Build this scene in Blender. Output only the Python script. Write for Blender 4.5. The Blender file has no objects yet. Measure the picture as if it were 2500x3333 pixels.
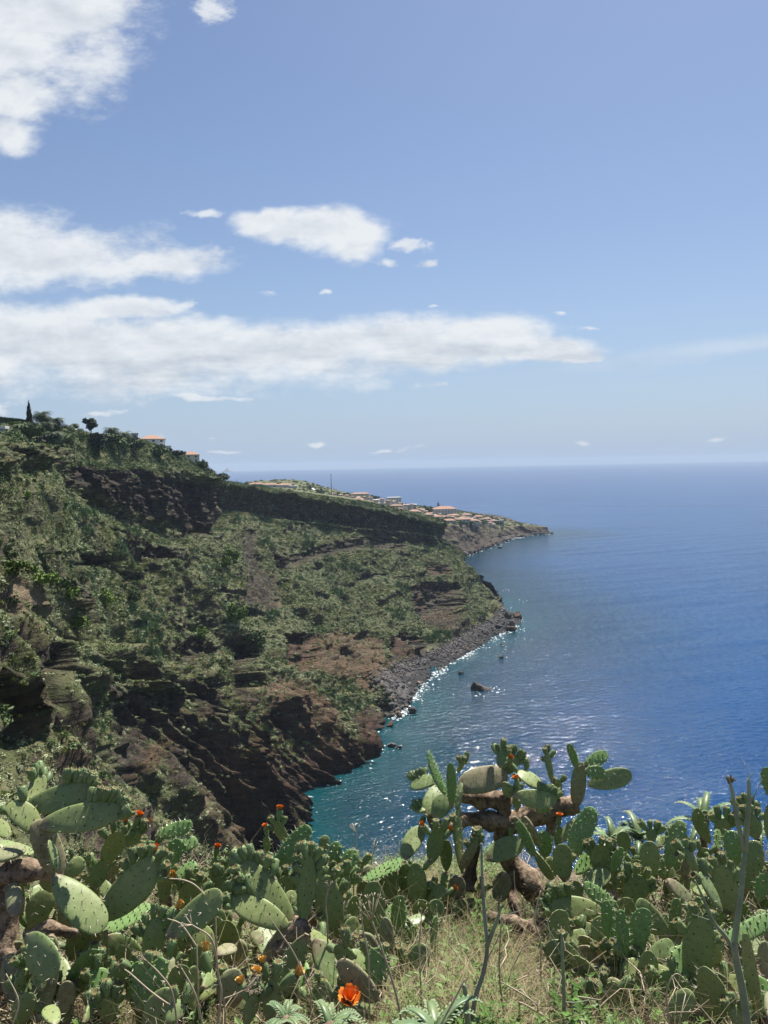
import bpy, bmesh, math, random
import numpy as np
from mathutils import Vector, Matrix, Quaternion

R = math.radians
scene = bpy.context.scene
C = scene.collection
rng = random.Random(7)
NR = np.random.RandomState(11)

# ------------------------------------------------------------------ camera
EYE = np.array([0.0, 0.0, 120.0])          # metres above the sea
PITCH, ROLL = R(3.58), R(1.06)
_f = np.array([0, math.cos(PITCH), -math.sin(PITCH)])
_u0 = np.array([0, math.sin(PITCH), math.cos(PITCH)])
_r0 = np.array([1.0, 0, 0])
_r = _r0 * math.cos(ROLL) - _u0 * math.sin(ROLL)
_u = _u0 * math.cos(ROLL) + _r0 * math.sin(ROLL)
cam_data = bpy.data.cameras.new('camera')
cam = bpy.data.objects.new('camera', cam_data)
C.objects.link(cam)
cam.matrix_world = Matrix(((_r[0], _u[0], -_f[0], EYE[0]), (_r[1], _u[1], -_f[1], EYE[1]),
                           (_r[2], _u[2], -_f[2], EYE[2]), (0, 0, 0, 1)))
cam_data.sensor_fit = 'HORIZONTAL'
cam_data.sensor_width = 36.0
cam_data.lens = 36.0
cam_data.clip_start = 0.05
cam_data.clip_end = 80000.0
scene.camera = cam

# ------------------------------------------------------------------ sun, sky, exposure
SUN_EL, SUN_AZ = R(59), R(25)              # azimuth measured from +Y towards +X
sun_data = bpy.data.lights.new('sun', 'SUN')
sun_data.energy = 5.0
sun_data.angle = R(0.55)
sun_data.color = (1.0, 0.955, 0.88)
sun = bpy.data.objects.new('sun', sun_data)
C.objects.link(sun)
SUN_DIR = Vector((math.sin(SUN_AZ) * math.cos(SUN_EL), math.cos(SUN_AZ) * math.cos(SUN_EL), math.sin(SUN_EL)))
sun.rotation_euler = SUN_DIR.to_track_quat('Z', 'Y').to_euler()
sun.location = (60, 100, 300)

scene.render.engine = 'CYCLES'
scene.view_settings.view_transform = 'Standard'
scene.view_settings.look = 'None'
scene.view_settings.exposure = 0.85
scene.view_settings.gamma = 1.0
scene.view_settings.use_curve_mapping = False
cy = scene.cycles
cy.use_denoising = True
cy.max_bounces = 6
cy.diffuse_bounces = 2
cy.glossy_bounces = 2
cy.transmission_bounces = 2
cy.volume_bounces = 0
cy.transparent_max_bounces = 8
cy.sample_clamp_indirect = 4.0
cy.caustics_reflective = False
cy.caustics_refractive = False

class NT:
    """Small helper that writes node graphs as expressions."""
    def __init__(self, tree):
        self.t = tree
    def n(self, kind, **kw):
        nd = self.t.nodes.new(kind)
        for k, v in kw.items():
            setattr(nd, k, v)
        return nd
    def put(self, sock, v):
        if hasattr(v, 'is_output'):
            self.t.links.new(v, sock)
        elif v is not None:
            sock.default_value = v
    def m(self, op, a, b=None, c=None, clamp=False):
        nd = self.n('ShaderNodeMath', operation=op, use_clamp=clamp)
        self.put(nd.inputs[0], a)
        if b is not None: self.put(nd.inputs[1], b)
        if c is not None: self.put(nd.inputs[2], c)
        return nd.outputs[0]
    def vm(self, op, a, b=None, scale=None):
        nd = self.n('ShaderNodeVectorMath', operation=op)
        self.put(nd.inputs[0], a)
        if b is not None: self.put(nd.inputs[1], b)
        if scale is not None: self.put(nd.inputs[3], scale)
        return nd.outputs[0]
    def xyz(self, x, y, z=0.0):
        nd = self.n('ShaderNodeCombineXYZ')
        for i, v in enumerate((x, y, z)): self.put(nd.inputs[i], v)
        return nd.outputs[0]
    def sep(self, v):
        nd = self.n('ShaderNodeSeparateXYZ'); self.put(nd.inputs[0], v)
        return nd.outputs
    def noise(self, vec, scale, detail=4.0, rough=0.55, dist=0.0, dims='3D', lac=2.0):
        nd = self.n('ShaderNodeTexNoise', noise_dimensions=dims)
        self.put(nd.inputs['Vector'], vec)
        nd.inputs['Scale'].default_value = scale
        nd.inputs['Detail'].default_value = detail
        nd.inputs['Roughness'].default_value = rough
        nd.inputs['Lacunarity'].default_value = lac
        nd.inputs['Distortion'].default_value = dist
        return nd.outputs[0]
    def voro(self, vec, scale, feature='F1', rand=1.0):
        nd = self.n('ShaderNodeTexVoronoi', feature=feature)
        self.put(nd.inputs['Vector'], vec)
        nd.inputs['Scale'].default_value = scale
        nd.inputs['Randomness'].default_value = rand
        return nd.outputs
    def ramp(self, fac, stops, interp='LINEAR'):
        nd = self.n('ShaderNodeValToRGB')
        self.put(nd.inputs[0], fac)
        cr = nd.color_ramp; cr.interpolation = interp
        while len(cr.elements) < len(stops): cr.elements.new(0.5)
        for e, (p, c) in zip(cr.elements, stops):
            e.position = p
            e.color = (c, c, c, 1) if not hasattr(c, '__len__') else (*c, 1)
        return nd.outputs[0]
    def mix(self, fac, a, b, mode='MIX'):
        nd = self.n('ShaderNodeMix', data_type='RGBA', blend_type=mode)
        self.put(nd.inputs[0], fac)
        for s, v in ((nd.inputs[6], a), (nd.inputs[7], b)):
            if isinstance(v, (tuple, list)): v = (*v, 1) if len(v) == 3 else v
            self.put(s, v)
        return nd.outputs[2]
    def mrange(self, v, a, b, c=0.0, d=1.0, smooth=False):
        nd = self.n('ShaderNodeMapRange', clamp=True)
        if smooth: nd.interpolation_type = 'SMOOTHSTEP'
        self.put(nd.inputs[0], v)
        for i, x in enumerate((a, b, c, d)): self.put(nd.inputs[i + 1], x)
        return nd.outputs[0]

def px_uv(px, py):
    """direction of a photo pixel as (x/y, z/y)"""
    d = _f + _r * ((px - 1250.0) / 2500.0) + _u * ((1666.5 - py) / 2500.0)
    return d[0] / d[1], d[2] / d[1]

def at(px, py, Y):
    d = _f + _r * ((px - 1250.0) / 2500.0) + _u * ((1666.5 - py) / 2500.0)
    return EYE + d * (Y / d[1])

def at_z(px, py, z):
    d = _f + _r * ((px - 1250.0) / 2500.0) + _u * ((1666.5 - py) / 2500.0)
    return EYE + d * ((z - EYE[2]) / d[2])

def project(P):
    q = P - EYE
    w = q @ _f
    return 1250 + 2500 * (q @ _r) / w, 1666.5 - 2500 * (q @ _u) / w

# ---- world: Nishita sky with fair-weather clouds
world = bpy.data.worlds.new('World')
scene.world = world
world.use_nodes = True
wt = NT(world.node_tree)
for nd in list(world.node_tree.nodes): world.node_tree.nodes.remove(nd)
w_out = wt.n('ShaderNodeOutputWorld')
w_bg = wt.n('ShaderNodeBackground')
w_bg.inputs['Strength'].default_value = 0.071
sky = wt.n('ShaderNodeTexSky', sky_type='NISHITA')
sky.sun_disc = False
sky.sun_elevation = SUN_EL
sky.sun_rotation = SUN_AZ
sky.altitude = 0.0
sky.air_density = 1.0
sky.dust_density = 0.7
sky.ozone_density = 3.0
tc = wt.n('ShaderNodeTexCoord')
dx, dy, dz = wt.sep(tc.outputs['Generated'])
ysafe = wt.m('MAXIMUM', dy, 0.05)
U = wt.m('DIVIDE', dx, ysafe)
V = wt.m('DIVIDE', dz, ysafe)
P0 = wt.xyz(U, V, 0.0)
# domain warp
wn = wt.n('ShaderNodeTexNoise', noise_dimensions='3D')
wt.put(wn.inputs['Vector'], P0); wn.inputs['Scale'].default_value = 7.0
wn.inputs['Detail'].default_value = 4.0; wn.inputs['Roughness'].default_value = 0.6
warp = wt.vm('SCALE', wt.vm('SUBTRACT', wn.outputs[1], (0.5, 0.5, 0.5)), scale=0.045)
Pw = wt.vm('ADD', P0, warp)
uw, vw, _ = wt.sep(Pw)
def blob(px, py, ax, up, dn):
    """soft ellipse in photo pixels: centre, half width, height above, depth below"""
    uc, vc = px_uv(px, py)
    du = wt.m('MULTIPLY', wt.m('SUBTRACT', uw, uc), 2500.0 / ax)
    dv = wt.m('SUBTRACT', vw, vc)
    if abs(up - dn) < 1:
        dv = wt.m('MULTIPLY', dv, 2500.0 / up)
    else:
        dv = wt.m('ADD', wt.m('MULTIPLY', wt.m('MAXIMUM', dv, 0.0), 2500.0 / up), wt.m('MULTIPLY', wt.m('MINIMUM', dv, 0.0), 2500.0 / dn))
    r2 = wt.m('ADD', wt.m('MULTIPLY', du, du), wt.m('MULTIPLY', dv, dv))
    return wt.m('SUBTRACT', 1.0, wt.m('SQRT', r2))
CLOUDS = [  # px, py, half width, up, down
    (-60, 30, 560, 300, 380), (180, 20, 360, 90, 250), (60, 330, 150, 160, 140), (20, 445, 130, 70, 80), (690, 15, 80, 90, 60),
    (-120, 830, 560, 190, 130), (200, 850, 420, 150, 110), (520, 860, 300, 75, 70), (720, 830, 90, 50, 40),
    (1080, 745, 200, 75, 85), (1150, 760, 126, 60, 95), (870, 705, 130, 40, 60), (960, 740, 130, 50, 60), (680, 690, 110, 18, 18), (1320, 800, 90, 35, 30), (1270, 860, 45, 20, 18), (1390, 860, 50, 20, 14),
    (870, 955, 65, 30, 26), (1055, 955, 32, 16, 12),
    (-100, 1110, 700, 150, 190), (420, 1130, 620, 110, 165), (900, 1150, 600, 110, 140), (1350, 1130, 420, 130, 105), (1560, 1100, 240, 95, 90), (1760, 1150, 270, 55, 35), (1850, 1160, 160, 28, 20),
    (420, 1010, 220, 40, 50), (600, 1000, 90, 30, 30), (1420, 1255, 140, 22, 18), (700, 1290, 300, 16, 16), (330, 1330, 120, 14, 14), (10, 1340, 70, 40, 40),
    (1915, 1062, 60, 12, 14), (1830, 1018, 40, 14, 16), (1410, 998, 40, 10, 10),
    (730, 1425, 28, 16, 14), (690, 1428, 22, 10, 9), (530, 1430, 60, 28, 28), (1040, 1445, 40, 14, 12), (1330, 1462, 60, 10, 8), (1230, 1462, 50, 9, 8), (760, 1470, 100, 10, 9), (1900, 1450, 40, 10, 10), (2330, 1428, 40, 10, 10),
]
def union(defs):
    f = None
    for cdef in defs:
        b = blob(*cdef)
        f = b if f is None else wt.m('SMOOTH_MAX', f, b, 0.12)
    return f
big_f, small_f = union([c for c in CLOUDS if c[2] >= 125 and c[3] > 24]), union([c for c in CLOUDS if not (c[2] >= 125 and c[3] > 24)])
Pn = wt.xyz(U, wt.m('MULTIPLY', V, 1.9), 0.37)
fb = wt.noise(Pn, 9.0, 9.0, 0.62)
fb2 = wt.noise(wt.vm('ADD', Pn, (0.006, 0.030, 0.0)), 9.0, 7.0, 0.6)
fb3 = wt.noise(Pn, 34.0, 6.0, 0.65)
n_hi = wt.m('SUBTRACT', fb3, 0.52)
def density(f, nz, k1, k2, off):
    return wt.m('ADD', wt.m('ADD', f, off), wt.m('ADD', wt.m('MULTIPLY', wt.m('SUBTRACT', nz, 0.5), k1), wt.m('MULTIPLY', n_hi, k2)))
dens_raw = density(big_f, fb, 1.3, 0.5, 0.02)
dens_up = density(big_f, fb2, 1.3, 0.5, 0.02)
small_raw = density(small_f, fb, 2.2, 2.0, -0.22)
dens = wt.m('MAXIMUM', wt.mrange(dens_raw, -0.05, 0.58, 0.0, 1.0, smooth=True), wt.mrange(small_raw, 0.0, 0.8, 0.0, 0.85, smooth=True))
# thicker towards the sun -> greyer
thick = wt.mrange(dens_raw, 0.25, 1.15)
shade = wt.m('ADD', wt.m('MULTIPLY', wt.m('SUBTRACT', dens_up, dens_raw), 1.6), wt.m('MULTIPLY', thick, 0.22))
streak = wt.noise(wt.xyz(wt.m('MULTIPLY', U, 0.8), wt.m('MULTIPLY', V, 5.0), 1.7), 8.0, 5.0, 0.6)
vlow = wt.mrange(vw, px_uv(1000, 1270)[1], px_uv(1000, 1060)[1], 1.0, 0.0)
vlow = wt.m('MULTIPLY', vlow, wt.mrange(vw, px_uv(1000, 1310)[1], px_uv(1000, 1240)[1], 0.35, 1.0))
shade = wt.m('ADD', shade, wt.m('MULTIPLY', vlow, wt.mrange(streak, 0.40, 0.62, 0.0, 0.75)))
shade = wt.m('ADD', shade, 0.05, clamp=True)
cloud_col = wt.mix(shade, (6.6, 6.85, 7.1), (3.7, 4.25, 5.0))
front = wt.mrange(dy, 0.06, 0.2)
dens = wt.m('MULTIPLY', dens, front)
# thin contrail-like veil low on the right
ua, va = px_uv(1400, 1250); ub, vb = px_uv(2500, 1120)
slope = (vb - va) / (ub - ua)
lin = wt.m('SUBTRACT', vw, wt.m('ADD', wt.m('MULTIPLY', wt.m('SUBTRACT', uw, ua), slope), va))
veil = wt.m('MULTIPLY', wt.mrange(wt.m('ABSOLUTE', lin), 0.002, 0.016, 1.0, 0.0, smooth=True), wt.mrange(U, ua, ub, 0.0, 0.34))
veil = wt.m('MULTIPLY', veil, front)
dens = wt.m('MAXIMUM', dens, veil)
wt.put(w_bg.inputs['Color'], None)
SKY_TINT = (0.80, 0.80, 0.84)
HORIZON = (3.2, 4.2, 5.7)
sky_col = wt.mix(1.0, sky.outputs[0], SKY_TINT, 'MULTIPLY')
# sea haze low over the horizon, the same all round
elev = wt.m('MAXIMUM', dz, 0.0)
low = wt.m('POWER', 2.718, wt.m('MULTIPLY', elev, -6.5))
sky_col = wt.mix(wt.m('MULTIPLY', low, 0.95), sky_col, HORIZON)
wt.put(w_bg.inputs['Color'], wt.mix(wt.m('MULTIPLY', dens, 0.96), sky_col, cloud_col))
world.node_tree.links.new(w_bg.outputs[0], w_out.inputs[0])

# ------------------------------------------------------------------ object helpers
def tag(o, label=None, cat=None, group=None, kind=None):
    if label: o['label'] = label
    if cat: o['category'] = cat
    if group: o['group'] = group
    if kind: o['kind'] = kind
    return o

def link(name, data, parent=None, mats=()):
    o = bpy.data.objects.new(name, data)
    C.objects.link(o)
    if parent is not None: o.parent = parent
    return o

def empty(name, loc, rotz=0.0):
    o = bpy.data.objects.new(name, None)
    o.empty_display_size = 0.2
    C.objects.link(o)
    o.location = loc
    o.rotation_euler = (0, 0, rotz)
    return o

def mesh_np(name, verts, faces, mats, smooth=True, mat_idx=None):
    """verts (n,3), faces list/array of equal-length polygons or mixed list"""
    me = bpy.data.meshes.new(name)
    me.from_pydata([tuple(v) for v in verts] if not isinstance(verts, list) else verts, [], [tuple(int(i) for i in f) for f in faces])
    for m in mats: me.materials.append(m)
    if smooth: me.polygons.foreach_set('use_smooth', [True] * len(me.polygons))
    if mat_idx is not None: me.polygons.foreach_set('material_index', mat_idx)
    me.update()
    return me

def grid_mesh(name, P, mats, attrs=None):
    """P: (n, m, 3) grid of points, or a list of such grids for one mesh"""
    Ps = P if isinstance(P, list) else [P]
    qs, off = [], 0
    for G_ in Ps:
        n, m = G_.shape[:2]
        idx = np.arange(n * m).reshape(n, m) + off
        qs.append(np.stack([idx[:-1, :-1], idx[1:, :-1], idx[1:, 1:], idx[:-1, 1:]], -1).reshape(-1, 4))
        off += n * m
    q = np.concatenate(qs); nq = len(q)
    co = np.concatenate([G_.reshape(-1, 3) for G_ in Ps])
    me = bpy.data.meshes.new(name)
    me.vertices.add(len(co))
    me.vertices.foreach_set('co', co.reshape(-1).astype(np.float32))
    me.loops.add(nq * 4)
    me.loops.foreach_set('vertex_index', q.reshape(-1).astype(np.int32))
    me.polygons.add(nq)
    me.polygons.foreach_set('loop_start', (np.arange(nq) * 4).astype(np.int32))
    me.polygons.foreach_set('use_smooth', np.ones(nq, bool))
    for k, v in (attrs or {}).items():
        v = np.concatenate([np.asarray(x, np.float32).reshape(-1) for x in v]) if isinstance(v, list) else np.asarray(v, np.float32).reshape(-1)
        a = me.attributes.new(k, 'FLOAT', 'POINT'); a.data.foreach_set('value', v)
    for mt in mats: me.materials.append(mt)
    me.update(calc_edges=True)
    return me

# ------------------------------------------------------------------ numpy noise
_perm = NR.permutation(256).astype(np.int64)
_perm = np.concatenate([_perm, _perm, _perm])
_g = NR.normal(size=(256, 3)); _g /= np.linalg.norm(_g, axis=1, keepdims=True)
def perlin(p):
    sh = p.shape[:-1]
    p = p.reshape(-1, 3)
    i = np.floor(p).astype(np.int64); f = p - i
    i &= 255
    w = f * f * f * (f * (f * 6 - 15) + 10)
    res = 0
    for a in (0, 1):
        wa = w[:, 0] if a else 1 - w[:, 0]
        for b in (0, 1):
            wb = w[:, 1] if b else 1 - w[:, 1]
            for c in (0, 1):
                wc = w[:, 2] if c else 1 - w[:, 2]
                h = _perm[_perm[_perm[i[:, 0] + a] + i[:, 1] + b] + i[:, 2] + c]
                g = _g[h]
                d = g[:, 0] * (f[:, 0] - a) + g[:, 1] * (f[:, 1] - b) + g[:, 2] * (f[:, 2] - c)
                res = res + wa * wb * wc * d
    return (res * 1.5).reshape(sh)
def fbm(p, octs=4, lac=2.03, gain=0.5, ridged=False):
    s, a, tot = 0, 1.0, 0.0
    for o in range(octs):
        n = perlin(p * (lac ** o) + o * 17.3)
        if ridged: n = 1 - 2 * np.abs(n)
        s = s + a * n; tot += a; a *= gain
    return s / tot
def smooth01(x):
    x = np.clip(x, 0, 1); return x * x * (3 - 2 * x)
def pchip(xs, Y, x):
    """monotone cubic along axis 0 of Y"""
    xs = np.asarray(xs, float); h = np.diff(xs)
    sh = (-1,) + (1,) * (Y.ndim - 1)
    d = np.diff(Y, axis=0) / h.reshape(sh)
    m = np.zeros_like(Y)
    same = (d[:-1] * d[1:]) > 0
    hm = 2 * d[:-1] * d[1:] / np.where(same, d[:-1] + d[1:], 1)
    m[1:-1] = np.where(same, hm, 0)
    m[0], m[-1] = d[0], d[-1]
    k = np.clip(np.searchsorted(xs, x, side='right') - 1, 0, len(xs) - 2)
    t = ((x - xs[k]) / h[k]).reshape(sh); hk = h[k].reshape(sh)
    return ((2*t**3 - 3*t**2 + 1) * Y[k] + (t**3 - 2*t**2 + t) * hk * m[k] + (-2*t**3 + 3*t**2) * Y[k+1] + (t**3 - t**2) * hk * m[k+1])
def crom(xs, Y, x):
    xs = np.asarray(xs, float); h = np.diff(xs)
    sh = (-1,) + (1,) * (Y.ndim - 1)
    d = np.diff(Y, axis=0) / h.reshape(sh)
    m = np.zeros_like(Y)
    m[1:-1] = 0.5 * (d[:-1] + d[1:]); m[0], m[-1] = d[0], d[-1]
    k = np.clip(np.searchsorted(xs, x, side='right') - 1, 0, len(xs) - 2)
    t = ((x - xs[k]) / h[k]).reshape(sh); hk = h[k].reshape(sh)
    return ((2*t**3 - 3*t**2 + 1) * Y[k] + (t**3 - 2*t**2 + t) * hk * m[k] + (-2*t**3 + 3*t**2) * Y[k+1] + (t**3 - t**2) * hk * m[k+1])

# ------------------------------------------------------------------ material helper
def new_mat(name):
    m = bpy.data.materials.new(name); m.use_nodes = True
    t = NT(m.node_tree)
    bs = m.node_tree.nodes['Principled BSDF']
    return m, t, bs
def simple_mat(name, col, rough=0.7, var=0.15, scale=3.0, spec=0.3, bump=0.0, coord='Object', rand=0.0):
    m, t, bs = new_mat(name)
    c = t.n('ShaderNodeTexCoord').outputs[coord]
    nz = t.noise(c, scale, 5.0, 0.6)
    k = t.mrange(nz, 0.3, 0.7, 1 - var, 1 + var)
    if rand:
        oi = t.n('ShaderNodeObjectInfo').outputs['Random']
        k = t.m('MULTIPLY', k, t.mrange(oi, 0, 1, 1 - rand, 1 + rand))
    t.put(bs.inputs['Base Color'], t.vm('SCALE', tuple(col), scale=k))
    bs.inputs['Roughness'].default_value = rough
    bs.inputs['Specular IOR Level'].default_value = spec
    if bump:
        b = t.n('ShaderNodeBump'); b.inputs['Strength'].default_value = bump; b.inputs['Distance'].default_value = 0.05
        t.put(b.inputs['Height'], nz); t.put(bs.inputs['Normal'], b.outputs[0])
    return m
# ================================================================== SEA
def sea_material():
    m, t, bs = new_mat('sea_water')
    pos = t.n('ShaderNodeNewGeometry').outputs['Position']
    px_, py_, _z = t.sep(pos)
    P2 = t.xyz(px_, py_, 0.0)
    # shallow water: attribute written per vertex from the distance to the shore
    sh = t.n('ShaderNodeAttribute', attribute_name='shallow').outputs['Fac']
    n1 = t.noise(P2, 0.022, 5.0, 0.6, 0.6)
    n2 = t.noise(P2, 0.006, 3.0, 0.5)
    shm = t.m('MULTIPLY', sh, t.mrange(n1, 0.30, 0.62, 0.35, 1.2), clamp=True)
    ins = t.n('ShaderNodeAttribute', attribute_name='inshore').outputs['Fac']
    deep = t.mix(t.mrange(n2, 0.35, 0.65), (0.0028, 0.037, 0.120), (0.0040, 0.047, 0.142))
    deep = t.mix(ins, deep, (0.0012, 0.020, 0.033))
    col = t.mix(shm, deep, (0.0022, 0.042, 0.050))
    t.put(bs.inputs['Base Color'], col)
    bs.inputs['IOR'].default_value = 1.333
    bs.inputs['Specular IOR Level'].default_value = 0.32
    # waves: wind sea running shorewards, ripples on top; far off they go into the roughness
    cd = t.n('ShaderNodeCameraData').outputs['View Distance']
    Pr = t.n('ShaderNodeVectorRotate', rotation_type='Z_AXIS'); t.put(Pr.inputs['Vector'], P2); Pr.inputs['Angle'].default_value = R(-12)
    wx, wy, _ = t.sep(Pr.outputs[0])
    Ps = t.xyz(t.m('MULTIPLY', wx, 0.45), wy, 0.0)
    w2 = t.noise(Ps, 0.55, 2.0, 0.5, 0.5)
    w4 = t.noise(Ps, 1.6, 2.0, 0.5, 0.3)
    h = t.m('ADD', t.m('MULTIPLY', w2, 0.36), t.m('MULTIPLY', w4, 0.30))
    b = t.n('ShaderNodeBump'); b.inputs['Distance'].default_value = 1.0
    t.put(b.inputs['Strength'], t.mrange(cd, 400.0, 2500.0, 1.0, 0.5))
    t.put(b.inputs['Height'], h)
    t.put(bs.inputs['Normal'], b.outputs[0])
    t.put(bs.inputs['Roughness'], t.mrange(cd, 300.0, 2500.0, 0.075, 0.32))
    return m
MAT_SEA = sea_material()

# ================================================================== MAIN CLIFF
ROWS = ['rim', 'ct', 'wf', 'm1', 'm2', 'm3', 'm4', 'lc', 'sh']
W = lambda *a: [('w',) + p for p in a]
COLS = [
 W((190,-20,117),(192,-12,115),(194,-4,108),(196,6,96),(198,18,82),(200,30,66),(203,45,46),(206,60,24),(212,90,0)),
 W((70,2,117),(72,6,115),(75,14,105),(78,24,92),(82,36,76),(86,48,60),(92,62,40),(97,76,20),(104,104,0)),
 W((8,7.0,115.3),(8.5,8,114.2),(10,13,106),(13,22,95),(16,34,80),(20,48,64),(26,68,44),(32,88,24),(38,122,0)),
 W((-16,9,114.6),(-16,12,112.3),(-15,20,104),(-14,30,97),(-12,42,84),(-9,58,68),(-5,80,48),(-1,104,26),(4,146,0)),
 W((-52,42,121),(-51,45,119.5),(-48,52,113),(-45,60,104),(-42,70,94),(-38,82,80),(-34,98,62),(-30,120,38),(-24,166,0)),
 [(-520,1440,97),(-500,1470,96),(-430,1560,94),(-330,1680,93),(-230,1830,93),(-120,2000,95),(20,2250,102),(250,2620,122),(620,3150,None)],
 [(-230,1425,153),(-200,1450,151),(-150,1540,148),(-90,1660,146),(-20,1810,146),(60,1980,149),(160,2180,160),(340,2480,186),(740,2900,None)],
 [(0,1418,198),(62,1450,196),(110,1508,192),(165,1640,188),(200,1800,187),(230,1960,189),(285,2130,197),(440,2420,221),(860,2760,None)],
 [(50,1425,265),(100,1475,258),(150,1560,253),(195,1670,250),(245,1800,248),(295,1960,246),(370,2130,246),(580,2390,246),(930,2690,None)],
 [(95,1378,330),(160,1490,322),(197,1602,318),(272,1700,304),(340,1830,298),(430,2000,290),(530,2170,283),(740,2370,272),(1010,2620,None)],
 [(300,1412,375),(335,1528,362),(368,1692,357),(455,1775,348),(550,1860,343),(650,2010,332),(770,2165,320),(950,2350,306),(1130,2500,None)],
 [(470,1438,440),(505,1525,420),(545,1722,415),(615,1800,402),(685,1890,390),(750,2005,372),(850,2140,355),(1020,2300,335),(1168,2462,None)],
 [(610,1498,505),(680,1560,480),(702,1740,476),(755,1805,450),(805,1885,436),(860,1990,415),(945,2120,388),(1075,2260,362),(1196,2412,None)],
 [(705,1548,560),(712,1575,556),(724,1695,552),(770,1775,522),(825,1860,497),(890,1960,465),(975,2080,430),(1130,2240,385),(1235,2345,None)],
 [(742,1568,585),(742,1578,583),(746,1674,579),(792,1755,545),(855,1845,515),(935,1945,480),(1030,2055,446),(1210,2250,391),(1300,2318,None)],
 [(950,1602,645),(951,1612,643),(956,1704,638),(1002,1785,600),(1042,1865,570),(1110,1965,528),(1200,2075,475),(1270,2180,432),(1375,2225,None)],
 [(1150,1633,690),(1151,1644,688),(1158,1737,683),(1192,1798,645),(1222,1868,612),(1272,1962,562),(1320,2050,518),(1385,2136,470),(1478,2150,None)],
 [(1330,1666,725),(1331,1677,723),(1340,1764,718),(1368,1802,686),(1396,1870,652),(1428,1950,612),(1458,2005,582),(1516,2060,532),(1605,2078,None)],
 [(1440,1696,750),(1443,1707,748),(1450,1780,743),(1482,1816,720),(1522,1868,698),(1560,1925,670),(1585,1958,655),(1623,1992,613),(1690,2010,None)],
 [(1436,1702,800),(1438,1710,798),(1446,1772,785),(1470,1805,770),(1502,1845,755),(1528,1880,742),(1562,1922,727),(1596,1950,712),(1640,1962,None)],
 [(1300,1690,880),(1305,1700,878),(1330,1765,870),(1370,1790,860),(1410,1812,855),(1450,1835,850),(1490,1850,846),(1520,1862,842),(1560,1880,None)],
 [(1150,1672,960),(1155,1682,958),(1180,1735,950),(1220,1755,945),(1270,1775,940),(1320,1795,938),(1370,1808,936),(1410,1815,934),(1440,1828,None)],
]
def build_ctrl():
    out = []
    for col in COLS:
        pts = [np.array(p[1:], float) if p[0] == 'w' else at_z(p[0], p[1], 0.0) if p[2] is None else at(*p) for p in col]
        pts = np.array(pts)
        sea = pts[-1].copy(); out_dir = pts[-1] - pts[-2]; out_dir[2] = 0; out_dir /= max(np.linalg.norm(out_dir), 1e-6)
        under = sea + out_dir * 14 + np.array([0, 0, -9.0])
        inl = pts[0] - pts[3]; inl[2] = 0; inl /= max(np.linalg.norm(inl), 1e-6)
        near = col[0][0] == 'w'
        p1 = pts[0] + inl * (6 if near else 25) + np.array([0, 0, 0.3]); p2 = pts[0] + inl * (14 if near else 160) + np.array([0, 0, 0.5 if near else 2.0])
        out.append(np.vstack([p2, p1, pts, under]))
    return np.array(out)           # (cols, rows, 3)
CT = build_ctrl()
nc, nrw = CT.shape[:2]
seg_u = [10, 12, 12, 16, 26, 26, 40, 34, 40, 60, 60, 56, 44, 40, 74, 74, 66, 50, 40, 14, 10]
seg_v = [4, 10, 34, 60, 46, 48, 52, 54, 70, 60, 12]
ku = np.concatenate([[0], np.cumsum(seg_u)]); kv = np.concatenate([[0], np.cumsum(seg_v)])
G = pchip(ku, CT, np.arange(ku[-1] + 1))
# across: blend of smooth and piecewise linear so that walls keep their edges
Gt = np.swapaxes(G, 0, 1)
vv = np.arange(kv[-1] + 1)
Gs = pchip(kv, Gt, vv)
kk = np.clip(np.searchsorted(kv, vv, side='right') - 1, 0, len(kv) - 2)
tt = ((vv - kv[kk]) / np.diff(kv)[kk]).reshape(-1, 1, 1)
Gl = Gt[kk] * (1 - tt) + Gt[kk + 1] * tt
G = np.swapaxes(0.25 * Gs + 0.75 * Gl, 0, 1).copy()      # (nu, nv, 3)
NU, NV = G.shape[:2]
vfrac = np.interp(vv, kv, np.arange(len(kv)))            # row number per v: 0..11
VR = np.broadcast_to(vfrac, (NU, NV))
def normals(P):
    du = np.gradient(P, axis=0); dv = np.gradient(P, axis=1)
    n = np.cross(du, dv); n /= np.maximum(np.linalg.norm(n, axis=-1, keepdims=True), 1e-9)
    n[n[..., 2] < -0.2] *= -1
    return n
# the sea cliff proper: convex, steep where it meets the water
fsea = np.clip((VR - 8.0) / 2.0, 0, 1)
convex = smooth01((ku[15] - 6 - np.arange(NU)) / 34.0)[:, None] * smooth01((np.arange(NU)[:, None] - ku[5] - 14) / 26.0)
ztop = G[:, kv[8]][:, None, 2]
zlin = ztop * (1 - fsea); zcv = ztop * (1 - fsea ** 2.3)
G[..., 2] = np.where((VR >= 8.0) & (VR <= 10.0), G[..., 2] + 0.75 * convex * (zcv - zlin), G[..., 2])
N0 = normals(G)
if N0[..., 2].mean() < 0: N0 = -N0
H0 = N0.copy(); H0[..., 2] *= 0.15
H0 /= np.maximum(np.linalg.norm(H0, axis=-1, keepdims=True), 1e-6)
from numpy import exp
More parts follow.
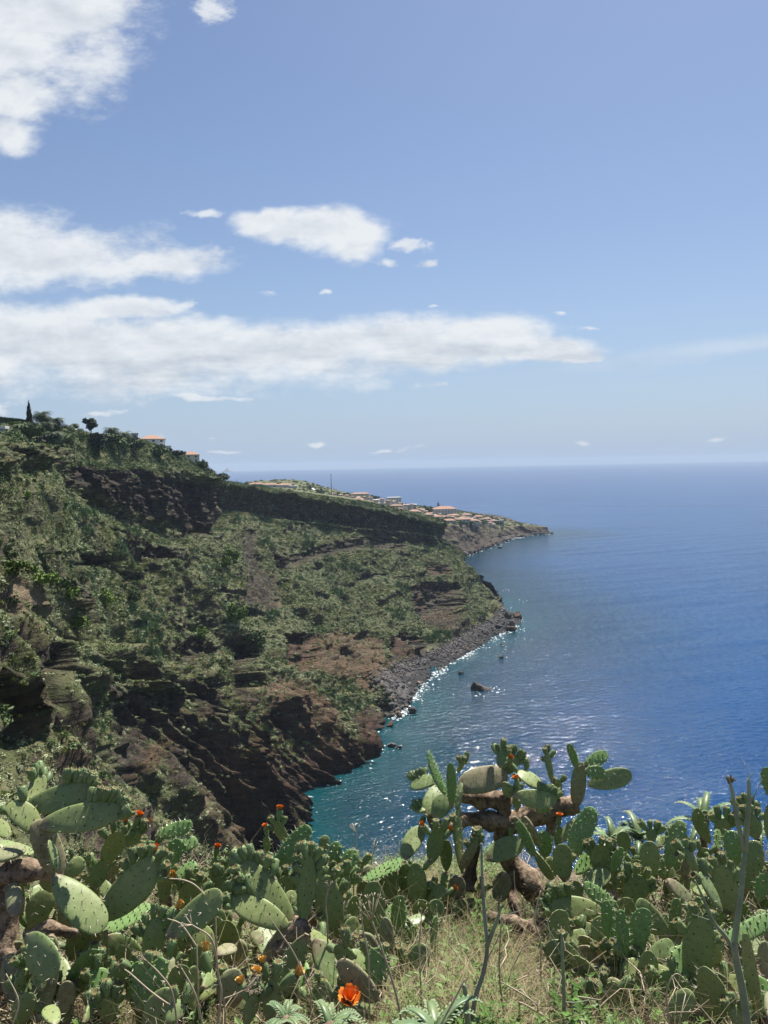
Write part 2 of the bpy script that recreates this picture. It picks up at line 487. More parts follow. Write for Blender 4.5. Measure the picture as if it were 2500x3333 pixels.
# gullies and ribs running down the slope: noise stretched along z
Pn = G * np.array([1, 1, 0.22])
face = smooth01((VR - 2.6) / 0.8) * smooth01((10.12 - VR) / 0.16)      # only on the faces
lowr = smooth01((VR - 7.6) / 1.2)                                     # lower sea cliff
wall = smooth01((VR - 2.9) / 0.2) * smooth01((4.15 - VR) / 0.35)      # the upper wall
beachy = smooth01((ku[14] - 30 - np.arange(NU)) / -44.0)[:, None] * smooth01((VR - 8.75) / 0.3)
mid = G[:, kv[7]]
sU = np.concatenate([[0], np.cumsum(np.linalg.norm(np.diff(mid, axis=0), axis=1))])[:, None] + 9.0 * fbm(G / 30.0 + 300, 3) + 2.5 * fbm(G / 9.0 + 320, 2)
fall = lambda su, vk, off: np.stack([sU / su + off, VR * vk + off, np.zeros_like(VR) + off * 0.37], -1)   # runs down the fall line
gul = fbm(fall(30.0, 0.42, 3.3), 4, ridged=True)
gul2 = fbm(fall(9.5, 0.8, 41.0), 4, ridged=True)
rough = fbm(G / 11.0 + 9, 5, gain=0.55)
uu = np.arange(NU)[:, None]
spur = smooth01((uu - ku[5]) / 30.0) * smooth01((ku[9] + 20 - uu) / 50.0)
amp = (1.0 - beachy * 0.9) * (1 - 0.6 * spur * smooth01((8.3 - VR) / 1.5)) * smooth01((uu - ku[3]) / 25.0)
rib = fbm(fall(19.0, 0.35, 14.2), 4, ridged=True)      # vertical ribs and clefts of the sea cliff
rib2 = fbm(fall(6.0, 0.6, 19.7), 3, ridged=True)
nearlow = lowr * smooth01((ku[15] - uu) / 40.0) * (0.25 + 0.75 * smooth01((uu - ku[6] - 6) / 34.0))
D = face * amp * ((gul - 0.5) * (7.0 + 4.0 * lowr) + (gul2 - 0.45) * (2.0 + 1.0 * lowr) + rough * 3.2 + nearlow * ((rib - 0.5) * 18.0 + (rib2 - 0.45) * 7.0 - 7.0))
D += face * amp * (0.25 + 0.75 * np.maximum(nearlow, wall)) * (fbm(G / 6.0 + 61, 3, ridged=True) * 1.8 + fbm(G / 2.4 + 81, 3, ridged=True) * 1.0)
outc = smooth01((uu - ku[7]) / 20.0) * smooth01((ku[13] + 10 - uu) / 30.0)
D += wall * outc * (fbm(G * np.array([1, 1, 0.35]) / 17.0 + 210, 4) * 13.0 + fbm(np.stack([G[..., 0] / 14, G[..., 1] / 14, G[..., 2] / 3.2], -1) + 240, 3) * 3.6)
D += face * amp * (1 - wall) * (fbm(G * np.array([1, 1, 0.12]) / 48.0 + 260, 3, ridged=True) - 0.2) * 11.0
D += wall * smooth01((uu - ku[5]) / 20.0) * (fbm(G * np.array([1, 1, 0.1]) / 12.0 + 3, 3, ridged=True) * 7.5 + fbm(G * np.array([1, 1, 0.12]) / 4.0 + 5, 3) * 3.4)
# lava-flow terraces: saw-tooth steps that make ledges and dark undercut bands
warpz = fbm(G / 45.0 + 71, 3) * 14 + fbm(G / 14.0 + 11, 2) * 3.0
zz = G[..., 2] + warpz
per = 13.0
ph = zz / per
fr = ph - np.floor(ph)                                   # 0 at the bottom of a step
band_id = np.floor(ph)
bn = fbm(np.stack([G[..., 0] / 30, G[..., 1] / 30, band_id * 7.7], -1), 2)
str_ = smooth01((bn + 0.02) / 0.25)
saw = np.where(fr < 0.38, -(0.38 - fr) / 0.38, -np.clip((fr - 0.97) / 0.03, 0, 1) * 0.0)
saw = np.where(fr < 0.05, saw * fr / 0.05, saw)
D += face * amp * (1 - wall) * str_ * saw * (5.5 - 4.5 * nearlow)
# thin strata
D += face * amp * (0.35 + 0.65 * wall - 0.2 * nearlow) * np.clip(fbm(np.stack([G[..., 0] / 25, G[..., 1] / 25, zz / 1.7], -1) + 33, 2), -0.6, 0.6) * 0.9
P1 = G + H0 * D[..., None]
P1[..., 2] += face * amp * fbm(G / 5.0 + 55, 3) * 0.9
# plateau and garden slope: gentle
flat = 1 - face
P1[..., 2] += flat * smooth01((VR - 0.5)) * fbm(G / 9.0 + 91, 3) * 0.7
P1[..., 2] += smooth01((VR - 1.6) / 0.4) * smooth01((3.9 - VR) / 0.8) * smooth01((uu - ku[12]) / 20.0) * (fbm(np.stack([sU / 16, sU * 0 + 4, sU * 0], -1), 3) * 4.5 + fbm(G / 6.0 + 77, 3) * 1.5)

# ---- features seen on the slope: (polygon in photo px, kind, depth m, ymin..ymax depth window)
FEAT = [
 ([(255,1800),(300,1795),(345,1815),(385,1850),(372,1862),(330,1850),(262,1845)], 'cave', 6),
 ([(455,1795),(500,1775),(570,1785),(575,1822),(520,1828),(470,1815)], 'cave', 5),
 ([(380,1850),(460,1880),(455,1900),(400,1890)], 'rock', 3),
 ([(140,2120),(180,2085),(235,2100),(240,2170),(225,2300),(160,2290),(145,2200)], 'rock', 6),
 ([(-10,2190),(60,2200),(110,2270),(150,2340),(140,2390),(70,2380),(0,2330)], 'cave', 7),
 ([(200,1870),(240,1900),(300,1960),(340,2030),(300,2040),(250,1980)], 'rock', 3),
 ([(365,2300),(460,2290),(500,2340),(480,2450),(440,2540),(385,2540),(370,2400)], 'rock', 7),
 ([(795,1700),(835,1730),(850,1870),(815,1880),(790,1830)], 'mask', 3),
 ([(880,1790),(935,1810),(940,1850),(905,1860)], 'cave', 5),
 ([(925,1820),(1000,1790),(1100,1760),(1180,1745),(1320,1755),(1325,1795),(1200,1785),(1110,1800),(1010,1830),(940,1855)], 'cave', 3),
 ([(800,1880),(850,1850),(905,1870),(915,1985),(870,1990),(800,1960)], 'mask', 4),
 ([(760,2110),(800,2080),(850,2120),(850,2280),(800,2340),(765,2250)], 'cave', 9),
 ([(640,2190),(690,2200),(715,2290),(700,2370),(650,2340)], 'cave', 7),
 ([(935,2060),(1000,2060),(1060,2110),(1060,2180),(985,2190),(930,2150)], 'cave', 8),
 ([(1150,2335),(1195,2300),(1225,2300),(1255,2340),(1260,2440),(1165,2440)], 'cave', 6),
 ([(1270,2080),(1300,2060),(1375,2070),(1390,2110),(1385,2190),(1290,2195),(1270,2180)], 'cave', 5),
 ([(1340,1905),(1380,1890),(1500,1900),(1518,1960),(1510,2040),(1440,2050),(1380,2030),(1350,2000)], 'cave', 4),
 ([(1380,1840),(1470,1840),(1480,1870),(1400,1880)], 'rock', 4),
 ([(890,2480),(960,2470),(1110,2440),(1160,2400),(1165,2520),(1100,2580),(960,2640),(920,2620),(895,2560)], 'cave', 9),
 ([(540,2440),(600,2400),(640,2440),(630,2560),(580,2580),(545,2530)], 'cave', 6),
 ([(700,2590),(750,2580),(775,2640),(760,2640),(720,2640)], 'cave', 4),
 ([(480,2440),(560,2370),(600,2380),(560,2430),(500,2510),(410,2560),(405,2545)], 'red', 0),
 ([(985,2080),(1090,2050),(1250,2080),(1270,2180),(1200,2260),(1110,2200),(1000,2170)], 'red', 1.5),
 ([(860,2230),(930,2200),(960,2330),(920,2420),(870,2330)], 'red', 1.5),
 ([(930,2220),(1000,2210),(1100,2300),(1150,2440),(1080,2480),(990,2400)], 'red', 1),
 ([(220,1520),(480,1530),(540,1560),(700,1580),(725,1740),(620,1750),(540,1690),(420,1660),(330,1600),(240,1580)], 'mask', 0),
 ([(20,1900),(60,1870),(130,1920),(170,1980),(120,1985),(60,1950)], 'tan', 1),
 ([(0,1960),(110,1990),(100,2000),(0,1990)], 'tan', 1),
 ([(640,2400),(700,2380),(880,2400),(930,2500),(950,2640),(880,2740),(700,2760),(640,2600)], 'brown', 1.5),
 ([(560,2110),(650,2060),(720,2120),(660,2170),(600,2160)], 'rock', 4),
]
def in_poly(px, py, poly):
    inside = np.zeros(px.shape, bool)
    n = len(poly)
    for i in range(n):
        x1, y1 = poly[i]; x2, y2 = poly[(i + 1) % n]
        c = ((y1 > py) != (y2 > py))
        xi = (x2 - x1) * (py - y1) / ((y2 - y1) if y2 != y1 else 1e-9) + x1
        inside ^= c & (px < xi)
    return inside
def edge_dist(px, py, poly):
    d = np.full(px.shape, 1e9)
    n = len(poly)
    for i in range(n):
        x1, y1 = poly[i]; x2, y2 = poly[(i + 1) % n]
        vx, vy = x2 - x1, y2 - y1
        t = np.clip(((px - x1) * vx + (py - y1) * vy) / (vx * vx + vy * vy + 1e-9), 0, 1)
        d = np.minimum(d, np.hypot(px - x1 - t * vx, py - y1 - t * vy))
    return d
qx, qy = project(P1)
wob = fbm(G / 6.0 + 123, 4)
wob2 = fbm(G / 6.0 + 223, 4)
qx = qx + wob * 22; qy = qy + wob2 * 18
front_ok = (np.arange(NU)[:, None] <= ku[19]) & (VR > 1.9)
BLKM = np.zeros((NU, NV)); ROCKM = np.zeros((NU, NV)); REDM = np.zeros((NU, NV)); TANM = np.zeros((NU, NV))
D2 = np.zeros((NU, NV))
def column_span(poly, x):
    """top and bottom of a polygon at each x"""
    xs = np.arange(min(p[0] for p in poly), max(p[0] for p in poly) + 1.0, 1.0)
    lo = np.full(len(xs), 1e9); hi = np.full(len(xs), -1e9)
    for i in range(len(poly)):
        (x1, y1), (x2, y2) = poly[i], poly[(i + 1) % len(poly)]
        m_ = (xs >= min(x1, x2)) & (xs <= max(x1, x2))
        yv = y1 + (y2 - y1) * (xs[m_] - x1) / (x2 - x1) if x2 != x1 else np.full(m_.sum(), 0.5 * (y1 + y2))
        lo[m_] = np.minimum(lo[m_], yv); hi[m_] = np.maximum(hi[m_], yv)
    return np.interp(x, xs, lo), np.interp(x, xs, hi)
for poly, kind, dep in FEAT:
    pxs = [p[0] for p in poly]; pys = [p[1] for p in poly]
    sel = front_ok & (qx > min(pxs) - 30) & (qx < max(pxs) + 30) & (qy > min(pys) - 30) & (qy < max(pys) + 30)
    if not sel.any(): continue
    x, y = qx[sel], qy[sel]
    Yd = P1[sel][:, 1]
    ins = in_poly(x, y, poly); ed = edge_dist(x, y, poly)
    soft = np.where(ins, smooth01(0.5 + ed / 14), smooth01(0.5 - ed / 14))
    yt, yb = column_span(poly, x)
    hm = np.clip((yb - yt), 8, 260) / 2500 * Yd
    fy = np.clip((y - yt) / np.maximum(yb - yt, 4), 0, 1)
    if kind == 'cave':
        d = -np.where(ins, smooth01(ed / 7), 0) * (dep * 0.7 + 0.95 * hm * fy ** 0.8)
    elif kind == 'rock':
        d = -np.where(ins, smooth01(ed / 5), 0) * (1.2 + 0.95 * hm * fy)
    else:
        d = -dep * np.where(ins, smooth01(ed / 10), 0)
    D2[sel] = np.minimum(D2[sel], d)
    if kind in ('cave', 'rock', 'mask'): BLKM[sel] = np.maximum(BLKM[sel], soft)  # dark bands and hollows: basalt tone with their shade painted in
    if kind in ('cave', 'rock', 'brown', 'mask'): ROCKM[sel] = np.maximum(ROCKM[sel], soft * (0.75 if kind == 'brown' else 1))
    if kind in ('red',): ROCKM[sel] = np.maximum(ROCKM[sel], soft * 0.8); REDM[sel] = np.maximum(REDM[sel], soft)
    if kind == 'brown': REDM[sel] = np.maximum(REDM[sel], soft * 0.5)
    if kind == 'tan': ROCKM[sel] = np.maximum(ROCKM[sel], soft * 0.8); TANM[sel] = np.maximum(TANM[sel], soft)
D2 *= smooth01((8.95 - VR) / 0.35)
inland = -H0.copy(); inland[..., 2] *= 0.2
P2 = P1 - inland * D2[..., None]
P2[..., 2] = np.where(VR < 9.45, np.maximum(P2[..., 2], 1.2), P2[..., 2])
P2[..., 2] = np.where(VR > 9.5, np.minimum(P2[..., 2], G[..., 2] + 3.0), P2[..., 2])
NT2 = normals(P2)
if NT2[..., 2].mean() < 0: NT2 = -NT2
steep = 1 - NT2[..., 2]
nz1 = fbm(P2 / 9.0 + 3.3, 4)
rock_auto = smooth01((steep - 0.50 + nz1 * 0.30 + nearlow * 0.04) / 0.16) * (1 - 0.7 * spur * (1 - nearlow))
rock_auto = np.maximum(rock_auto, wall * smooth01((steep - 0.30) / 0.2))
ROCK = np.clip(np.maximum(rock_auto * face, ROCKM), 0, 1)
wet = smooth01((2.2 + nz1 * 1.5 - P2[..., 2]) / 1.5)
redzone = smooth01((46 - P2[..., 2]) / 25) * smooth01((fbm(P2 / 22.0 + 71, 3) + 0.12) / 0.25)
RED = np.clip(np.maximum(REDM, redzone * 0.8), 0, 1)
BEACH = np.clip(beachy * smooth01((VR - 8.9) / 0.2), 0, 1)

def cliff_material():
    m, t, bs = new_mat('cliff_rock_and_soil')
    pos = t.n('ShaderNodeNewGeometry').outputs['Position']
    bk = t.n('ShaderNodeAttribute', attribute_name='basalt_shade').outputs['Fac']
    A = lambda k: t.n('ShaderNodeAttribute', attribute_name=k).outputs['Fac']
    rk, rd, tn, bc, wt_ = A('rock'), A('red'), A('tan'), A('beach'), A('wet')
    x, y, z = t.sep(pos)
    strat = t.noise(t.xyz(t.m('MULTIPLY', x, 0.05), t.m('MULTIPLY', y, 0.05), t.m('MULTIPLY', z, 0.9)), 1.0, 5.0, 0.65)
    nfine = t.noise(pos, 0.9, 6.0, 0.68)
    nmid = t.noise(pos, 0.16, 5.0, 0.6)
    rock = t.mix(t.mrange(strat, 0.35, 0.65), (0.020, 0.017, 0.015), (0.066, 0.051, 0.040))
    rock = t.mix(t.mrange(nmid, 0.45, 0.68), rock, (0.090, 0.064, 0.046))
    fiss = t.noise(t.xyz(t.m('MULTIPLY', x, 0.42), t.m('MULTIPLY', y, 0.42), t.m('MULTIPLY', z, 0.035)), 1.0, 5.0, 0.7)
    rock = t.vm('SCALE', rock, scale=t.mrange(fiss, 0.34, 0.62, 0.45, 1.65))
    redc = t.mix(t.mrange(strat, 0.35, 0.65), (0.062, 0.031, 0.021), (0.150, 0.080, 0.053))
    rock = t.mix(t.m('MULTIPLY', rd, t.mrange(nmid, 0.3, 0.6, 0.35, 1.0)), rock, redc)
    rock = t.vm('SCALE', rock, scale=t.mrange(bk, 0.0, 1.0, 1.0, 0.72))  # darkens the basalt, mostly shade of bands and walls put into the colour
    rock = t.mix(tn, rock, (0.23, 0.165, 0.105))
    soil = t.mix(t.mrange(nmid, 0.35, 0.65), (0.085, 0.100, 0.040), (0.155, 0.150, 0.072))
    soil = t.mix(t.mrange(nfine, 0.5, 0.7), soil, (0.040, 0.047, 0.021))
    col = t.mix(t.m('MULTIPLY', rk, t.mrange(nfine, 0.34, 0.48, 0.75, 1.0), clamp=True), soil, rock)
    stones = t.mix(t.mrange(nfine, 0.35, 0.65), (0.050, 0.047, 0.046), (0.135, 0.125, 0.118))
    col = t.mix(bc, col, stones)
    col = t.mix(t.m('MULTIPLY', wt_, 0.8), col, (0.014, 0.014, 0.015))
    t.put(bs.inputs['Base Color'], col)
    bs.inputs['Roughness'].default_value = 0.9
    bs.inputs['Specular IOR Level'].default_value = 0.2
    b = t.n('ShaderNodeBump'); b.inputs['Strength'].default_value = 0.9; b.inputs['Distance'].default_value = 1.2
    t.put(b.inputs['Height'], t.m('ADD', nfine, t.m('MULTIPLY', strat, 0.8)))
    t.put(bs.inputs['Normal'], b.outputs[0])
    return m
MAT_CLIFF = cliff_material()
me = grid_mesh('cliff', P2, [MAT_CLIFF], dict(basalt_shade=np.maximum(BLKM, wall * 0.8), rock=ROCK, red=RED, tan=TANM, beach=BEACH, wet=wet))
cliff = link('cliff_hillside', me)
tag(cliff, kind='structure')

# ================================================================== FAR CAPE
FC = [  # far-side shore, ridge, terrace edge, cliff foot, shore
 [(700,1500,2300),(800,1568,1350),(830,1592,1150),(900,1640,1010),(1000,1700,None)],
 [(820,1500,2300),(940,1562,1300),(960,1600,1100),(1050,1700,960),(1150,1790,None)],
 [(960,1500,2300),(1075,1590,1420),(1200,1672,1040),(1300,1770,950),(1380,1835,None)],
 [(1150,1520,2200),(1250,1628,1400),(1420,1706,1000),(1468,1780,980),(1492,1814,None)],
 [(1330,1550,2100),(1380,1649,1400),(1510,1698,1065),(1540,1762,1048),(1560,1792,None)],
 [(1450,1570,2000),(1490,1664,1360),(1572,1705,1150),(1600,1750,1136),(1625,1768,None)],
 [(1560,1600,1800),(1590,1687,1340),(1630,1714,1215),(1650,1742,1203),(1668,1752,None)],
 [(1650,1640,1650),(1660,1699,1330),(1690,1712,1255),(1702,1734,1246),(1715,1743,None)],
 [(1730,1690,1400),(1730,1707,1300),(1742,1713,1272),(1752,1730,1264),(1762,1738,None)],
 [(1784,1716,1300),(1778,1714,1280),(1782,1716,1272),(1786,1730,1268),(1790,1736,None)],
]
ctl = []
for col in FC:
    pts = [at_z(p[0], p[1], 0.0) if p[2] is None else at(*p) for p in col]
    pts = np.array(pts); pts[0][2] = 0.0
    u2 = pts[-1] + np.array([6, -12, -6.0])
    ctl.append(np.vstack([pts, u2]))
ctl = np.array(ctl)
kuf = np.arange(len(FC)) * 26
Gf = pchip(kuf, ctl, np.arange(kuf[-1] + 1))
kvf = np.array([0, 16, 46, 76, 92, 96])
vf = np.arange(97)
Gf_t = np.swapaxes(Gf, 0, 1)
k2 = np.clip(np.searchsorted(kvf, vf, side='right') - 1, 0, 4); t2 = ((vf - kvf[k2]) / np.diff(kvf)[k2]).reshape(-1, 1, 1)
Gf = np.swapaxes(Gf_t[k2] * (1 - t2) + Gf_t[k2 + 1] * t2, 0, 1).copy()
vrf = np.broadcast_to(np.interp(vf, kvf, np.arange(6)), Gf.shape[:2])
cl = smooth01((vrf - 1.9) / 0.2) * smooth01((4.4 - vrf) / 0.5)
tip = smooth01((kuf[-1] - np.arange(Gf.shape[0])) / 26.0)[:, None]
Nf = normals(Gf)
if Nf[..., 2].mean() < 0: Nf = -Nf
Nh = Nf.copy(); Nh[..., 2] *= 0.15
Gf2 = Gf + Nh * (tip * cl * (fbm(Gf * np.array([1, 1, 0.2]) / 30.0, 4, ridged=True) * 9 + fbm(Gf / 9.0, 3) * 4))[..., None]
Gf2[..., 2] += tip * (1 - cl) * fbm(Gf / 40.0, 4) * 2.5
Nf = normals(Gf2)
if Nf[..., 2].mean() < 0: Nf = -Nf
rockf = smooth01((1 - Nf[..., 2] - 0.16 + fbm(Gf2 / 20.0, 3) * 0.25) / 0.15)
rockf = np.maximum(rockf, smooth01((15 - Gf2[..., 2] + fbm(Gf2 / 15.0, 3) * 10) / 6))
me = grid_mesh('far_cape', Gf2, [MAT_CLIFF], dict(rock=rockf, red=rockf * 0, tan=rockf * 0, beach=rockf * 0, wet=smooth01((2.5 - Gf2[..., 2]) / 2)))
far_cape = link('far_headland', me)
tag(far_cape, kind='structure')

# ================================================================== SEA MESH
shore = P2[:, kv[10]].copy()                      # the shoreline of the main cliff
shore_far = Gf2[:, 92].copy()
shore_pts = np.vstack([G[ku[5]:, kv[10]], Gf[:, kvf[4]]])[:, :2]
def shore_masks(P):
    flatp = P[..., :2].reshape(-1, 2)
    d = np.full(len(flatp), 1e9)
    for s_ in shore_pts[::6]:
        np.minimum(d, np.hypot(flatp[:, 0] - s_[0], flatp[:, 1] - s_[1]), out=d)
    d = d.reshape(P.shape[:2])
    k = fbm(P / 60.0 + 5, 3)
    w = 30 + 36 * smooth01((420 - P[..., 1]) / 200)     # the near bay is shallower
    return smooth01(1 - (d * (1 + 0.5 * k)) / w), smooth01(1 - d / 170.0), d
def wave_height(x, y):
    """wind sea: many crossing wave trains"""
    h = np.zeros_like(x); r = np.random.RandomState(3)
    for i in range(40):
        lam = 1.25 * (5.0 ** r.rand()) if i > 3 else 22 + 9 * i
        th = R(-83 + 24 * r.normal()) if i > 3 else R(-80 + 8 * i)
        k = 2 * math.pi / lam
        ph_ = r.rand() * 6.283
        a = (0.037 * min(1.0, (3.0 / lam) ** 0.5) if i > 3 else 0.014) / k * (0.7 + 0.6 * r.rand())
        arg = k * (math.cos(th) * x + math.sin(th) * y) + ph_
        h += a * (np.sin(arg) + 0.25 * np.cos(2 * arg))
    return h
ys = [188.0]
while ys[-1] < 1620: ys.append(ys[-1] + max(0.55, ys[-1] ** 2 / (120 * 768) / 1.5))
ys = np.array(ys); tx = np.linspace(0, 1, 620)
XN = (-0.15 * ys - 25)[:, None] + ((0.77 * ys + 50))[:, None] * tx[None, :]
YN = np.broadcast_to(ys[:, None], XN.shape)
NEAR = np.stack([XN, YN, np.zeros_like(XN)], -1)
coarse = NEAR[::6, ::6]
sh_c, in_c, d_c = shore_masks(coarse)
def up(a):
    from_y = np.interp(np.arange(NEAR.shape[0]), np.arange(0, NEAR.shape[0], 6), np.arange(a.shape[0]))
    i0 = np.clip(from_y.astype(int), 0, a.shape[0] - 2); f0 = (from_y - i0)[:, None]
    b_ = a[i0] * (1 - f0) + a[i0 + 1] * f0
    from_x = np.interp(np.arange(NEAR.shape[1]), np.arange(0, NEAR.shape[1], 6), np.arange(a.shape[1]))
    i1 = np.clip(from_x.astype(int), 0, a.shape[1] - 2); f1 = (from_x - i1)[None, :]
    return b_[:, i1] * (1 - f1) + b_[:, i1 + 1] * f1
SHN, INN, DN = up(sh_c), up(in_c), up(d_c)
gust = 0.75 + 0.5 * smooth01((fbm(np.stack([XN / 90, YN / 160, 0 * XN], -1), 3) + 0.35) / 0.7)
NEAR[..., 2] = wave_height(XN, YN) * gust * (0.55 + 0.45 * smooth01(DN / 60)) * smooth01((1600 - YN) / 250)
ysf = np.concatenate([np.linspace(-400, 180, 14), np.linspace(200, 1580, 60), np.geomspace(1600, 20500, 40)])
FAR = []
for yv in ysf:
    half = 0.75 * max(yv, 300) + 300
    lo = -min(half, 420) if yv < 1500 else -half
    xs = np.linspace(lo, half, 90)
    FAR.append(np.stack([xs, np.full(90, yv), np.full(90, -1.6 if yv < 1585 else -0.05)], -1))
FAR = np.array(FAR)
SHF, INF, _d = shore_masks(FAR)
me = grid_mesh('sea', [NEAR, FAR], [MAT_SEA], dict(shallow=[SHN, SHF], inshore=[INN, INF]))
sea = link('sea', me)
tag(sea, kind='structure')
# ================================================================== VEGETATION ON THE SLOPES
def leaf_mat(name, col, col2, rand=0.35, rough=0.75, trans=0.0):
    m, t, bs = new_mat(name)
    oi = t.n('ShaderNodeObjectInfo').outputs['Random']
    pos = t.n('ShaderNodeNewGeometry').outputs['Position']
    nz = t.noise(pos, 0.35, 3.0, 0.6)
    f = t.m('ADD', t.m('MULTIPLY', oi, 0.6), t.m('MULTIPLY', t.mrange(nz, 0.3, 0.7), 0.4), clamp=True)
    c = t.mix(f, col, col2)
    k = t.mrange(t.m('FRACT', t.m('MULTIPLY', oi, 17.31)), 0, 1, 1 - rand, 1 + rand)
    t.put(bs.inputs['Base Color'], t.vm('SCALE', c, scale=k))
    bs.inputs['Roughness'].default_value = rough
    bs.inputs['Specular IOR Level'].default_value = 0.25
    return m
M_GREY = leaf_mat('shrub_grey_green', (0.19, 0.23, 0.105), (0.38, 0.41, 0.25))
M_OLIVE = leaf_mat('shrub_olive', (0.155, 0.195, 0.055), (0.30, 0.31, 0.11))
M_DARK = leaf_mat('shrub_dark', (0.045, 0.075, 0.024), (0.11, 0.155, 0.055))
M_CANE = leaf_mat('cane_blue_green', (0.09, 0.155, 0.065), (0.17, 0.24, 0.115))
M_BRIGHT = leaf_mat('bush_bright_green', (0.070, 0.125, 0.016), (0.13, 0.19, 0.030))

def leaf_cloud(name, mat, n, rr, seed, size=0.3, squash=0.8, upright=0.0, shell=0.55, thin=0.5):
    """leaf quads spread through a dome of unit radius"""
    r = np.random.RandomState(seed)
    vs, fs = [], []
    for i in range(n):
        d = r.normal(size=3); d /= np.linalg.norm(d); d[2] = abs(d[2]) if upright < 2 else d[2]
        rad = shell + (1 - shell) * r.rand()
        lump = 0.8 + 0.35 * math.sin(d[0] * 5 + seed) * math.cos(d[1] * 4 + seed * 2)
        p = d * rad * lump; p[2] *= squash
        nrm = d + r.normal(size=3) * 0.55; nrm /= np.linalg.norm(nrm)
        a = np.cross(nrm, [0, 0, 1.0]) if upright == 0 else np.array([0, 0, 1.0]) + r.normal(size=3) * 0.35
        a /= np.linalg.norm(a) + 1e-9
        b = np.cross(nrm, a); b /= np.linalg.norm(b) + 1e-9
        s = size * (0.6 + 0.8 * r.rand())
        k = len(vs)
        if upright:
            vs += [p - b * s * 0.18, p + b * s * 0.18, p + a * s * 1.6]
            fs.append((k, k + 1, k + 2))
        else:
            vs += [p - a * s, p + b * s * thin, p + a * s, p - b * s * thin]
            fs.append((k, k + 1, k + 2, k + 3))
    return mesh_np(name, np.array(vs), fs, [mat], smooth=False)

def scatter(name, proto_mesh, pts, rots, scales):
    """one object of many plants nobody could count: instances on points"""
    po = bpy.data.objects.new(name + '_source', proto_mesh)      # not linked: only the source of the instances
    me = bpy.data.meshes.new(name)
    me.vertices.add(len(pts)); me.vertices.foreach_set('co', np.asarray(pts, np.float32).reshape(-1))
    a = me.attributes.new('rot', 'FLOAT_VECTOR', 'POINT'); a.data.foreach_set('vector', np.asarray(rots, np.float32).reshape(-1))
    a = me.attributes.new('scl', 'FLOAT_VECTOR', 'POINT'); a.data.foreach_set('vector', np.asarray(scales, np.float32).reshape(-1))
    for mt in proto_mesh.materials: me.materials.append(mt)
    ob = link(name, me)
    ng = bpy.data.node_groups.new(name + '_spread', 'GeometryNodeTree')
    ng.interface.new_socket('Geometry', in_out='INPUT', socket_type='NodeSocketGeometry')
    ng.interface.new_socket('Geometry', in_out='OUTPUT', socket_type='NodeSocketGeometry')
    N = ng.nodes
    gi, go = N.new('NodeGroupInput'), N.new('NodeGroupOutput')
    iop = N.new('GeometryNodeInstanceOnPoints'); oi = N.new('GeometryNodeObjectInfo')
    oi.inputs['Object'].default_value = po; oi.inputs['As Instance'].default_value = True
    ra = N.new('GeometryNodeInputNamedAttribute'); ra.data_type = 'FLOAT_VECTOR'; ra.inputs['Name'].default_value = 'rot'
    sa = N.new('GeometryNodeInputNamedAttribute'); sa.data_type = 'FLOAT_VECTOR'; sa.inputs['Name'].default_value = 'scl'
    e2r = N.new('FunctionNodeEulerToRotation')
    L = ng.links
    L.new(gi.outputs[0], iop.inputs['Points']); L.new(oi.outputs['Geometry'], iop.inputs['Instance'])
    L.new(ra.outputs['Attribute'], e2r.inputs[0]); L.new(e2r.outputs[0], iop.inputs['Rotation']); L.new(sa.outputs['Attribute'], iop.inputs['Scale'])
    L.new(iop.outputs[0], go.inputs[0])
    md = ob.modifiers.new('spread', 'NODES'); md.node_group = ng
    tag(ob, kind='stuff')
    return ob

def cells_of(P, rock):
    c = 0.25 * (P[:-1, :-1] + P[1:, :-1] + P[1:, 1:] + P[:-1, 1:])
    e1 = P[1:, 1:] - P[:-1, :-1]; e2 = P[:-1, 1:] - P[1:, :-1]
    nn = np.cross(e1, e2); ar = 0.5 * np.linalg.norm(nn, axis=-1)
    rk = 0.25 * (rock[:-1, :-1] + rock[1:, :-1] + rock[1:, 1:] + rock[:-1, 1:])
    return c, ar, rk, 0.5 * e1, 0.5 * e2
cc, ca, crk, ce1, ce2 = cells_of(P2, ROCK)
cbe = BEACH[:-1, :-1]
cvr = VR[:-1, :-1]
cdist = np.linalg.norm(cc - EYE, axis=-1)
nearness = 1 + 0.9 * smooth01((320 - cdist) / 170)
ok = (cvr < 9.8) & (cvr > 0.7) & (cc[..., 2] > 2.5) & (np.arange(NU - 1)[:, None] > ku[3])
cwall = wall[:-1, :-1]
cpx, cpy = project(cc)
cn_ = NT2[:-1, :-1]
facing = ((EYE - cc) * cn_).sum(-1) / cdist
ok = ok & (facing > -0.12) & (cpx > -260) & (cpx < 1900) & (cpy < 2850)
zone = fbm(cc / 38.0 + 301, 3)
zone2 = fbm(cc / 16.0 + 401, 3)
tanc = TANM[:-1, :-1]
base = nearness * ok * (1 - cbe) * (1 - 0.85 * tanc)
veg = smooth01((0.75 - crk) / 0.5)
patch = 0.35 + 0.65 * smooth01((zone2 + 0.25) / 0.3)
upper = smooth01((cc[..., 2] - 25) / 40)
